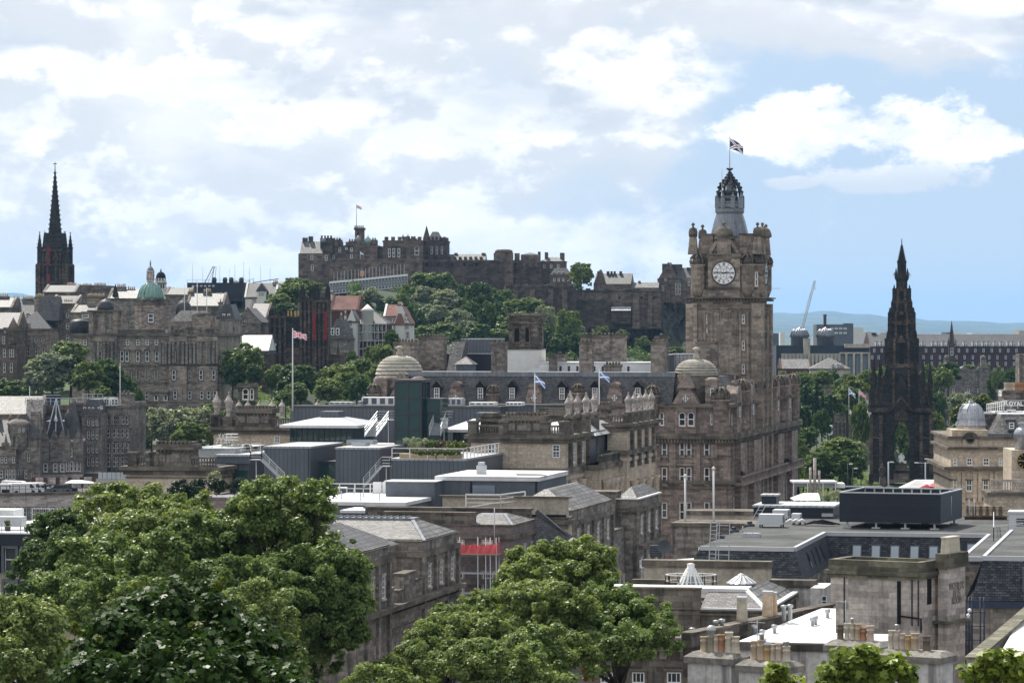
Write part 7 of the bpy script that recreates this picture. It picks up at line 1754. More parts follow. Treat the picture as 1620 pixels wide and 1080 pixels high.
# terrace of stone blocks along the street (middle)
def block(name,label,xl,xr,xd,Y,pe,zb,roof,par=1.0,mat='grey',sidew=(),frontw=(),rot=12):
 b=Bl(name,label,'building',xr,Y,zb,rot);x0=b.fx(xl);d=b.side(xd,HY)[0];h=b.fz(pe)
 m_=MB();m_.box(x0,0,0,d,0,h);b.x0,b.d,b.h=x0,d,h
 for q in((x0,0,0,.5),(-.5,0,.5,d)):m_.box(q[0],q[1],q[2],q[3],h,h+par)
 m_.box(x0-.12,.12,-.12,d,h+par,h+par+.18,1);band(m_,x0,0,0,d,h-.5,h-.05,.3,1)
 b.part('wall',m_,[mat,'cornice'])
 if roof:
  m_=MB();hip(m_,x0+.4,-.6,.6,d+4,h+par*.6,roof,None,None)if len(str(roof))<9 else None;b.part('roof',m_,'slatepale')
 for z0,hh,ys_,w_ in sidew:
  for y in ys_:b.swin(y,w_,z0,hh,0,cols=2,rows=4,sur='pale')
 for w in frontw:b.win(*w,0,cols=2,rows=4,sur='pale')
 return b
b=block('hip_roofed_block','grey stone block with a big slate hip roof and lead ridge nearest the lime tree',540,669,723,300,872,20.0,None,.9,'grey')
zr=b.h+.95;dd=b.d
m_=MB();xa=b.x0-2
ridge=b.fz(821,600,5.5);
A0,B0=(xa,-.3),(.2,-.3);C0,D0=(.2,dd+.2),(xa,dd+.2)
rx=b.fx(652,6);m_.face([(A0[0],A0[1],zr),(B0[0],B0[1],zr),(rx,6,ridge),(xa,6,ridge)]);m_.face([(B0[0],B0[1],zr),(C0[0],C0[1],zr),(rx,7.5,ridge),(rx,6,ridge)]);m_.face([(C0[0],C0[1],zr),(D0[0],D0[1],zr),(xa,7.5,ridge),(rx,7.5,ridge)])
m_.box(xa,rx+.2,5.7,7.8,ridge-.15,ridge+.12,1)
for i in range(12):xx=xa+(rx-xa)*i/12;m_.box(xx,xx+.08,5.7,7.8,ridge+.12,ridge+.25,1)
m_.obox((rx,6,ridge+.05),(B0[0],B0[1],zr+.05),.3,.1,1);b.part('roof',m_,['slatepale','lead'])
n=3
for i in range(n):
 y=dd*(i+.5)/n
 b.swin(y,1.1,b.h-3.3,1.9,0,cols=2,rows=4,sur='pale');b.swin(y,1.2,b.h-9.4,2.8,0,cols=2,rows=4,sur='pale');b.swin(y,1.2,b.h-14,3.0,0,cols=2,rows=4,sur='pale')
m_=MB()
for i in range(n+1):y=dd*i/n;q_=MB();q_.box(0,.28,y-.32,y+.32,0,b.h-.5);b.part('pilaster',q_,'grey')
for z0,o_ in((b.h-4.2,.9),(b.h-5.0,.3),(b.h-6.3,.35)):m_.box(-.2,o_,-16,dd+.3,z0,z0+.4,1)
m_.box(-.5,.0,-16,0,0,b.h-4.2);b.part('cornice',m_,['grey','cornice'])
m_=MB();m_.box(b.x0-10,-.05,-16,-.05,0,b.h-3.8);
for y0,y1,z1 in((-14,-11,b.h-2.5),(-9.5,-7.5,b.h-2.9),(-7.5,-3.2,b.h-1.6),(-3.2,-.6,b.h-2.4)):m_.box(-.8,.1,y0,y1,b.h-3.8,z1);m_.box(-.9,.2,y0-.1,y1+.1,z1,z1+.18,1)
b.part('parapet_range',m_,['grey','cornice'])
for y,z0,hh in((-2.2,b.h-14,6),(-5.0,b.h-14,6),(-7.8,b.h-14,6)):
 m_=MB();m_.box(0,.12,y-1.2,y+1.2,z0-6,z0+hh+.4);b.part('recess',m_,'buff_dirty');m_=MB();m_.lathe(.35,y+1.4,[(.42,z0-6),(.36,z0+hh)],12);b.part('column',m_,'pale')
b=block('hip_roofed_block','lower slate roofed corner block half hidden by the lime tree',520,560,614,268,894,20.0,None,.8,'grey')
m_=MB();zr=b.h+.85;hip(m_,b.x0-6,.2,-.3,b.d+3,zr,2.0,4.2,4.2);b.part('roof',m_,'slate')
for i in range(3):b.swin(b.d*(i+.5)/3,1.05,b.h-3.4,1.9,0,cols=2,rows=4,sur='pale');b.swin(b.d*(i+.5)/3,1.1,b.h-12.2,3.4,0,cols=2,rows=4,sur='pale')
m_=MB()
for i in range(4):y=b.d*i/3;q_=MB();q_.box(0,.25,y-.3,y+.3,0,b.h-.5);b.part('pilaster',q_,'grey')
m_.box(-.2,.7,-.2,b.d,b.h-4.6,b.h-4.2,1);b.part('cornice',m_,['grey','cornice'])
b=block('hip_roofed_block','pinkish stone block with a small slate hip roof behind the red netting',700,811,846,335,845,20.0,None,.8,'mauve',frontw=[(718,733,848,859),(764,778,848,859),(720,733,905,940),(764,780,905,940)])
m_=MB();x_a=b.fx(750,2);zr=b.h+.9;rz_=b.fz(813,800,4);m_.face([(x_a,-.2,zr),(0,-.2,zr),(b.fx(798,4),4,rz_),(x_a,4,rz_)]);m_.face([(0,-.2,zr),(0,b.d,zr),(b.fx(798,4),6,rz_),(b.fx(798,4),4,rz_)]);m_.obox((b.fx(798,4),4,rz_+.05),(0,-.2,zr+.05),.3,.1,1);m_.face([(x_a,4,rz_),(b.fx(798,4),4,rz_),(b.fx(798,4),6,rz_),(x_a,6,rz_)],1);b.part('roof',m_,['slatepale','lead'])
m_=MB();m_.box(b.x0-6,b.fx(750),.2,1,b.h,b.fz(814));m_.box(b.x0-6.2,b.fx(751),.1,1.1,b.fz(814),b.fz(811),1);m_.box(-.2,.8,-.3,b.d,b.h-5.0,b.h-4.5,1);m_.box(b.x0,.3,-.7,0,b.h-5.0,b.h-4.5,1);b.part('parapet',m_,['buff_dirty','cornice'])
for i in range(3):b.swin(b.d*(i+.5)/3,1.1,b.h-3.4,2.0,0,cols=2,rows=4,sur='pale');b.swin(b.d*(i+.5)/3,1.2,b.h-10,3,0,cols=2,rows=4,sur='pale')
LB=b
o=thing('access_scaffold','scaffold with a band of red netting along its boarded top lift','scaffold',b.o.location,b.o.rotation_euler.z)
p,q=b.fx(718,-2),b.fx(785,-2);zt=b.fz(876,None,-2);m_=MB()
for xx in(p,p+.6,(p+q)/2+.3,(p+q)/2+1.1,q-.6,q):
 m_.tube([(xx,-2,-2),(xx,-2,zt+1.6)],.05,6)
for xx in(p,(p+q)/2,q):m_.tube([(xx,-.7,-2),(xx,-.7,zt+1.6)],.05,6)
for z0 in(zt-2,zt-4,zt-4.6,zt-8):m_.obox((p-.3,-2,z0),(q+.3,-2,z0),.09,.09);m_.obox((p-.3,-.7,z0),(q+.3,-.7,z0),.09,.09)
m_.tube([(q-.4,-1,zt),(q-.4,-1,zt+4.5)],.05,6);m_.build('poles',M['metal'],o)
m_=MB();m_.box(p-.2,q+.2,-2.2,-.6,zt-.12,zt);m_.build('boards',M['wood'],o)
m_=MB();nn_=14
for i in range(nn_):
 f=lambda i_,v:(p+(q-p)*i_/nn_,-2.12+.12*math.sin(i_*2.3+v*2),zt+(.88+.08*math.sin(i_*1.1))*v)
 m_.face([f(i,0),f(i+1,0),f(i+1,1),f(i,1)])
m_.face([(q,-2.1,zt),(q+.1,-.7,zt),(q+.1,-.7,zt+1.2),(q,-2.1,zt+.95)]);m_.build('netting',M['rednet'],o)
b=block('rendered_wall_block','long stained render parapet wall under the blue grey plant house',700,899,905,352,822,22.0,None,.1,'cream')
m_=MB();m_.box(b.x0-.3,.3,-.4,.4,b.fz(787),b.fz(785),1);m_.box(b.x0,0,0,.3,b.h-1,b.fz(787),0);
for px in(848,858,868,878,888):m_.box(b.fx(px)-.5,b.fx(px)+.5,-.05,0,b.fz(818),b.fz(814),2)
b.part('parapet',m_,['cream','cornice','black'])
m_=MB();m_.box(b.fx(580,-4),b.fx(840,-4),-4.6,-3.6,2,b.fz(807,None,-4),0);m_.box(b.fx(579,-4)-.1,b.fx(841,-4)+.1,-4.75,-3.45,b.fz(807,None,-4),b.fz(804,None,-4),0);b.part('dark_parapet',m_,'buff_dirty')
m_=MB();p=b.fx(737,-2);q=b.fx(792,-2);railing(m_,[(p,-2,b.fz(803,None,-2)),(q,-2,b.fz(803,None,-2)),(q+2,1,b.fz(800,None,-2))],1.3,2,.06,0,2);m_.obox((p,-2,b.fz(805,None,-2)),(q,0,b.fz(795,None,-2)),.1,.1);b.part('railing',m_,'white')
b=block('slate_wing','sloping slate wing with skylights and a dark raking parapet',846,905,905,345,860,20.0,None,.1,'grey')
m_=MB();m_.face([(b.x0,-2.5,b.fz(874)),(0,-2.5,b.fz(874)),(0,1,b.fz(850)),(b.x0,1,b.fz(812))]);m_.obox((b.x0,1,b.fz(808,846,1)),(b.fx(898,1),1,b.fz(850,898,1)),.6,.5,1);b.part('roof',m_,['slate','slatedark'])
b=block('hip_roofed_block','dark stone block with a pale slate roof and three sash windows facing the street',898,905,968,357,824,20.0,None,1.0,'grey')
m_=MB();zr=b.h+1.1;hip(m_,-7,.05,-.1,b.d+.1,zr,2.1,3.3,3.4);b.part('roof',m_,'slatepale')
for i in range(4):b.swin(b.d*(i+.5)/4,1.1,b.h-3.1,2.0,0,cols=2,rows=4,sur='pale');b.swin(b.d*(i+.5)/4,1.2,b.h-10,3.0,0,cols=2,rows=4,sur='pale')
m_=MB()
for i in range(5):y=b.d*i/4;q_=MB();q_.box(0,.25,y-.3,y+.3,0,b.h-.5);b.part('pilaster',q_,'grey')
m_.box(-.2,.7,-.3,b.d,b.h-4.8,b.h-4.3,1);m_.box(-.8,0,b.d,b.d+18,0,b.h-2.6);m_.box(-.9,.15,b.d,b.d+18,b.h-2.6,b.h-2.4,1);b.part('parapet',m_,['grey','cornice'])
for i in range(6):b.win_at(0,b.d+1.8+i*2.8,b.h-11,1.1,3.0,pi/2,20,cols=2,rows=4,sur='pale')
b=block('hip_roofed_block','end block of the stone terrace with a small slate roof before the hotel',975,1008,1043,388,803,20.0,None,.9,'grey')
m_=MB();zr=b.h+1;hip(m_,b.x0,.05,-.1,b.d+.1,zr,1.3,1.5,3);m_.box(b.x0-.1,.25,-.3,.0,zr-.05,zr+.12,1);m_.box(-.1,.28,0,b.d,zr-.05,zr+.12,1);b.part('roof',m_,['slatepale','membrane'])
for i in range(3):b.swin(b.d*(i+.5)/3,1.1,b.h-3.1,2.0,0,cols=2,rows=4,sur='pale');b.swin(b.d*(i+.5)/3,1.2,b.h-9,3.0,0,cols=2,rows=4,sur='pale')
m_=MB()
for i in range(4):y=b.d*i/3;q_=MB();q_.box(0,.25,y-.3,y+.3,0,b.h-.5);b.part('pilaster',q_,'grey')
m_.box(-.2,.7,-.3,b.d,b.h-4.8,b.h-4.3,1);m_.box(b.x0-12,b.x0,-1,3,0,b.fz(779));m_.box(b.x0-12.2,b.x0+.2,-1.2,3.2,b.fz(779),b.fz(777),1);b.part('parapet',m_,['grey','cornice'])
flag_pole(463,521,650,PO+40,'tall white flagpole with a streaming union flag over the zinc roof',kind='union',r=.13,flagsize=(2.1,1.1),droop=.2)
flag_pole(846,592,652,PO+34,'white flagpole with a drooping saltire before the arched dormer',kind='saltire',r=.12,flagsize=(1.5,1.0),droop=.65)
flag_pole(948,586,648,PO+34,'white flagpole with a saltire nearest the far pavilion urns',kind='saltire',r=.11,flagsize=(1.5,0.9),droop=.5)
# slate mansard block with the flat felt roof
YMn=262.0
b=Bl('mansard_block','dark slate mansard block with wide grey flat roof wrapped round a light well','building',1257,YMn,24.0,12)
h=b.fz(868);hb=b.fz(917);x0=b.fx(1108)
ay,az=b.side(1305,842);aw=ay
xb2=b.fx(1565,aw)
rs=1.3
m_=MB()
m_.face([(x0-rs,-rs,hb),(rs*.0+.9,-rs,hb),(0,0,h),(x0,0,h)]);m_.face([(.9,-rs,hb),(.9,aw-.9,hb),(0,aw,h),(0,0,h)]);m_.face([(.9,aw-.9,hb),(xb2,aw-.9,hb),(xb2,aw,h),(0,aw,h)])
m_.face([(x0-rs,-rs,hb),(x0,0,h),(x0,14,h),(x0-rs,14,hb)])
b.part('mansard',m_,'slateblue')
deck=[(x0,0),(0,0),(0,aw),(xb2,aw),(xb2,-8),(xb2+16,-8),(xb2+16,aw+26),(x0,aw+26)]
m_=MB();m_.prism(deck,h-.25,h+.1);b.part('flat_roof',m_,'felt')
m_=MB()
for p,q in zip(deck[:5],deck[1:6]):m_.obox((p[0],p[1]-.02,h-.02),(q[0],q[1]-.02,h-.02),.28,.34)
b.part('roof_edge',m_,'metal')
m_=MB();m_.prism([(x0-rs,-rs),(.9,-rs),(.9,aw-.9),(xb2+15,aw-.9),(xb2+15,aw+25),(x0-rs,aw+25)],0,hb);b.part('wall',m_,'grey')
for c in(1356,1386,1416,1447,1477):
 tb,tt=.35,.75;a,q=b.fx(c-6,aw-.4),b.fx(c+6,aw-.4);pl=lambda f:aw-.9+.9*f;zz_=lambda f:hb+(h-hb)*f
 m_=MB();m_.face([(a-.08,pl(.2)-.07,zz_(.2)),(q+.08,pl(.2)-.07,zz_(.2)),(q+.08,pl(.64)-.07,zz_(.64)),(a-.08,pl(.64)-.07,zz_(.64))],1);m_.face([(a,pl(.22)-.1,zz_(.22)),(q,pl(.22)-.1,zz_(.22)),(q,pl(.6)-.1,zz_(.6)),(a,pl(.6)-.1,zz_(.6))]);b.part('skylight',m_,['glasspale','greypanel'])
a,q=b.fx(1531,aw-.4),b.fx(1547,aw-.4);m_=MB();m_.face([(a-.08,pl(.1)-.07,zz_(.1)),(q+.08,pl(.1)-.07,zz_(.1)),(q+.08,pl(.74)-.07,zz_(.74)),(a-.08,pl(.74)-.07,zz_(.74))],1);m_.face([(a,pl(.14)-.1,zz_(.14)),(q,pl(.14)-.1,zz_(.14)),(q,pl(.7)-.1,zz_(.7)),(a,pl(.7)-.1,zz_(.7))]);b.part('skylight',m_,['glasspale','greypanel'])
for i in range(4):
 y=aw*(.28+.15*i);m_=MB();f0,f1_=.25,.75;xx=lambda f:.9*(1-f)+.06
 m_.face([(xx(f0),y-.35,hb+(h-hb)*f0),(xx(f0),y+.35,hb+(h-hb)*f0),(xx(f1_),y+.35,hb+(h-hb)*f1_),(xx(f1_),y-.35,hb+(h-hb)*f1_)]);b.part('skylight',m_,'glass')
MBK=b;MH=h
c_=Bl('mansard_wing','slate mansard wing with grey roof deck at the picture edge','building',1700,225,24.0,12)
h2=c_.fz(882,1600);x0=c_.fx(1557);hb2=c_.fz(948,1600)
m_=MB();m_.face([(x0-.8,-.9,hb2),(0,-.9,hb2),(0,0,h2),(x0,0,h2)]);m_.face([(x0-1.2,-.9,hb2),(x0,0,h2),(x0,30,h2),(x0-1.2,30,hb2)]);c_.part('mansard',m_,'slateblue')
m_=MB();m_.box(x0,0,.1,36,h2-.3,h2+.02);c_.part('flat_roof',m_,'felt');m_=MB();m_.box(x0-.1,0,-.12,.1,h2-.2,h2+.12);m_.obox((x0,0,h2),(x0,30,h2),.25,.25);c_.part('roof_edge',m_,'metal')
m_=MB();m_.box(x0-.8,0,-.8,32,0,hb2-.05);m_.box(x0-1,0,-1.05,-.8,hb2-.5,hb2-.05,1);c_.part('wall',m_,['grey','bluepipe'])
m_=MB();p=c_.fx(1618,-.5);m_.box(p,p+1.0,-.9,-.2,hb2+.6,h2-.6);c_.part('dormer',m_,'greypanel')
o=thing('fire_escape','dark blue metal pipe and ladder frame climbing the stone stair tower','pipe frame',P(1540,1060,214));m_=MB();k=214/F
for px in(1528,1533,1538,1551,1557):m_.tube([((px-1540)*k,.0,0),((px-1540)*k,0,(1060-944)*k)],.06,6)
for py in(1055,1035,1012,990,968,950):m_.obox((-15*k,-.05,(1060-py)*k),(20*k,-.05,(1060-py)*k),.05,.05)
m_.build('pipes',M['bluepipe'],o)
for px,py,lab in((1534,965,'upper round white floodlight beside the stair tower'),(1532,973,'lower round white floodlight beside the stair tower')):
 o=thing('floodlight',lab,'floodlight',P(px,py,212));m_=MB();m_.lathe(0,0,[(.02,-.12),(.1,-.1),(.13,0),(.1,.1),(.02,.12)],10);m_.obox((0,0,0),(.12,.9,.05),.04,.04);m_.build('lamp',M['white'],o)
def on_roof(px,py,z=None):
 x,y=MBK.top(px,py,(MH+.1)if z is None else z);return MBK.o.matrix_basis@Vector((x,y,(MH+.1)if z is None else z))
p0=on_roof(1488,838);YE=p0.y
e=Bl('plant_enclosure','big dark navy louvred plant enclosure on stub legs on the flat roof','plant enclosure',1488,YE,p0.z,19)
x0=e.fx(1328);d=e.side(1522,HY)[0];z0,z1=e.fz(828),e.fz(782)
m_=MB();t_=.15
for q in((x0,0,0,t_),(x0,0,d-t_,d),(x0,x0+t_,t_,d-t_),(-t_,0,t_,d-t_)):m_.box(*q,z0,z1)
m_.box(x0+t_,-t_,t_,d-t_,z0+.4,z0+.5);e.part('screen',m_,'navy')
m_=MB()
for q in((x0-.05,.05,-.05,.12),(x0-.05,.05,d-.12,d+.05),(x0-.05,x0+.12,.12,d-.12),(-.12,.05,.12,d-.12)):m_.box(*q,z1,z1+.1)
n=11
for i in range(n):xx=x0+.2+(-.4-x0)*i/(n-1);m_.box(xx-.06,xx+.06,d-.35,d-.2,z0+.5,z1-.05)
e.part('rim',m_,'metal')
for i in range(6):m_=MB();m_.lathe(x0*(1-(i+.5)/6),d*.5,[(.75,z0+.5),(.75,z1-.35),(.6,z1-.22),(.1,z1-.2)],18);e.part('fan',m_,'metal')
m_=MB()
for i in range(4):
 for y in(.4,d-.5):xx=x0+.6+(-1.2-x0)*i/3;m_.box(xx-.08,xx+.08,y-.08,y+.08,0,z0);m_.box(xx-.35,xx+.35,y-.25,y+.25,0,.12)
e.part('leg',m_,'metal')
p0=on_roof(1323,826);e=Bl('roof_house','long low dark roof house with pale lid left of the plant enclosure','roof house',1318,p0.y+6,p0.z,12);x0=e.fx(1192);z1=e.fz(803)
m_=MB();m_.box(x0,0,0,7,0,z1);m_.box(e.fx(1300),0,-.05,0,z1-.8,z1-.5,1);e.part('wall',m_,['navy','metal']);m_=MB();m_.box(x0-.1,.1,-.1,7.1,z1,z1+.18);e.part('roof',m_,'zincroof')
m_=MB();m_.box(e.fx(1205,2),e.fx(1228,2),2,4,z1+.18,z1+.9);m_.box(e.fx(1205,2)-.15,e.fx(1228,2)+.15,1.85,4.15,z1+.9,z1+1.05,1);e.part('hatch',m_,['navy','zincroof'])
for px0,px1,pt,pb,dp,lab in((1200,1238,813,832,1.6,'large white air conditioning unit at the front of the flat roof'),(1222,1246,806,822,2,'white air conditioning unit second from the front of the flat roof'),(1232,1250,806,816,1.6,'rear pale air conditioning unit beside the low dark roof house'),(1252,1266,812,828,1.2,'narrow grey air conditioning unit by the coiled pipes')):
 p=on_roof(px0,pb+2);k=p.y/F;o=thing('air_conditioner',lab,'air conditioner',p,-R(12),'air conditioning units on the flat roof');m_=MB();w_=(px1-px0)*k;hh=(pb-pt)*k
 m_.box(0,w_,0,dp,.25,hh+.1);m_.build('casing',M['acunit'],o);m_=MB()
 for x_ in(.12,w_-.12):
  for y_ in(.1,dp-.1):m_.box(x_-.06,x_+.06,y_-.06,y_+.06,0,.25)
 m_.build('leg',M['darkmetal'],o);m_=MB()
 for i in range(5):m_.box(w_*.96,w_*1.004,dp*(.12+.16*i),dp*(.2+.16*i),.4,hh-.05)
 m_.build('grille',M['greypanel'],o)
for i,(px,py,s,lab)in enumerate(((1138,851,.45,'small dark domed roof vent nearest the roof ladder'),(1161,841,.45,'middle dark domed roof vent on the flat roof edge'),(1186,832,.45,'farthest dark domed roof vent by the air conditioners'))):
 o=thing('roof_vent',lab,'roof vent',on_roof(px,py),0,'domed vents on the flat roof');m_=MB();m_.lathe(0,0,[(s,0),(s,.16),(s*.55,.2),(s*.5,.34),(s*.6,.38),(.05,.45)],12);m_.build('body',M['darkmetal'],o)
o=thing('roof_hatch','low grey roof hatch frame lying on the flat roof','roof hatch',on_roof(1173,849),-R(12));m_=MB();m_.box(0,1.5,0,.9,0,.25);m_.box(.08,1.42,.08,.82,.25,.32,1);m_.tube([(0.1,.1,.25),(.1,.1,.9)],.04,6);m_.build('frame',[M['metal'],M['zincroof']],o)
o=thing('pipe_bundle','tangle of black pipes and ducts on the roof before the dark roof house','pipes',on_roof(1272,832),-R(12));m_=MB();rr=random.Random(4)
for i in range(9):y=i*.16;m_.tube([(0,y,.15),(.5+rr.random(),y,.25+rr.random()*.3),(2.2+rr.random(),y+rr.uniform(-.3,.3),.2)],.05,6)
for i in range(3):m_.tube([(-1.6+i*.5,.2,.3),(-1.2+i*.5,.2,.55),(-.9+i*.5,.3,.3)],.12,8,1)
m_.build('pipes',[M['black'],M['white']],o)
o=thing('satellite_dish','grey satellite dish on a post beside the dark terrace end','satellite dish',P(1051,882,300));m_=MB();m_.tube([(0,0,0),(0,0,.6)],.05,6);n=18
for i in range(n):
 a,c=2*pi*i/n,2*pi*(i+1)/n;f=lambda an,r:(r*cos(an),-.25*(r/.62)**2+.1,1.0+r*sin(an));m_.face([f(a,.62),f(c,.62),f(c,.02),f(a,.02)])
m_.obox((0,.1,1.0),(0,-.6,1.05),.04,.04);m_.build('dish',M['greypanel'],o)
o=thing('wall_unit','dark louvred cooling unit beside the satellite dish','cooling unit',P(1037,880,302));m_=MB();m_.box(-.5,.6,0,.6,0,1.0)
for i in range(4):m_.box(-.45,.55,-.03,0,.12+i*.22,.24+i*.22,1)
m_.build('casing',[M['darkmetal'],M['greypanel']],o)
def ladder(px,py0,py1,Y,lab,lean=0.0,cage=True):
 p=P(px,py0,Y);k=Y/F;H_=(py0-py1)*k;o=thing('roof_ladder',lab,'ladder',p,-R(12),'metal ladders to the flat roof');m_=MB()
 for e_ in(-.25,.25):m_.obox((e_,0,0),(e_+lean,.2,H_),.06,.06)
 for i in range(int(H_/.3)):z_=.2+i*.3;m_.obox((-.25+lean*z_/H_,.2*z_/H_,z_),(.25+lean*z_/H_,.2*z_/H_,z_),.04,.04)
 if cage:
  for e_ in(-.4,.4):m_.obox((e_+.9,-.2,0),(e_+lean*.6+.9,0,H_*1.0),.05,.05)
  for i in range(4):z_=H_*(.15+.25*i);m_.obox((.25,0,z_),(1.3,-.2,z_),.04,.04)
 m_.build('rails',M['metal'],o)
ladder(1127,886,824,258,'caged metal ladder rising to the near corner of the flat roof',.1)
ladder(1192,826,800,300,'short metal ladder against the dark roof house',.8,False)
b=Bl('stone_wall','tall grey stone retaining wall block below the two white flagpoles','wall',1200,330,24.0,12);x0=b.fx(1064);h=b.fz(832);m_=MB();m_.box(x0,0,0,6,0,h);band(m_,x0,0,0,6,h-.1,h+.25,.15,1);b.part('wall',m_,['grey','cornice'])
b=Bl('stone_wall','farther stained stone wall behind the two white flagpoles','wall',1200,345,24.0,12);x0=b.fx(1085);h=b.fz(813);m_=MB();m_.box(x0,0,0,4,0,h);band(m_,x0,0,0,4,h-.1,h+.3,.18,1);m_.box(b.fx(1160),b.fx(1168),-.3,0,0,h-.4,0);b.part('wall',m_,['cream','buff_dirty'])
flag_pole(1084,755,831,334,'bare white flagpole nearer the terrace end wall',r=.11,r1=.09,group='white flagpoles on the stone wall')
flag_pole(1129,743,835,334,'taller bare white flagpole nearer the roof ladder',r=.11,r1=.09,group='white flagpoles on the stone wall')
o=Bl('lean_to_roof','bright white metal roof lying between the wall and the slate mansard','roof',1112,275,Z(900,275),12);x0=o.fx(1012);m_=MB();m_.prism([(x0,0),(0,0),(3,9),(x0+7,9)],0,o.fz(889));m_.box(o.fx(1090),o.fx(1092),5,5.12,o.fz(889),o.fz(889)+.9,1);m_.box(x0,.1,-.1,0,o.fz(892),o.fz(887),1);o.part('roof',m_,['membrane','metal'])
# low dark block with pyramid skylights
b=Bl('skylight_block','low dark stone block with conical glass skylights and pale roof strips','building',1213,225,24.0,12);Y0=225
x0=b.fx(925);h=b.fz(966);d=b.side(1246,HY)[0]+6
m_=MB();m_.box(x0,0,0,d,0,h);m_.box(b.fx(935),b.fx(1108),-.15,.4,h-1.2,b.fz(934));m_.box(b.fx(934),b.fx(1109),-.25,.5,b.fz(934),b.fz(931),1);band(m_,x0,0,0,d,b.fz(974),b.fz(971),.2,1);band(m_,x0,0,0,d,h-.1,h+.02,.15,1);b.part('wall',m_,['buff_dirty','cornice'])
zr=h+.05;m_=MB();xa=b.fx(1107);rz_=zr+1.0;rx0,rx1=xa-2,b.fx(1180,4)
m_.face([(xa,.1,zr),(-.1,.1,zr),(rx1,4,rz_),(xa,4,rz_)]);m_.face([(-.1,.1,zr),(-.1,d-1,zr),(rx1+.3,d-4,rz_),(rx1,4,rz_)]);b.part('roof',m_,'slatepale')
m_=MB();m_.box(b.fx(930,2),rx1+.1,3.6,6.2,rz_-.3,rz_+.12);m_.obox((rx1,4,rz_+.05),(-.1,.1,zr+.05),.35,.12);m_.obox((xa,.05,zr+.04),(0,.05,zr+.04),.3,.12);m_.obox((0,.1,zr+.04),(0,d-1,zr+.04),.4,.12);b.part('lead_flashing',m_,'membrane')
for px0,px1,p0,p1 in((1058,1078,984,1008),(1055,1078,1062,1095),(1000,1020,1062,1095),(950,970,1062,1095),(1110,1132,1070,1100)):b.win(px0,px1,p0,p1,0,cols=3,rows=2,sur='cornice')
m_=MB();m_.box(x0,0,-.5,0,b.fz(1032),b.fz(1025));
for i in range(9):m_.box(x0+1+i*1.4,x0+1.5+i*1.4,-.4,0,b.fz(1044),b.fz(1032))
b.part('cornice',m_,'buff_dirty')
p=b.o.matrix_basis@Vector((b.fx(1093,9),9,zr+.35));k=p.y/F;o=thing('conical_skylight','tall white ribbed conical glass skylight with railing','skylight',p);m_=MB();hz=(932-896)*k
m_.lathe(0,0,[(27*k,0),(7.5*k,hz)],16,0,smooth=False);m_.build('glazing',M['glassblue'],o);m_=MB()
for i in range(16):a=2*pi*i/16;m_.obox((27.3*k*cos(a),27.3*k*sin(a),.02),(7.7*k*cos(a),7.7*k*sin(a),hz),.16,.1)
m_.lathe(0,0,[(8*k,hz-.05),(8.2*k,hz+.12),(6*k,hz+.16),(6*k,hz+.4),(6.4*k,hz+.45),(.1,hz+.5)],16);m_.build('ribs',M['white'],o);m_=MB();railing(m_,[(40*k*cos(a),30*k*sin(a),.4)for a in[i*pi/6 for i in range(13)]],.9,1.5,.03,0,1);m_.build('railing',M['white'],o)
p=b.o.matrix_basis@Vector((b.fx(1173,9.5),9.5,zr+.6));o=thing('domed_skylight','low round lead skylight with a shallow ribbed cap on its slate pyramid','skylight',p);m_=MB();m_.lathe(0,0,[(22*k,-.1),(22*k,.35),(24*k,.4),(24*k,.48),(7*k,.95),(6*k,1.05),(.1,1.15)],14,0,smooth=False)
for i in range(14):a=2*pi*i/14;m_.obox((24*k*cos(a),24*k*sin(a),.5),(7*k*cos(a),7*k*sin(a),.98),.1,.06,1)
m_.build('cap',[M['lead2'],M['white']],o);m_=MB();q=34*k;m_.prism([(-q,-q),(q,-q),(q,q),(-q,q)],-1.3,-.05,0,top=[(-q*.6,-q*.6),(q*.6,-q*.6),(q*.6,q*.6),(-q*.6,q*.6)])
for sx in(-1,1):m_.obox((sx*q,-q,-1.28),(sx*q*.6,-q*.6,-.02),.25,.1,1)
m_.build('slate_base',[M['slatepale'],M['lead2']],o)
b2=Bl('parapet_wall','stained parapet wall strip behind the conical skylight','wall',1218,246,24.0,12);x0=b2.fx(1018);h2=b2.fz(888);m_=MB();m_.box(x0,0,0,1,0,h2-.5);m_.box(x0-.1,.1,-.15,1.15,h2-.5,h2,1);b2.part('wall',m_,['cream','cornice'])
b2=Bl('parapet_wall','dark parapet strip left of the conical skylight','wall',1074,236,24.0,12);x0=b2.fx(1000);h2=b2.fz(917);m_=MB();m_.box(x0,0,0,.6,0,h2-.3);m_.box(x0,.05,-.1,.7,h2-.3,h2,1);b2.part('wall',m_,['buff_dirty','cornice'])
b2=Bl('parapet_wall','stained stone wall foot under the slate light well','wall',1312,240,24.0,12);x0=b2.fx(1218);h2=b2.fz(918);m_=MB();m_.box(x0,b2.fx(1288),0,1,0,b2.fz(930));m_.box(x0,b2.fx(1288)+.1,-.2,1.2,b2.fz(930),h2,1);m_.box(b2.fx(1290),0,-3,2,0,b2.fz(925));b2.part('wall',m_,['render','buff_dirty']);b2.win(1300,1308,942,958,-3,sur=None)
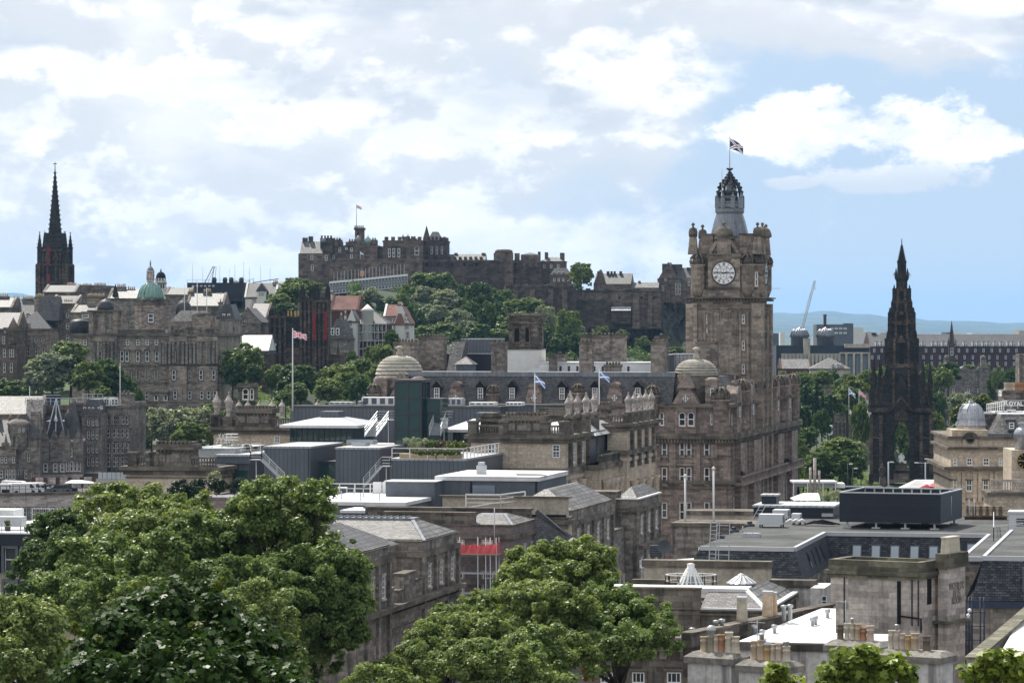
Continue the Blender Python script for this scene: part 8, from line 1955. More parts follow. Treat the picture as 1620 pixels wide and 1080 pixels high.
# white sloping roof, stair tower and chimney stacks in front
b=Bl('white_roofed_house','front house with a brilliant white low roof, dark raking parapet and grey wall','house',1330,182,24.0,12);Y0=182
h=b.fz(1016);x0=b.fx(1085)
m_=MB();A=b.front(1085,1020);
f0_=(b.fx(1150),0,b.fz(1012));f1_=(b.fx(1330),0,b.fz(1016));bk=b.top(1330,962,h);
yb_=10.5;zbk=b.fz(962,1330,yb_)
sl=lambda y:h-.05+(zbk-h+.05)*y/yb_
m_.face([(b.fx(1166),0,h-.05),(b.fx(1405),0,h-.05),(b.fx(1405,3),3,sl(3)),(b.fx(1322,3),3,sl(3))]);m_.face([(b.fx(1166),0,h-.05),(b.fx(1322,3),3,sl(3)),(b.fx(1322,yb_),yb_,zbk),(b.fx(1300,yb_),yb_,zbk)]);b.part('roof',m_,'membrane')
m_=MB();m_.box(x0,b.fx(1405),0,.35,0,h-.15);m_.box(x0,2,-.12,.0,h-.5,h-.1,1);m_.box(x0,b.fx(1320),.35,10,0,h-1.2);b.part('wall',m_,['render','buff_dirty'])
p=Vector(P(1086,1003,181));q=Vector(P(1312,957,196));inv=b.o.matrix_basis.inverted();p,q=inv@p,inv@q
m_=MB();m_.obox(p-Vector((0,0,.35)),q-Vector((0,0,.35)),.55,.7);m_.obox(p+Vector((0,0,.05)),q+Vector((0,0,.05)),.8,.12,1);m_.obox(p-Vector((0,-.2,1.6)),q-Vector((0,-.2,1.6)),.5,2);b.part('raking_parapet',m_,['buff_dirty','cornice'])
for f,w_,hh,mt in((.37,.28,1.05,'potcream'),(.55,.30,1.1,'pot'),(.58,.28,1.0,'pot')):
 c=p+(q-p)*f;m_=MB();m_.prism([(c.x-w_,c.y-w_),(c.x+w_,c.y-w_),(c.x+w_,c.y+w_),(c.x-w_,c.y+w_)],c.z+.1,c.z+hh+.3,0,top=[(c.x-w_*.85,c.y-w_*.85),(c.x+w_*.85,c.y-w_*.85),(c.x+w_*.85,c.y+w_*.85),(c.x-w_*.85,c.y+w_*.85)]);m_.box(c.x-w_,c.x+w_,c.y-w_,c.y+w_,c.z+hh+.301,c.z+hh+.42,1);b.part('chimney_pot',m_,[mt,'metal'])
for px,py in((1193,1002),(1225,1002),(1285,990),(1290,988),(1309,977),(1206,1010)):
 t_=(py-962)/(1016-962.);yy=yb_*(1-t_);c=b.front(px,py,yy);m_=MB();m_.lathe(c[0],yy,[(.1,c[1]-.1),(.1,c[1]+.3),(.16,c[1]+.32),(.16,c[1]+.5),(.02,c[1]+.52)],10);b.part('vent_pipe',m_,'metal')
for px,py,yy in((1095,1000,0),(1133,988,1),(1142,986,1),(1240,964,6),(1250,963,6)):
 c=b.front(px,py,yy);m_=MB();m_.lathe(c[0],yy,[(.12,c[1]-.6),(.12,c[1]+.1),(.18,c[1]+.12),(.18,c[1]+.25),(.02,c[1]+.28)],10);b.part('vent_pipe',m_,'metal')
b.win(1298,1308,1052,1075,0,cols=1,rows=2,sur=None)
def stack(name,label,xl,xr,pt,Y,pots,xd=None,zb=30.0,mat='render'):
 b=Bl(name,label,'chimney stack',xr,Y,zb,32);x0=b.fx(xl);h=b.fz(pt+7);d=1.55
 m_=MB();m_.box(x0,0,0,d,0,h-.42);b.part('shaft',m_,mat)
 m_=MB();m_.prism([(x0-.16,-.16),(.16,-.16),(.16,d+.16),(x0-.16,d+.16)],h-.42,h-.12,0);m_.prism([(x0-.16,-.16),(.16,-.16),(.16,d+.16),(x0-.16,d+.16)],h-.119,h+.12,0,top=[(x0+.1,.35),(-.1,.35),(-.1,d-.35),(x0+.1,d-.35)]);b.part('cap',m_,'haunch')
 n=len(pots)
 for i,(px,pyt,wpx,mt,kd)in enumerate(pots):
  yy=d*.5;xx,zt=b.front(px,pyt,yy);r=wpx/2*Y/F;put('chimney_pot',pot_mesh(r,zt-h-.08,kd,mt),b.o,(xx,yy,h+.08),.3*i)
 if n==6 and xl in(1169,1309):
  m_=MB();xx=x0*.92;m_.tube([(xx,d,h-1),(xx,d,h+2.0)],.02,5);m_.obox((xx-.45,d,h+1.9),(xx+.45,d,h+1.9),.025,.025)
  for i in range(6):m_.obox((xx-.4+.16*i,d-.22+.02*i,h+1.9),(xx-.4+.16*i,d+.22-.02*i,h+1.9),.015,.015)
  b.part('aerial',m_,'metal')
 return b
stack('chimney_stack','white rendered chimney stack with six mixed clay pots, a lead capped one second',1088,1157,1031,168,[(1113.5,1006,11,'pot','round'),(1125,997,12,'potgrey','cap'),(1133.5,1003,9.5,'potpink','round'),(1142,1003,10.5,'potred','round'),(1153.5,999,13,'potcream','round'),(1163.5,1006,13.5,'potcream','round')])
stack('chimney_stack','streaked rendered chimney stack with a white hooded yellow pot among six',1169,1245,1045,166,[(1193,1013,10.5,'pot','round'),(1205,1011,13,'pot','cowl'),(1214,1020,12,'potyel','cap'),(1223,1018,9,'potcream','round'),(1233,1017,12,'potpink','round'),(1244,1021,13,'potcream','cowl')])
stack('chimney_stack','chimney stack with six pots, one raised with a metal cowl, before the stair tower',1309,1390,1013,164,[(1329.5,987,11,'potdark','round'),(1340,985,8.5,'potcream','round'),(1348.5,985,9,'potcream','cowl'),(1357.5,986,11,'pot','round'),(1366.5,992,10,'potred','round'),(1377,989,12,'potpink','round')])
stack('chimney_stack','chimney stack with a row of slim buff pots and one wide end pot',1391,1486,1029,160,[(1409.5,996,8.5,'potcream','round'),(1418.5,996,9,'potcream','cowl'),(1427.5,1001,9,'potpink','round'),(1437,1004,9.5,'potyel','round'),(1448,1001,12.5,'pot','round'),(1466,1005,13,'potdark','round')])
b=Bl('stair_tower','square pale stone roof tower with mossy open parapet and tall dark slot','tower',1455,196,24.0,30);Y0=196
x0=b.fx(1314);d=b.side(1487,HY)[0];h=b.fz(906);hp_=b.fz(889)
m_=MB();m_.box(x0,0,0,d,0,h);b.part('wall',m_,'pale')
m_=MB()
for q in((x0-.1,.1,-.1,.3),(x0-.1,.1,d-.3,d+.1),(x0-.1,x0+.3,.3,d-.3),(-.3,.1,.3,d-.3)):m_.box(*q,h,hp_)
band(m_,x0,0,0,d,h-.22,h-.002,.3);band(m_,x0,0,0,d,h-.4,h-.24,.18);b.part('parapet',m_,'moss')
m_=MB();m_.box(x0+.3,-.3,.3,d-.3,h+.02,h+.05);b.part('roof',m_,'felt')
xx=b.fx(1422.5);m_=MB();m_.box(xx-.11,xx+.11,-.06,0,b.fz(988),b.fz(920));m_.tube([(xx,-.06,b.fz(975)),(xx+1.0,-.06,b.fz(977)),(b.fx(1458),-.08,b.fz(978)),(b.fx(1458),-.08,b.fz(1000))],.05,6);b.part('slot',m_,'black')
m_=MB()
for px in(1336,1443,1453):xx=b.fx(px);m_.box(xx-.04,xx+.04,-.05,0,b.fz(990),h-.42)
b.part('downpipe',m_,'darkmetal')
y=b.side(1470,HY)[0];m_=MB();m_.box(-.3,.02,y-.32,y+.32,b.fz(958),b.fz(917));b.part('window',m_,'black')
def text_mesh(cu):
 q=bpy.data.objects.new('text_source',cu);COL.objects.link(q);me=bpy.data.meshes.new_from_object(q.evaluated_get(bpy.context.evaluated_depsgraph_get()));bpy.data.objects.remove(q);return me
r2=Bl('lettered_block','narrow pale stone block with carved lettering and square chimney pots beside the stair tower','building',1499,197.5,24.0,30);x1=r2.fx(1484);d2=r2.side(1527,HY)[0];h2=r2.fz(892)
m_=MB();m_.box(x1,0,0,d2,0,h2);r2.part('wall',m_,'pale')
m_=MB();m_.box(x1-.12,.15,-.12,d2+.15,h2,r2.fz(876));band(m_,x1,0,0,d2,h2-.25,h2-.002,.22);band(m_,x1-.2,0,0,d2,r2.fz(986),r2.fz(982),.3);r2.part('parapet',m_,'moss')
zt=r2.fz(876)
for i in range(4):y=.6+i*(d2-1)/4;put('chimney_pot',pot_mesh(.26,r2.fz(850)-zt,'square','potcream'),r2.o,(-.15+x1*.3,y,zt))
m_=MB()
for i,(txt,py,sz)in enumerate((('WATERLOO',929,.50),('BUS',941,.50),('ROOM',952,.48))):
 cu=bpy.data.curves.new('lettering','FONT');cu.body=txt;cu.size=sz*1.25;cu.extrude=.015;cu.align_x='CENTER';cu.align_y='CENTER'
 cu.materials.append(M['letter'])
 o=put('lettering',text_mesh(cu),r2.o);o.rotation_euler=(R(90),0,R(90));o.location=(.02,d2*.5,r2.fz(py))
 w_=sz*1.25*.68*len(txt);o.scale=(min(1.6,(d2*.86 if i==0 else d2*.5)/w_),1.0,1)
b=Bl('edge_house','house corner with mossy coping and white flat roof at the picture edge','house',1760,170,24.0,12);h=b.fz(1040,1560)
p=inv2=b.o.matrix_basis.inverted();pa,pb_=inv2@P(1538,1044,176),inv2@P(1640,956,205)
m_=MB();m_.obox(pa-Vector((0,0,.8)),pb_-Vector((0,0,.8)),.6,1.7);m_.obox(pa+Vector((0,0,.1)),pb_+Vector((0,0,.1)),.8,.14,1);b.part('parapet',m_,['pale','moss'])
ra,rb,rc,rd=inv2@P(1572,1050,172),inv2@P(1680,1050,168),inv2@P(1700,985,196),inv2@P(1610,985,196);m_=MB();m_.face([ra,rb,rc,rd]);b.part('roof',m_,'membrane');m_=MB();m_.prism([(q.x,q.y)for q in(ra,rb,rc,rd)],0,min(q.z for q in(ra,rb,rc,rd))-.2);b.part('wall',m_,'grey')
o=thing('roof_unit','pale louvred rooftop box at the picture edge beside the plant enclosure','roof unit',P(1596,855,268),-R(12));m_=MB();m_.box(0,4,0,2.5,.2,2.2);m_.box(-.1,4.1,-.1,2.6,2.2,2.35)
for i in range(7):m_.box(.6,3.8,-.05,0,.5+i*.2,.6+i*.2,1)
for x_ in(.2,3.6):m_.box(x_,x_+.1,.2,2.2,-.2,.2)
m_.build('casing',[M['acunit'],M['darkmetal']],o)
o=thing('roof_railing','thin grey guard rail along the flat roof edge beside the mansard wing','railing',P(1572,856,262));m_=MB();q1,q2=P(1618,850,264)-o.location,P(1572,830,290)-o.location;railing(m_,[q1,(0,0,0),q2],1.1,1.2,.03,0,1);m_.build('rail',M['metal'],o)
# domed corner building at the right
b=Bl('domed_corner_building','cream sandstone corner building with ribbed lead dome, round pediment window and mansard','building',1760,470,20.0,2);Y0=470
x0=b.fx(1504);h=b.fz(692);k=Y0/F
m_=MB();m_.box(x0,0,0,26,0,h);
for p0,p1,o_ in((711,707,.5),(743,738,1.0),(694,690,.5),(760,758,.2),(790,788,.2)):band(m_,x0,0,0,26,b.fz(p0),b.fz(p1),o_,1)
m_.box(x0+.2,b.fx(1563),.2,8,h,b.fz(680));m_.box(b.fx(1564),0,.5,9,h,b.fz(690));m_.box(b.fx(1563),b.fx(1602),0.2,3,h,b.fz(686),2);b.part('wall',m_,['buff','cornice','greypanel'])
for p0,p1,lst in((724,736,((1508,1514),(1529,1538),(1555,1565),(1580,1585.5),(1590,1600))),(757,777,((1508,1514),(1528,1538),(1555,1564)))):
 for a,q in lst:b.win(a,q,p0,p1,0,sur='buff',cols=2,rows=1)
b.win(1581,1586,694,706,.19,sur=None);b.win(1590,1603,694,706,.19,sur=None,cols=2)
m_=MB()
for px in(1517,1524,1542,1550,1568,1576):xx=b.fx(px);m_.box(xx-.25,xx+.25,-.25,0,b.fz(735+60),b.fz(745))
b.part('pilaster',m_,'buff')
xc=b.fx(1536,5);yc=5;zf=lambda py:b.fz(py,1536,yc);kk=(Y0+5)/F
m_=MB();m_.lathe(xc,yc,[(25*kk,zf(693)),(25*kk,zf(685)),(26.5*kk,zf(684)),(26.5*kk,zf(681)),(24*kk,zf(680)),(24*kk,zf(674)),(25.5*kk,zf(673.5))],8,0,pi/8,False);b.part('drum',m_,['buff'])
m_=MB();pr=[(25.5,673),(22.5,667),(21.4,661),(20.4,653),(17.5,646),(12.5,640.5),(5,638)];m_.lathe(xc,yc,[(r*kk,zf(p))for r,p in pr]+[(4.4*kk,zf(637.5)),(4.4*kk,zf(635)),(3,zf(635))][:2]+[(3.2*kk,zf(634)),(.3,zf(631.5))],8,0,pi/8,False)
for i in range(8):a=pi/8+i*pi/4;m_.tube([(xc+r*kk*cos(a),yc+r*kk*sin(a),zf(p))for r,p in pr],.1,5)
m_.lathe(xc,yc,[(22.9*kk,zf(662.5)),(22.9*kk,zf(661))],8,0,pi/8,False);b.part('dome',m_,'lead2')
m_=MB();xx=b.fx(1534.5);rr=12*k;n=12
m_.box(xx-rr,xx+rr,-.35,.3,b.fz(708),b.fz(695));pts=[(xx+rr*cos(pi*i/n),b.fz(695)+rr*.9*sin(pi*i/n))for i in range(n+1)];m_.face([(x,-.35,z)for x,z in pts]);
for p,q in zip(pts[:-1],pts[1:]):m_.obox((p[0],-.2,p[1]),(q[0],-.2,q[1]),.9,.22,1)
do=b.part('round_pediment',m_,['buff','cornice']);m_=MB();r5=5.8*k;zc_=b.fz(694)
m_.face([(xx+r5*cos(2*pi*i/16),-.4,zc_+r5*sin(2*pi*i/16))for i in range(16)])
for i in range(16):a,c=2*pi*i/16,2*pi*(i+1)/16;m_.obox((xx+r5*1.1*cos(a),-.42,zc_+r5*1.1*sin(a)),(xx+r5*1.1*cos(c),-.42,zc_+r5*1.1*sin(c)),.2,.2,1)
m_.build('round_window',[M['black'],M['cornice']],do)
m_=MB();m_.prism([(b.fx(1566,3),1),(0,1),(0,22),(b.fx(1566,3),22)],b.fz(689),b.fz(657),0,top=[(b.fx(1585,3),4),(0,4),(0,20),(b.fx(1585,3),20)]);m_.prism([(b.fx(1560,7),9),(b.fx(1590,7),9),(b.fx(1590,7),22),(b.fx(1560,7),22)],b.fz(685),b.fz(657));m_.box(b.fx(1585,3),0,4,20,b.fz(657),b.fz(655.5),1);b.part('roof',m_,['slatepale','membrane'])
m_=MB();p,q=b.fx(1594,1.5),b.fx(1606,1.5);m_.box(p,q,1.2,4,b.fz(682),b.fz(665));m_.box(p-.2,q+.2,1.0,4,b.fz(665),b.fz(663));do=b.part('dormer',m_,'greypanel');b.win(1596,1604.5,668,678,1.19,sur=None,parent=do)
for px,py in((1581,652),(1592,651),(1600,649),(1612,652)):m_=MB();xx=b.fx(px,10);m_.box(xx-.6,xx+.6,9.5,10.5,b.fz(657),b.fz(py-1.5,px,10));b.part('roof_vent',m_,'metal')
m_=MB();railing(m_,[(b.fx(1561,8),8,b.fz(655)),(b.fx(1588,16),16,b.fz(652))],1.2,1,.05,0,1);b.part('railing',m_,'white')
o=thing('roof_sign','white raised capital letters spelling a bank name along the roof edge','sign',b.o.matrix_basis@Vector((b.fx(1588,14),14,b.fz(642,1588,14))),-R(2))
for txt,dx_,sz in(('R',0,1.12),('OYAL',.72,.86),('B',3.95-.15,1.12),('ANK',4.6,.86)):
 cu=bpy.data.curves.new('letters','FONT');cu.body=txt;cu.size=sz;cu.extrude=.04;cu.offset=.012;cu.materials.append(M['white']);q=put('letters',text_mesh(cu),o);q.rotation_euler=(R(90),0,0);q.location=(dx_,0,.05);q.scale=(.92,1,1)
m_=MB();m_.box(-.2,8,.1,.2,0,.08);m_.box(-.2,8,.1,.2,.75,.83)
for i in range(9):m_.box(i,i+.06,.1,.2,-.4,.8)
m_.build('frame',M['metal'],o)
o=thing('white_camera','white camera ball on a bracket at the chimney wall near the roof sign','camera',P(1582,622,486));m_=MB();m_.lathe(0,0,[(.05,-.5),(.25,-.4),(.3,-.1),(.2,.1),(.3,.15),(.05,.4)],10);m_.obox((-.3,0,.25),(.35,0,.25),.1,.12);m_.build('housing',M['white'],o)
b2=Bl('chimney_house','dark gabled wall with a row of buff and red pots behind the bank sign','building',1760,505,20.0,2);x0=b2.fx(1588);h=b2.fz(621);m_=MB();m_.box(x0,0,0,8,0,h);m_.box(x0-.3,.3,-.3,8,h,h+.35,1);m_.prism([(b2.fx(1570),0),(x0,0),(x0,8),(b2.fx(1570),8)],0,b2.fz(640));b2.part('wall',m_,['old','cornice'])
for i,mt in enumerate(['potcream','pot','pot','potcream','potred','potred','potred','potred']):put('chimney_pot',pot_mesh(.26,1.15,'round',mt),b2.o,(b2.fx(1592+i*4.2),1,h+.35))
m_=MB();m_.box(b2.fx(1616),0,3,8,h,b2.fz(560));b2.part('chimney',m_,'old')
b=Bl('clock_gable','stone gable with black and gold clock, small lead dome and balcony at the picture edge','building',1760,440,20.0,2);k=440/F
x0=b.fx(1598);m_=MB();m_.box(x0+.2,0,0,10,0,b.fz(712));m_.box(b.fx(1564),0,-2.4,6,0,b.fz(779));band(m_,b.fx(1562),0,-2.6,6,b.fz(782),b.fz(777),.3,1);b.part('wall',m_,['buff','cornice'])
balustrade(b,b.fx(1564),0,-2.3,b.fz(777),b.fz(757)-b.fz(777),'pale');
xc=b.fx(1622,2);m_=MB();m_.lathe(xc,2,[(17*k,b.fz(712)),(17*k,b.fz(692)),(19*k,b.fz(691)),(18*k,b.fz(684)),(14*k,b.fz(678)),(6*k,b.fz(674)),(1,b.fz(669))],16);b.part('dome',m_,'lead2')
m_=MB();xc=b.fx(1622);zc_=b.fz(729);n=32;c=lambda a,r,y=-.1:(xc+r*k*sin(a),y,zc_+r*k*cos(a));m_.face([c(-2*pi*i/n,13)for i in range(n)])
for i in range(12):a=2*pi*i/12;m_.obox(c(a,8.5,-.14),c(a,11.5,-.14),.09,.05,1,up=(0,1,0))
for i in range(n):m_.obox(c(2*pi*i/n,13,-.12),c(2*pi*(i+1)/n,13,-.12),.08,.1,1,up=(0,1,0))
m_.obox(c(R(84),0,-.16),c(R(84),7,-.16),.16,.04,1,up=(0,1,0));m_.obox(c(R(276),0,-.18),c(R(276),11,-.18),.1,.04,1,up=(0,1,0));b.part('clock',m_,['black','gold'])
b=Bl('chimney_wall','low brick chimney wall with a long row of brown pots behind the plant enclosure','chimney wall',1592,300,30.0,12);x0=b.fx(1526);h=b.fz(818);m_=MB();m_.box(x0,0,0,.9,0,h);m_.box(x0-.1,.1,-.1,1,h,h+.12,1);b.part('wall',m_,['brick','cornice'])
for i in range(12):put('chimney_pot',pot_mesh(.15,b.fz(803)-h,'round',['potdark','pot'][i%2]),b.o,(x0+.25+(-.5-x0)*i/11,.45,h+.12))
m_=MB();
for px in(1533,1541):xx=b.fx(px);m_.tube([(xx,.3,h-1),(xx,.3,b.fz(790))],.04,6)
b.part('aerial',m_,'metal')
# street edge between hotel and monument
def pole(name,label,cat,px,pt,pb,Y,r,mat,group=None,arm=None):
 zb_=Z(pb,Y);o=thing(name,label,cat,(X(px,Y),Y,zb_),0,group);h=Z(pt,Y)-zb_;m_=MB();m_.tube([(0,0,0),(0,0,h)],r,8,0,r*.8);m_.build('pole',M[mat],o)
 if arm:
  m_=MB()
  for a in arm:m_.obox((0,0,h-.15),(a,0,h-.05),.12,.12);m_.box(a-.45 if a<0 else a-.25,a+.25 if a<0 else a+.45,-.2,.2,h-.15,h+.02,1)
  m_.build('lamp_arm',[M[mat],M['white']],o)
for px,pt,lab in((1282,739,'left slim concrete post of the three by the white pavilion'),(1289,724,'tallest of the three concrete posts by the white pavilion'),(1296,744,'shortest of the three concrete posts by the white pavilion')):pole('concrete_post',lab,'post',px,pt,792,470,.2 if px!=1289 else.26,'pale','three posts by the white pavilion')
pole('street_lamp','grey street lamp with a single head before the monument steps','street lamp',1405.5,730,800,600,.15,'metal',None,(.5,))
pole('street_lamp','twin armed grey street lamp nearest the white marquee','street lamp',1464,731,800,640,.15,'metal','twin armed street lamps',(-1.6,1.6))
pole('street_lamp','taller twin armed street lamp nearer the red parasol','street lamp',1481,725,800,600,.15,'metal','twin armed street lamps',(-1.6,1.5))
pole('street_lamp','tall grey lamp post against the domed corner building','street lamp',1497,716,800,560,.13,'metal',None,(1.2,))
for px,pt,lab in((1341,733,'thin dark lamp post under the big garden tree'),(1349,740,'thin dark lamp post beside the monument corner')):pole('street_lamp',lab,'street lamp',px,pt,790,640,.1,'darkmetal',None,(.5,))
pole('flagpole','slim white pole by the garden trees left of the monument','flagpole',1344,614,660,900,.12,'white')
flag_pole(1343,614,655,880,'slim flagpole with a blue saltire left of the gothic monument',kind='saltire',r=.12,flagsize=(1.8,1.4),droop=.7)
bpy.data.objects.remove(bpy.data.objects['pole']if False else[o_ for o_ in bpy.data.objects if o_.get('label')=='slim white pole by the garden trees left of the monument'][0].children[0]);bpy.data.objects.remove([o_ for o_ in bpy.data.objects if o_.get('label')=='slim white pole by the garden trees left of the monument'][0])
flag_pole(1359,616,655,880,'slim flagpole with a red and white flag left of the gothic monument',kind='union',r=.12,flagsize=(2.0,1.3),droop=.7)
o=thing('pavilion_canopy','white flat roofed glass pavilion with dark shrubs inside at the hotel corner','pavilion',P(1255,796,480));k=480/F;m_=MB();m_.box(0,70*k,0,6,32*k,34.5*k);m_.box(2.4,7.5,1,5,24*k,31*k,0);m_.build('roof',M['membrane'],o);m_=MB()
for x_ in(0,2,4.2,6):m_.box(x_,x_+.12,0,.12,0,32*k)
m_.build('frame',M['white'],o);m_=MB();m_.box(.12,6.2,.3,.34,2.4,2.9);m_.build('glass',M['glassblue'],o)
for px,w_,lab,mt,g_ in((1262,2,'low white marquee roof beside the navy box roof','membrane',None),(1318,3,'long dark flat roofed kiosk in front of the garden trees','navy',None),(1452,5,'white ridged marquee roof beside the red parasol','membrane',None)):
 Y_=420 if px==1262 else 560 if px==1318 else 600;k=Y_/F
 x0_,x1_,pt,pb=((1256,1298,782,796)if px==1262 else(1322,1398,770,784)if px==1318 else(1428,1482,760,780));o=thing('marquee' if mt=='membrane' else 'kiosk',lab,'marquee' if mt=='membrane' else 'kiosk',P(x0_,pb,Y_));m_=MB();L=(x1_-x0_)*k;H_=(pb-pt)*k
 if mt=='membrane':m_.prism([(0,0),(L,0),(L,6),(0,6)],H_*.35,H_,0,top=[(L*.45,2),(L,2),(L,4),(L*.45,4)])
 else:m_.box(0,L,0,5,0,H_)
 m_.build('roof',M[mt],o);m_=MB()
 for x_ in(.1,L-.2):m_.box(x_,x_+.1,.1,.2,-3,H_*.34 if mt=='membrane' else 0);m_.box(x_,x_+.1,5.6,5.7,-3,H_*.34 if mt=='membrane' else 0)
 m_.build('post',M['metal'],o)
for px,py,mt,lab in((1481,765,'rednet','red parasol among the people before the corner building'),(1466,769,'redcloth','dark red parasol half behind the white marquee')):
 o=thing('parasol',lab,'parasol',P(px,py+18,600));k=600/F;m_=MB();m_.lathe(0,0,[(14*k,14*k),(7*k,18.5*k),(.1,21*k)],10,0,smooth=False);m_.build('canopy',M[mt],o);m_=MB();m_.tube([(0,0,-1),(0,0,20*k)],.06,6);m_.build('pole',M['metal'],o)
o=thing('coach','white coach parked behind the trees at the gallery corner','coach',P(1308,690,905),R(80));bm_,wm,L,Wd,r=car_mesh('bus','white');put('body',bm_,o)
for sx in(-1,1):
 for sy in(-1,1):put('wheel',wm,o,(sx*L*.31,sy*(Wd/2-.08),r))
o=thing('bronze_figure','dark statue on a tall slim stone pedestal beside the monument steps','statue',P(1396,792,760));k=760/F;m_=MB();m_.prism([(-.9,-.9),(.9,-.9),(.9,.9),(-.9,.9)],0,5.5,0,top=[(-.6,-.6),(.6,-.6),(.6,.6),(-.6,.6)]);m_.build('pedestal',M['castle'],o)
m_=MB();m_.lathe(0,0,[(.5,5.5),(.42,6.2),(.5,7.0),(.62,7.5),(.25,7.85),(.2,7.95),(.28,8.15),(.2,8.4),(.03,8.5)],10);m_.tube([(-.5,0,7.5),(-.75,-.1,6.9),(-.5,-.4,6.6)],.16,6);m_.tube([(.5,0,7.5),(.7,0,6.9),(.6,-.2,6.3)],.16,6);m_.build('figure',M['castledark'],o)
b=T_('stone_lodge','small stone arched lodge beside the parked cars under the trees',376,403,610,633,770,5,rot=4,mat='buff_dirty',roof=('flat','cornice',.5));b.win(384,393,615,632,-.02,style='arch',sur='buff',glass='black');b.win(396,401,615,632,-.02,style='arch',sur='buff',glass='black')
b=Bl('terrace_wall','low pale terrace wall along the foot of the domed bank','wall',400,775,Z(645,775),3);m_=MB();x0=b.fx(230);m_.box(x0,0,0,.8,-3,b.fz(636));m_.box(x0,0,-.1,.9,b.fz(636),b.fz(634),1);b.part('wall',m_,['old','cornice'])
pts=[(X(400,780),780),(X(470,780),780),(X(470,810),810),(X(400,806),806)];m_=MB();m_.face([(x,y,gz(x,y)+.25)for x,y in pts]);s_=m_.build('road',M['asphalt']);s_['kind']='structure'
for px,body,lab in((413,'carblack','black car parked nearest the stone lodge'),(421,'cargrey','grey car in the middle of the three by the lodge'),(429,'carred','dark red car parked farthest from the stone lodge'),(356,'bluepipe','blue car half hidden under the round tree by the bank')):
 Y_=792;xx=X(px,Y_);vehicle('car',body,px,0,Y_,60,lab,'cars parked by the lodge',gz(xx,Y_)+.3)
# trees
def leaf_mesh(name,clumps,nleaf,size,rng,shape='diamond',up=0.35,squash=0.85,tilt=0.7,tone=(0.5,0.35),tuft=0.0,per=20):
 """clumps: array (n,4) of centre and radius; a leaf is one small face"""
 cl=np.asarray(clumps,float)
 w=cl[:,3]**2;w/=w.sum()
 nall=nleaf
 if tuft:nleaf=max(1,nleaf//per)
 ci=rng.choice(len(cl),nleaf,p=w)
 d=rng.normal(size=(nleaf,3));d[:,2]+=up*rng.random(nleaf)*2;d/=np.linalg.norm(d,axis=1)[:,None]
 r=cl[ci,3]*(0.58+0.5*rng.random(nleaf))*(1+0.12*rng.normal(size=nleaf))
 pos=cl[ci,:3]+d*r[:,None]*np.array([1,1,squash])
 tnoise=rng.random(nleaf)
 if tuft:
  ti=np.repeat(np.arange(nleaf),per);nleaf=len(ti);ci=ci[ti];d=d[ti];tnoise=tnoise[ti]
  off=rng.normal(size=(nleaf,3));off/=np.linalg.norm(off,axis=1)[:,None];off*=rng.random(nleaf)[:,None]**.4
  pos=pos[ti]+off*tuft*np.array([1,1,.7])*(.6+.9*tnoise[:,None]);d=d*.4+off
 nrm=d+tilt*rng.normal(size=(nleaf,3))+np.array([0,0,0.75]);nrm/=np.linalg.norm(nrm,axis=1)[:,None]
 t=np.cross(nrm,rng.normal(size=(nleaf,3)));t/=np.linalg.norm(t,axis=1)[:,None]
 bt=np.cross(nrm,t)
 s=size*(0.6+0.8*rng.random(nleaf))
 if shape=='diamond':uv=np.array([(-1.0,0,0),(0,-0.62,.12),(1.0,0,-.1),(0,0.62,.12)])
 else:uv=np.array([(-0.9,-0.1,0),(-0.35,-0.75,.05),(0.05,-0.45,.1),(0.5,-0.85,0),(0.6,-0.3,.1),(1.05,0,-.15),(0.6,0.3,.1),(0.5,0.85,0),(0.05,0.45,.1),(-0.35,0.75,.05)])
 m=len(uv)
 co=pos[:,None,:]+s[:,None,None]*(uv[None,:,0:1]*t[:,None,:]+uv[None,:,1:2]*bt[:,None,:]+uv[None,:,2:3]*nrm[:,None,:])
 me=bpy.data.meshes.new(name)
 nv=nleaf*m
 me.vertices.add(nv);me.vertices.foreach_set('co',co.reshape(-1))
 me.loops.add(nv);me.loops.foreach_set('vertex_index',np.arange(nv,dtype=np.int32))
 me.polygons.add(nleaf);me.polygons.foreach_set('loop_start',np.arange(0,nv,m,dtype=np.int32))
 ct=rng.random(len(cl))
 tn=np.clip(tone[0]*(.5*rng.random(nleaf)+.5*tnoise)+tone[1]*ct[ci]+(1-tone[0]-tone[1])*0.5,0,1)
 at=me.attributes.new('tone','FLOAT','FACE');at.data.foreach_set('value',tn.astype(np.float32))
 me.update();me.validate()
 return me
def crown_clumps(rng,n,lobes,cr=(0.2,0.36),shell=0.75,sprig=False):
 """lobes: (x,y,z,rx,ry,rz); clumps sit mostly near their surface"""
 out=[];vol=np.array([l[3]*l[4]*l[5]for l in lobes])**.67;vol/=vol.sum()
 for i in range(n):
  l=lobes[rng.choice(len(lobes),p=vol)]
  d=rng.normal(size=3);d[2]=d[2]*.9+.25;d/=np.linalg.norm(d)
  q=shell*(0.75+.33*rng.random())if rng.random()<.82 else rng.random()*.6
  rr=rng.uniform(*cr)*min(l[3],l[5])
  if sprig and rng.random()<.16:q=rng.uniform(1.0,1.22);rr*=.62
  out.append((l[0]+d[0]*l[3]*q,l[1]+d[1]*l[4]*q,l[2]+d[2]*l[5]*q,rr))
 return out
rngT=np.random.default_rng(21)
PROTO={}
for i in range(5):
 lobes=[(0,0,0,.8,.8,.85)]+[(rngT.uniform(-.45,.45),rngT.uniform(-.45,.45),rngT.uniform(-.35,.4),rngT.uniform(.35,.55),rngT.uniform(.35,.55),rngT.uniform(.35,.5))for _ in range(5)]
 PROTO['round%d'%i]=leaf_mesh('crown',crown_clumps(rngT,120,lobes,(.15,.30),.88),14000,.055,rngT,tuft=.085,per=16)
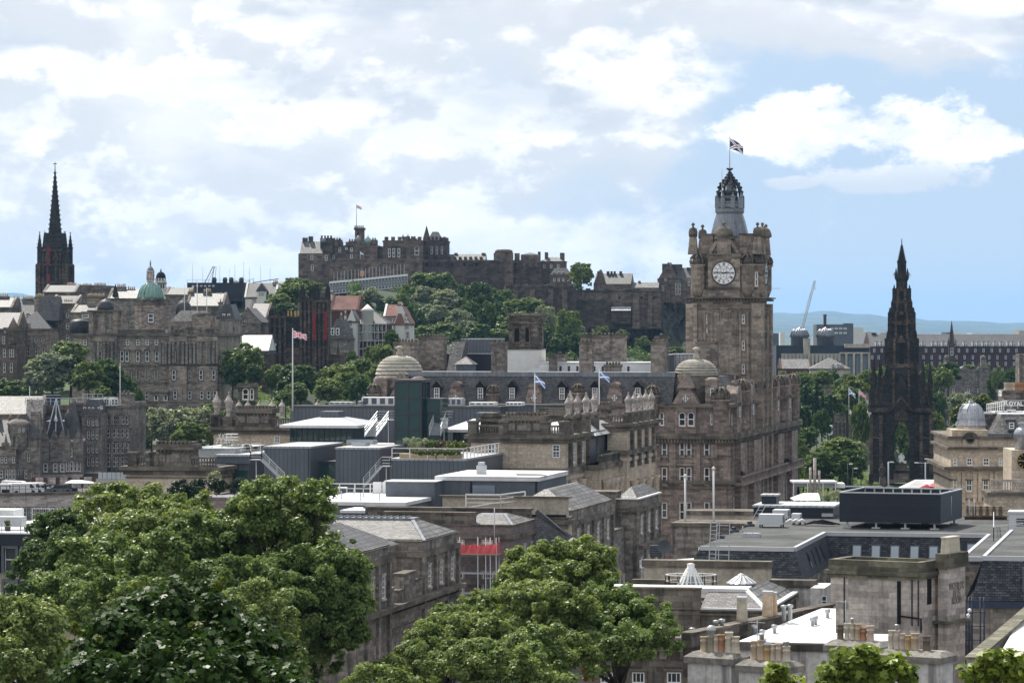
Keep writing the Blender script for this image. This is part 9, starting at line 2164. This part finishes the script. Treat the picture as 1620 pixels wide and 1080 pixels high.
for i in range(2):
 cl=[]
 for k in range(46):
  z=rngT.uniform(-1,.95);r=.55*(1-z)/2+.08;a=rngT.uniform(0,2*pi);q=rngT.uniform(.3,.9)*r;cl.append((q*cos(a),q*sin(a),z,.14+.10*(1-z)/2))
 PROTO['cone%d'%i]=leaf_mesh('crown',cl,6500,.045,rngT,up=.1)
def trunk_mesh():
 m_=MB();rr=random.Random(2);m_.tube([(0,0,0),(.02,0,.5),(0,.02,1.0),(.03,0,1.35)],.075,7,0,.03)
 for i in range(6):a=i*1.05;z=.75+.08*i;m_.tube([(0,0,z),(.22*cos(a),.22*sin(a),z+.22),(.45*cos(a),.45*sin(a),z+.42)],.032,5,0,.01)
 return m_.mesh('trunk',[M['bark']])
TRUNK=trunk_mesh()
_tc=[0]
def tree(px,py,rx,ry,Y,mat,label,group=None,kind='round',name='broadleaf_tree'):
 """px,py: middle of the crown in the view, rx,ry its half sizes there"""
 k=Y/F;c=P(px,py,Y);g=min(max(gz(c.x,Y),c.z-ry*k*(3.2 if Y<1200 else 1.7)),c.z-ry*k*.8);_tc[0]+=1
 o=thing(name,label,'tree',(c.x,Y,g),random.Random(_tc[0]).random()*6.28 if kind=='round' else 0,group)
 me=PROTO['%s%d'%(kind,_tc[0]%(5 if kind=='round' else 2))]
 cr=put('crown',me,o,(0,0,c.z-g-ry*k*(.12 if kind=='round' else 0)));cr.scale=(rx*k*1.12,rx*k*1.12,ry*k*1.26)
 if not me.materials:me.materials.append(M['leaf_mid'])
 cr.material_slots[0].link='OBJECT';cr.material_slots[0].material=M[mat]
 tr=put('trunk',TRUNK,o);H_=c.z-g;tr.scale=(rx*k*.9,rx*k*.9,H_*.85)
 return o
L_,D_,S_,Yg_='leaf_mid','leaf_dark','leaf_silver','leaf_yel'
TREES=[(83,583,42,30,770,S_,'big silvery tree below the brown tenement with the two tone roof'),(112,560,34,22,775,L_,'bright topped part of the tree mass against the tall grey gable'),(60,600,26,22,765,S_,'silver grey tree reaching down to the warehouse roofs'),(140,595,30,24,762,L_,'rounded mid green tree between the silvery tree and the bank'),(170,600,34,34,768,D_,'dark broad tree before the pavilion tower of the bank'),(14,618,34,20,758,D_,'dark tree at the picture edge under the crenellated tenement'),(196,620,24,30,770,D_,'dark tree touching the bank wall foot'),(161,622,14,12,735,L_,'small light green bush like tree behind the warehouse tower'),(212,660,26,46,740,D_,'tall shadowed dark tree right of the street end tower'),(222,700,20,40,735,D_,'dark narrow tree at the bend of the street'),(275,672,40,32,700,S_,'large grey green tree in front of the bank terrace wall'),(312,668,30,26,705,S_,'second grey green tree left of the rear stone pavilion'),(240,668,26,24,720,S_,'grey green tree beside the dark street trees'),(300,688,32,22,640,L_,'low bright green tree behind the front pavilion balustrade'),(333,690,18,16,640,L_,'small green tree touching the rear pavilion corner'),(328,650,16,14,710,L_,'light green tree between the two tall urns'),(350,660,14,12,700,L_,'bright green tree top just behind the tall urn'),(381,570,33,29,800,L_,'round full tree between bank and gothic college'),(368,590,22,22,798,D_,'lower dark tree at the bank corner'),(402,590,16,16,790,D_,'dark small tree above the stone lodge'),(440,592,20,18,810,L_,'green tree at the foot of the clock tower of the college'),(475,600,38,26,800,D_,'wide dark tree mass below the black twin towers'),(430,600,14,14,785,D_,'dark tree beside the parked cars'),(452,630,18,14,770,L_,'small bright tree by the lodge road'),(468,618,22,14,775,L_,'green bushy tree next to the union flag pole'),(543,602,42,30,790,L_,'broad green tree left of the ribbed hotel dome'),(520,618,26,20,780,L_,'lower green tree under the twin towers'),(566,612,20,20,770,D_,'dark green tree touching the hotel dome side'),(572,582,28,16,800,L_,'light tree below the scaffolded house'),(558,576,12,22,820,D_,'narrow dark tree against the grey tenement'),(606,562,22,20,830,L_,'tree in front of the white end house'),(588,560,14,14,840,L_,'small tree at the base of the scaffolding'),(600,590,20,14,780,L_,'low tree just behind the hotel dome finial'),(540,640,26,8,640,L_,'low green tops behind the zinc roof railing'),(620,540,14,20,850,D_,'dark pointed tree right of the white end house'),(440,478,24,16,1000,L_,'tree crown behind the clock tower of the college'),(462,462,26,16,1020,L_,'light crown rising between white house and castle block'),(490,455,24,14,1030,L_,'light green tree beneath the palace block'),(428,500,16,16,985,D_,'dark tree left of the college clock tower'),(452,490,22,12,990,D_,'dark green tree directly over the college gatehouse'),(405,515,12,16,965,L_,'small tree beside the grey gabled hall'),(465,448,18,10,1060,L_,'pale tree edge below the palace wall'),(583,469,23,16,1120,S_,'pale round tree under the sloping stand'),(561,474,16,12,1125,L_,'small tree under the low end of the stand'),(615,486,22,16,1110,D_,'dark tree below the middle of the stand'),(672,442,26,13,1215,L_,'tree touching the curtain wall at the high end of the stand'),(700,448,24,18,1210,L_,'light tree under the dark castle wall'),(648,466,20,18,1180,L_,'tree just below the stand end'),(672,472,26,20,1170,S_,'grey green tree on the upper slope'),(705,476,26,20,1165,S_,'silvery tree mid slope under the castle wall'),(634,480,16,18,1165,L_,'tree filling the gap beside the stand shadow'),(690,500,28,20,1120,S_,'large pale tree mid slope above the hotel chimneys'),(655,505,20,24,1110,D_,'dark tree right of the red gabled white house'),(728,510,24,22,1110,S_,'pale tree next to the dark wooded hollow'),(668,528,20,14,1080,L_,'low green tree behind the hotel chimneys'),(705,522,26,14,1075,L_,'light green tree in the lower slope'),(740,520,18,14,1060,S_,'small silvery tree behind the zinc plant room'),(735,470,16,22,1190,D_,'dark narrow tree by the castle wall foot'),(757,478,30,32,1190,D_,'large dark round tree in the hollow under the castle'),(745,500,20,24,1170,D_,'dark tree below the large round dark one'),(780,505,26,34,1160,D_,'tall dark wooded clump beside the belvedere tower'),(760,530,30,20,1120,D_,'dark low tree behind the grey plant room'),(785,478,18,22,1195,D_,'dark tree leaning to the castle bend'),(800,470,16,13,1195,L_,'lit small tree near the round battery'),(812,490,22,18,1175,L_,'lit tree above and behind the belvedere tower'),(838,488,28,20,1165,L_,'broad lit tree right of the belvedere roof'),(862,510,20,28,1150,S_,'pale tall tree between belvedere and the pointed tree'),(826,518,40,26,1130,L_,'wide tree mass behind the belvedere tower'),(850,535,30,24,1110,D_,'shadowed tree low behind the belvedere'),(792,535,26,16,1090,L_,'low tree left of the white tower base'),(772,545,20,10,1080,S_,'small pale tree above the zinc plant room'),(899,518,23,30,1120,L_,'tall rounded tree standing alone before the castle crag'),(884,545,20,18,1110,D_,'dark base tree left of the lone tall tree'),(915,545,18,20,1105,D_,'dark low tree right of the lone tall tree'),(918,530,12,16,1115,S_,'thin brownish tree edge beside the lone tall tree'),(953,526,14,12,1110,L_,'small light tree above the hotel chimney wall'),(985,530,12,10,1105,L_,'small tree behind the stepped slate gable'),(1018,545,16,14,1100,L_,'green tree beside the hotel gable below the crag'),(1070,556,16,8,1090,L_,'low tree between hotel chimney and dome'),(1005,560,20,8,1090,D_,'dark low tree at the crag foot'),(940,552,22,10,1095,D_,'dark low tree over the white roof screen'),(919,434,21,20,1240,L_,'round full tree growing on top of the castle'),(1243,602,16,16,1000,L_,'tree beside the hotel cornice end'),(1270,605,22,18,990,L_,'light tree below the pale roofed hall'),(1300,600,18,16,1010,L_,'small tree under the white dormered villa'),(1285,625,26,20,950,D_,'dark tree beneath the slate pyramid house'),(1335,612,20,14,1020,L_,'tree right of the slate pyramid roof'),(1352,612,26,18,1000,Yg_,'pale yellow green tree nearest the monument pinnacles'),(1340,632,30,22,970,L_,'wide light green tree left of the gothic monument'),(1310,640,22,18,940,D_,'dark tree left of the slim flagpoles'),(1375,600,20,18,1040,L_,'tree behind the left pinnacles of the monument'),(1400,595,20,18,1050,L_,'tree seen past the left pinnacles'),(1318,596,12,12,1040,D_,'dark small tree before the pale hall roof'),(1362,668,18,34,880,L_,'tree standing against the left pier of the monument'),(1262,660,24,26,860,D_,'dark round tree right of the hotel side'),(1275,690,24,18,840,D_,'dark tree above the small coach'),(1262,725,20,36,700,L_,'light green tall tree beside the hotel corner'),(1250,700,12,20,760,L_,'narrow tree tucked against the hotel corner'),(1300,668,16,22,850,D_,'dark tree left of the classical gallery'),(1328,712,38,22,690,L_,'big spreading garden tree before the gallery'),(1310,735,36,26,680,D_,'dark lower part tree under the spreading one'),(1345,735,26,26,685,D_,'dark tree beside the monument left pier'),(1290,735,22,28,690,L_,'mid green tree near the three posts'),(1362,722,14,24,720,S_,'pale small tree at the monument corner'),(1424,690,20,36,930,L_,'tree seen through the arch of the monument'),(1410,735,14,18,900,D_,'dark tree low behind the arch'),(1440,720,14,24,920,D_,'dark tree behind the right of the arch'),(1488,600,20,20,1060,L_,'tree past the right pinnacles of the monument'),(1500,588,22,16,1150,D_,'dark tree before the red hotel'),(1470,590,14,14,1150,L_,'small tree between monument and church'),(1480,640,20,24,1000,D_,'dark tree below the church flank'),(1520,634,22,14,960,S_,'silvery tree in front of the domed church'),(1548,640,28,18,900,Yg_,'bright green tree right behind the lead dome'),(1520,656,22,14,905,Yg_,'yellow green tree left of the lead dome top'),(1482,680,16,30,880,L_,'tree right of the monument pier'),(1497,705,16,30,800,D_,'dark tree between monument and corner building'),(1508,690,14,20,820,S_,'pale tree leaning to the corner building'),(1581,602,12,24,1150,L_,'lit tall tree right of the church'),(1572,610,12,22,1160,D_,'dark tree between church and lit tall tree'),(1600,600,14,20,1170,D_,'dark tree at the chimney pots by the edge'),(1532,584,14,9,1320,L_,'tree top over the church roof'),(1556,586,12,12,1330,L_,'tree between church tower and red hotel'),(1612,590,14,12,1330,L_,'tree under the red hotel at the edge'),(1341,600,14,10,1080,L_,'tree top beside the villa dormers'),(1455,600,10,12,1100,D_,'sliver of dark tree between the right pinnacles'),]
for t_ in TREES:
 px,py,rx,ry,Y,mt,lab=t_
 if 560<px<1090 and 430<py<570 and Y>1050:
  Y=settle(px,py+ry*.8,1020,1216)-2
 tree(px,py,rx,ry,Y,mt,lab)
for px,py,rx,ry,Y,lab in((1275,640,12,28,905,'leftmost pointed dark conifer beside the hotel'),(1292,640,11,27,900,'middle pointed dark conifer beside the hotel'),(1301,648,9,22,895,'right hand small dark conifer of the three'),(1314,650,9,20,910,'small dark conifer before the pale garden tree'),(1263,780,5,14,485,'clipped dark cypress inside the white pavilion'),(1271,782,4,13,485,'slimmer dark cypress inside the white pavilion')):
 tree(px,py,rx,ry,Y,'leaf_con',lab,'pointed conifers','cone','conifer_tree')
rngW=np.random.default_rng(8)
cl=[]
for i in range(420):
 px=rngW.uniform(1215,1640);Y_=rngW.uniform(1700,2600);x=(px-CX)/F*Y_;r=rngW.uniform(4,8);cl.append((x,Y_,gz(x,Y_)+r*.8,r))
me=leaf_mesh('far_wood',cl,26000,1.5,rngW);me.materials.append(M['leaf_dark']);o=put('far_wood',me);o['kind']='stuff';o['label']='woodland strips on the far plain'
cl=[]
for i in range(260):
 px=rngW.uniform(560,1080);Y_=rngW.uniform(1010,1215);x=(px-CX)/F*Y_;r=rngW.uniform(1.5,3.2);cl.append((x,Y_,gz(x,Y_)+r*.3,r))
me=leaf_mesh('undergrowth',cl,26000,.42,rngW);me.materials.append(M['leaf_dark']);o=put('undergrowth',me);o['kind']='stuff';o['label']='undergrowth between the trees of the castle slope'
cl=[]
for i in range(300):
 px=rngW.uniform(210,640)if i%2 else rngW.uniform(1240,1500);Y_=rngW.uniform(770,900);x=(px-CX)/F*Y_;r=rngW.uniform(1.0,2.0)
 if 395<px<445 and Y_<815:continue
 if 1405<px<1450:continue
 cl.append((x,Y_,gz(x,Y_)+r*.3,r))
me=leaf_mesh('undergrowth',cl,16000,.4,rngW);me.materials.append(M['leaf_mid']);o=put('undergrowth',me);o['kind']='stuff';o['label']='bushes along the garden slopes'
def near_tree(name,label,lobes,nleaf,leaf,mat,seed,base,cat='tree',shape='diamond',nclump=150,cr=(.16,.30),limbs=14,extra=None,tone=(.55,.35),tilt=.55,trunk_r=.35,tuft=.30):
 """lobes: (px, py, rpx, rpy, Y) of the crown; base: (px, py, Y) of the foot"""
 rng=np.random.default_rng(seed)
 f=P(*base);o=thing(name,label,cat,f)
 lb=[]
 for px,py,rx,ry,Y in lobes:
  c=P(px,py,Y)-f;k=Y/F;lb.append((c.x,c.y,c.z,rx*k,min(rx,ry*1.3)*k,ry*k))
 cl=crown_clumps(rng,int(nclump*2.1),lb,(cr[0]*.7,cr[1]*.85),.9,True)
 for _ in range(max(3,len(cl)//32)):
  v=np.array(cl[rng.integers(len(cl))]);cl=[c for c in cl if np.linalg.norm(np.array(c[:3])-v[:3])>v[3]*rng.uniform(1.4,2.3)]if len(cl)>40 else cl
 me=leaf_mesh('crown',cl,int(nleaf*(2.3 if shape=='diamond' else 1.9)),leaf*(.78 if shape=='diamond' else.85),rng,shape,tone=tone,tilt=tilt,tuft=tuft,per=46 if shape=='diamond' else 7);me.materials.append(M[mat]);put('crown',me,o)
 m_=MB();top=Vector((np.mean([l[0]for l in lb]),np.mean([l[1]for l in lb]),max(l[2]for l in lb)))
 mid=Vector((top.x*.35,top.y*.35,top.z*.45))
 m_.tube([(0,0,-4),(mid.x*.4,mid.y*.4,mid.z*.5),mid,top*.75],trunk_r,8,0,trunk_r*.4)
 for i in range(limbs):
  c=cl[rng.integers(len(cl))];e=Vector(c[:3]);s0=mid.lerp(top*.75,rng.random()*.8)if rng.random()<.7 else mid*rng.uniform(.6,1)
  w=s0.lerp(e,.5)+Vector((0,0,-.08*(e-s0).length));m_.tube([s0,w,e],trunk_r*.35,6,0,.03)
 m_.build('trunk',M['bark'],o)
 if extra:
  for nm,mt,lobs,n,ls in extra:
   lb2=[]
   for px,py,rx,ry,Y in lobs:c=P(px,py,Y)-f;k=Y/F;lb2.append((c.x,c.y,c.z,rx*k,rx*k,ry*k))
   me=leaf_mesh(nm,crown_clumps(rng,12,lb2,(.3,.5)),n,ls,rng,shape);me.materials.append(M[mt]);put(nm,me,o)
 return o
near_tree('lime_tree','tall lime tree with an open crown showing its forked trunk beside the hip roof',[(440,815,76,58,172),(505,790,30,32,171),(395,800,32,30,173),(470,850,60,32,174)],30000,.125,'leaf_lime',31,(428,1090,175),nclump=105,limbs=26,cr=(.15,.26))
near_tree('lime_tree','dark dense lower lime tree standing under the forked one',[(500,960,84,100,168),(540,930,46,80,172),(440,980,60,90,165),(470,905,60,40,170)],52000,.125,'leaf_mid',32,(500,1180,170),nclump=190)
near_tree('lime_tree','broad yellow green lime tree whose top reaches before the pale deck wall',[(215,800,90,34,190),(170,800,40,32,192),(270,830,70,40,186),(320,850,50,60,184),(230,860,100,50,182)],52000,.13,'leaf_lime',33,(240,1120,186),nclump=170)
near_tree('lime_tree','rounded lime tree with bright clumps in the middle of the tree mass',[(175,905,84,62,168),(240,890,60,50,165),(120,930,60,50,166),(190,960,110,50,162)],50000,.125,'leaf_lime',34,(180,1180,166),nclump=160)
near_tree('lime_tree','lime tree of deep green between the round bright one and the dense dark one',[(340,880,60,60,172),(300,860,46,44,170),(370,930,50,60,168),(330,950,60,60,166)],42000,.125,'leaf_mid',35,(335,1170,170),nclump=130)
near_tree('dark_broadleaf_tree','dark leaved tree half covering the modern office windows',[(95,845,46,34,205),(60,900,36,44,200),(110,880,40,40,198),(50,940,30,30,196)],26000,.13,'leaf_dark',36,(90,1080,202),nclump=90)
near_tree('lime_tree','lime tree filling the lower picture corner under the office',[(30,1010,64,62,140),(70,990,40,40,142),(10,1060,60,50,138),(80,1050,40,40,140)],40000,.11,'leaf_lime',37,(30,1260,142),nclump=120)
near_tree('lime_tree','paler lime tree behind the glossy sycamore on its far side',[(395,980,58,50,140),(430,1000,40,50,142),(370,1020,50,50,138),(440,1050,40,40,140)],34000,.105,'leaf_mid',38,(400,1230,142),nclump=110)
near_tree('sycamore_tree','glossy dark sycamore nearest the viewer with big lobed leaves',[(285,1010,120,74,92),(200,1030,80,60,90),(370,1040,80,56,91),(290,1080,180,60,88),(150,1070,60,44,89),(420,1080,60,40,90),(260,965,60,30,93)],15000,.118,'leaf_syc',39,(290,1500,92),shape='lobed',nclump=240,cr=(.2,.4),tilt=.5,limbs=10,extra=[('new_shoots','leaf_yel',[(348,918,12,16,91),(222,922,10,10,91),(120,995,12,14,88),(150,1015,12,12,88),(310,985,12,10,88)],110,.10)])
near_tree('lime_tree','wide bright lime tree in the middle with branching top before the terrace',[(880,905,76,46,185),(840,920,50,40,183),(935,895,46,40,186),(810,960,60,44,180),(870,970,70,50,178),(960,905,28,22,187)],52000,.125,'leaf_lime',40,(870,1180,184),nclump=170,limbs=26,cr=(.15,.27))
near_tree('lime_tree','lime tree spreading to the dark block with the sash window',[(960,965,50,46,182),(1010,985,50,38,180),(1040,1010,34,30,178),(980,1020,50,36,176),(930,1000,40,40,178)],36000,.12,'leaf_lime',41,(975,1180,180),nclump=120,extra=[('dead_leaves','leaf_rust',[(934,1060,14,26,168),(928,1030,8,10,168)],700,.09)])
near_tree('lime_tree','mid green lime tree at the foot of the columned block',[(720,985,46,30,178),(690,1010,50,36,174),(760,1010,60,44,172),(680,1050,80,36,168),(640,1060,50,26,166),(745,965,26,24,180)],46000,.12,'leaf_mid',42,(700,1200,174),nclump=150)
near_tree('lime_tree','low yellow green lime tree along the bottom edge in the middle',[(780,1050,70,40,150),(850,1040,50,50,155),(900,1040,50,40,158),(820,1080,90,36,150),(600,1075,60,22,150)],40000,.11,'leaf_lime',43,(800,1260,154),nclump=130)
near_tree('sycamore_tree','sycamore top poking up before the chimney stack with slim pots',[(1360,1052,34,24,118),(1390,1062,50,26,118),(1330,1070,40,20,118),(1430,1072,22,16,118),(1340,1038,18,10,118)],1500,.165,'leaf_sycl',44,(1370,1300,119),shape='lobed',nclump=70,cr=(.3,.5),limbs=12,tilt=.6,trunk_r=.15)
near_tree('sycamore_tree','small sycamore sprig before the streaked chimney stack',[(1228,1066,14,14,118),(1240,1080,26,14,118),(1215,1074,12,10,118)],230,.165,'leaf_sycl',45,(1230,1200,119),shape='lobed',nclump=20,cr=(.3,.5),limbs=6,trunk_r=.08)
near_tree('sycamore_tree','sycamore leaves rising in the lower corner before the white edge roof',[(1585,1052,34,18,112),(1560,1068,34,16,112),(1615,1062,26,22,112),(1590,1040,14,10,112)],1000,.16,'leaf_sycl',46,(1580,1300,113),shape='lobed',nclump=54,cr=(.3,.5),limbs=12,tilt=.6,trunk_r=.12)
def shrub(label,px,py,rx,ry,Y,mat,n=2200,leaf=.09,name='shrub',cat='shrub',lobes=None):
 rng=np.random.default_rng(int(px*7+py));k=Y/F;o=thing(name,label,cat,P(px,py+ry,Y));nl=max(1,int(rx/ry*.8));lb=[((i-(nl-1)/2)*2*rx/nl*k,0,ry*k,rx/nl*1.15*k,rx/nl*k,ry*k*(.85+.3*rng.random()))for i in range(nl)]
 me=leaf_mesh('foliage',crown_clumps(rng,26*nl,lb,(.25,.5),.8),n,leaf,rng);me.materials.append(M[mat]);put('foliage',me,o)
 m_=MB();m_.tube([(0,0,-.5),(0,0,ry*k)],.08,6,0,.03);m_.build('stem',M['bark'],o)
for t_ in(('pale rounded shrub on the planted zinc terrace nearest the lift tower',660,702,24,13,416,'leaf_silver'),('yellow green clipped shrub on the planted zinc terrace',724,706,22,11,412,'leaf_yel'),('reddish brown low shrub between the two terrace shrubs',699,704,20,9,418,'leaf_rust2'),('small dark shrub beside the pale terrace shrub',684,704,12,9,416,'leaf_mid'),('low strip shrub along the terrace rail',690,716,40,4,410,'leaf_mid'),('dark juniper hedge in front of the front pavilion',330,769,60,12,330,'leaf_con'),('dark juniper clump at the hedge end by the mauve block',290,778,28,14,325,'leaf_con'),('feathery pale grass clump beside the front pavilion wall',340,755,10,10,340,'leaf_silver'),('mixed roof planting beside the folded loungers',375,706,24,6,440,'leaf_silver'),('reddish roof planting near the railing end',395,710,14,4,438,'leaf_rust2'),('pale shrub by the kiosk behind the plant enclosure',1325,786,20,14,430,'leaf_silver'),('young pale tree beside the bronze figure',1392,782,9,16,560,'leaf_silver')):
 shrub(*t_,n=9000 if t_[3]>26 else 2600)
for px,py in HOTEL_SHRUBS:shrub('small clipped shrub on the hotel balcony',px,py,5,6,505 if px<1200 else 555,'leaf_con',500,.07);[o_ for o_ in bpy.data.objects if o_.get('label')=='small clipped shrub on the hotel balcony'][-1]['group']='clipped shrubs on the hotel balcony'
me=leaf_mesh('foliage',crown_clumps(rngW,14,[(0,0,.75,.32,.32,.45)],(.3,.5),.7),900,.05,rngW);me.materials.append(M['leaf_yel']);put('foliage',me,SHRUB)
# air
hz=MB();hz.box(-16000,16000,-260,39000,14.6,420)
mhz=bpy.data.materials.new('haze_air');mhz.use_nodes=True;mhz.node_tree.nodes.clear();t=NT(mhz.node_tree)
pv=t.n('ShaderNodeVolumePrincipled',None,Color=(0.33,0.62,1.0),Density=0.00003,Anisotropy=0.4);ov=t.n('ShaderNodeOutputMaterial');t.t.links.new(pv.outputs[0],ov.inputs['Volume'])
ho=hz.build('haze',mhz);ho['kind']='stuff'
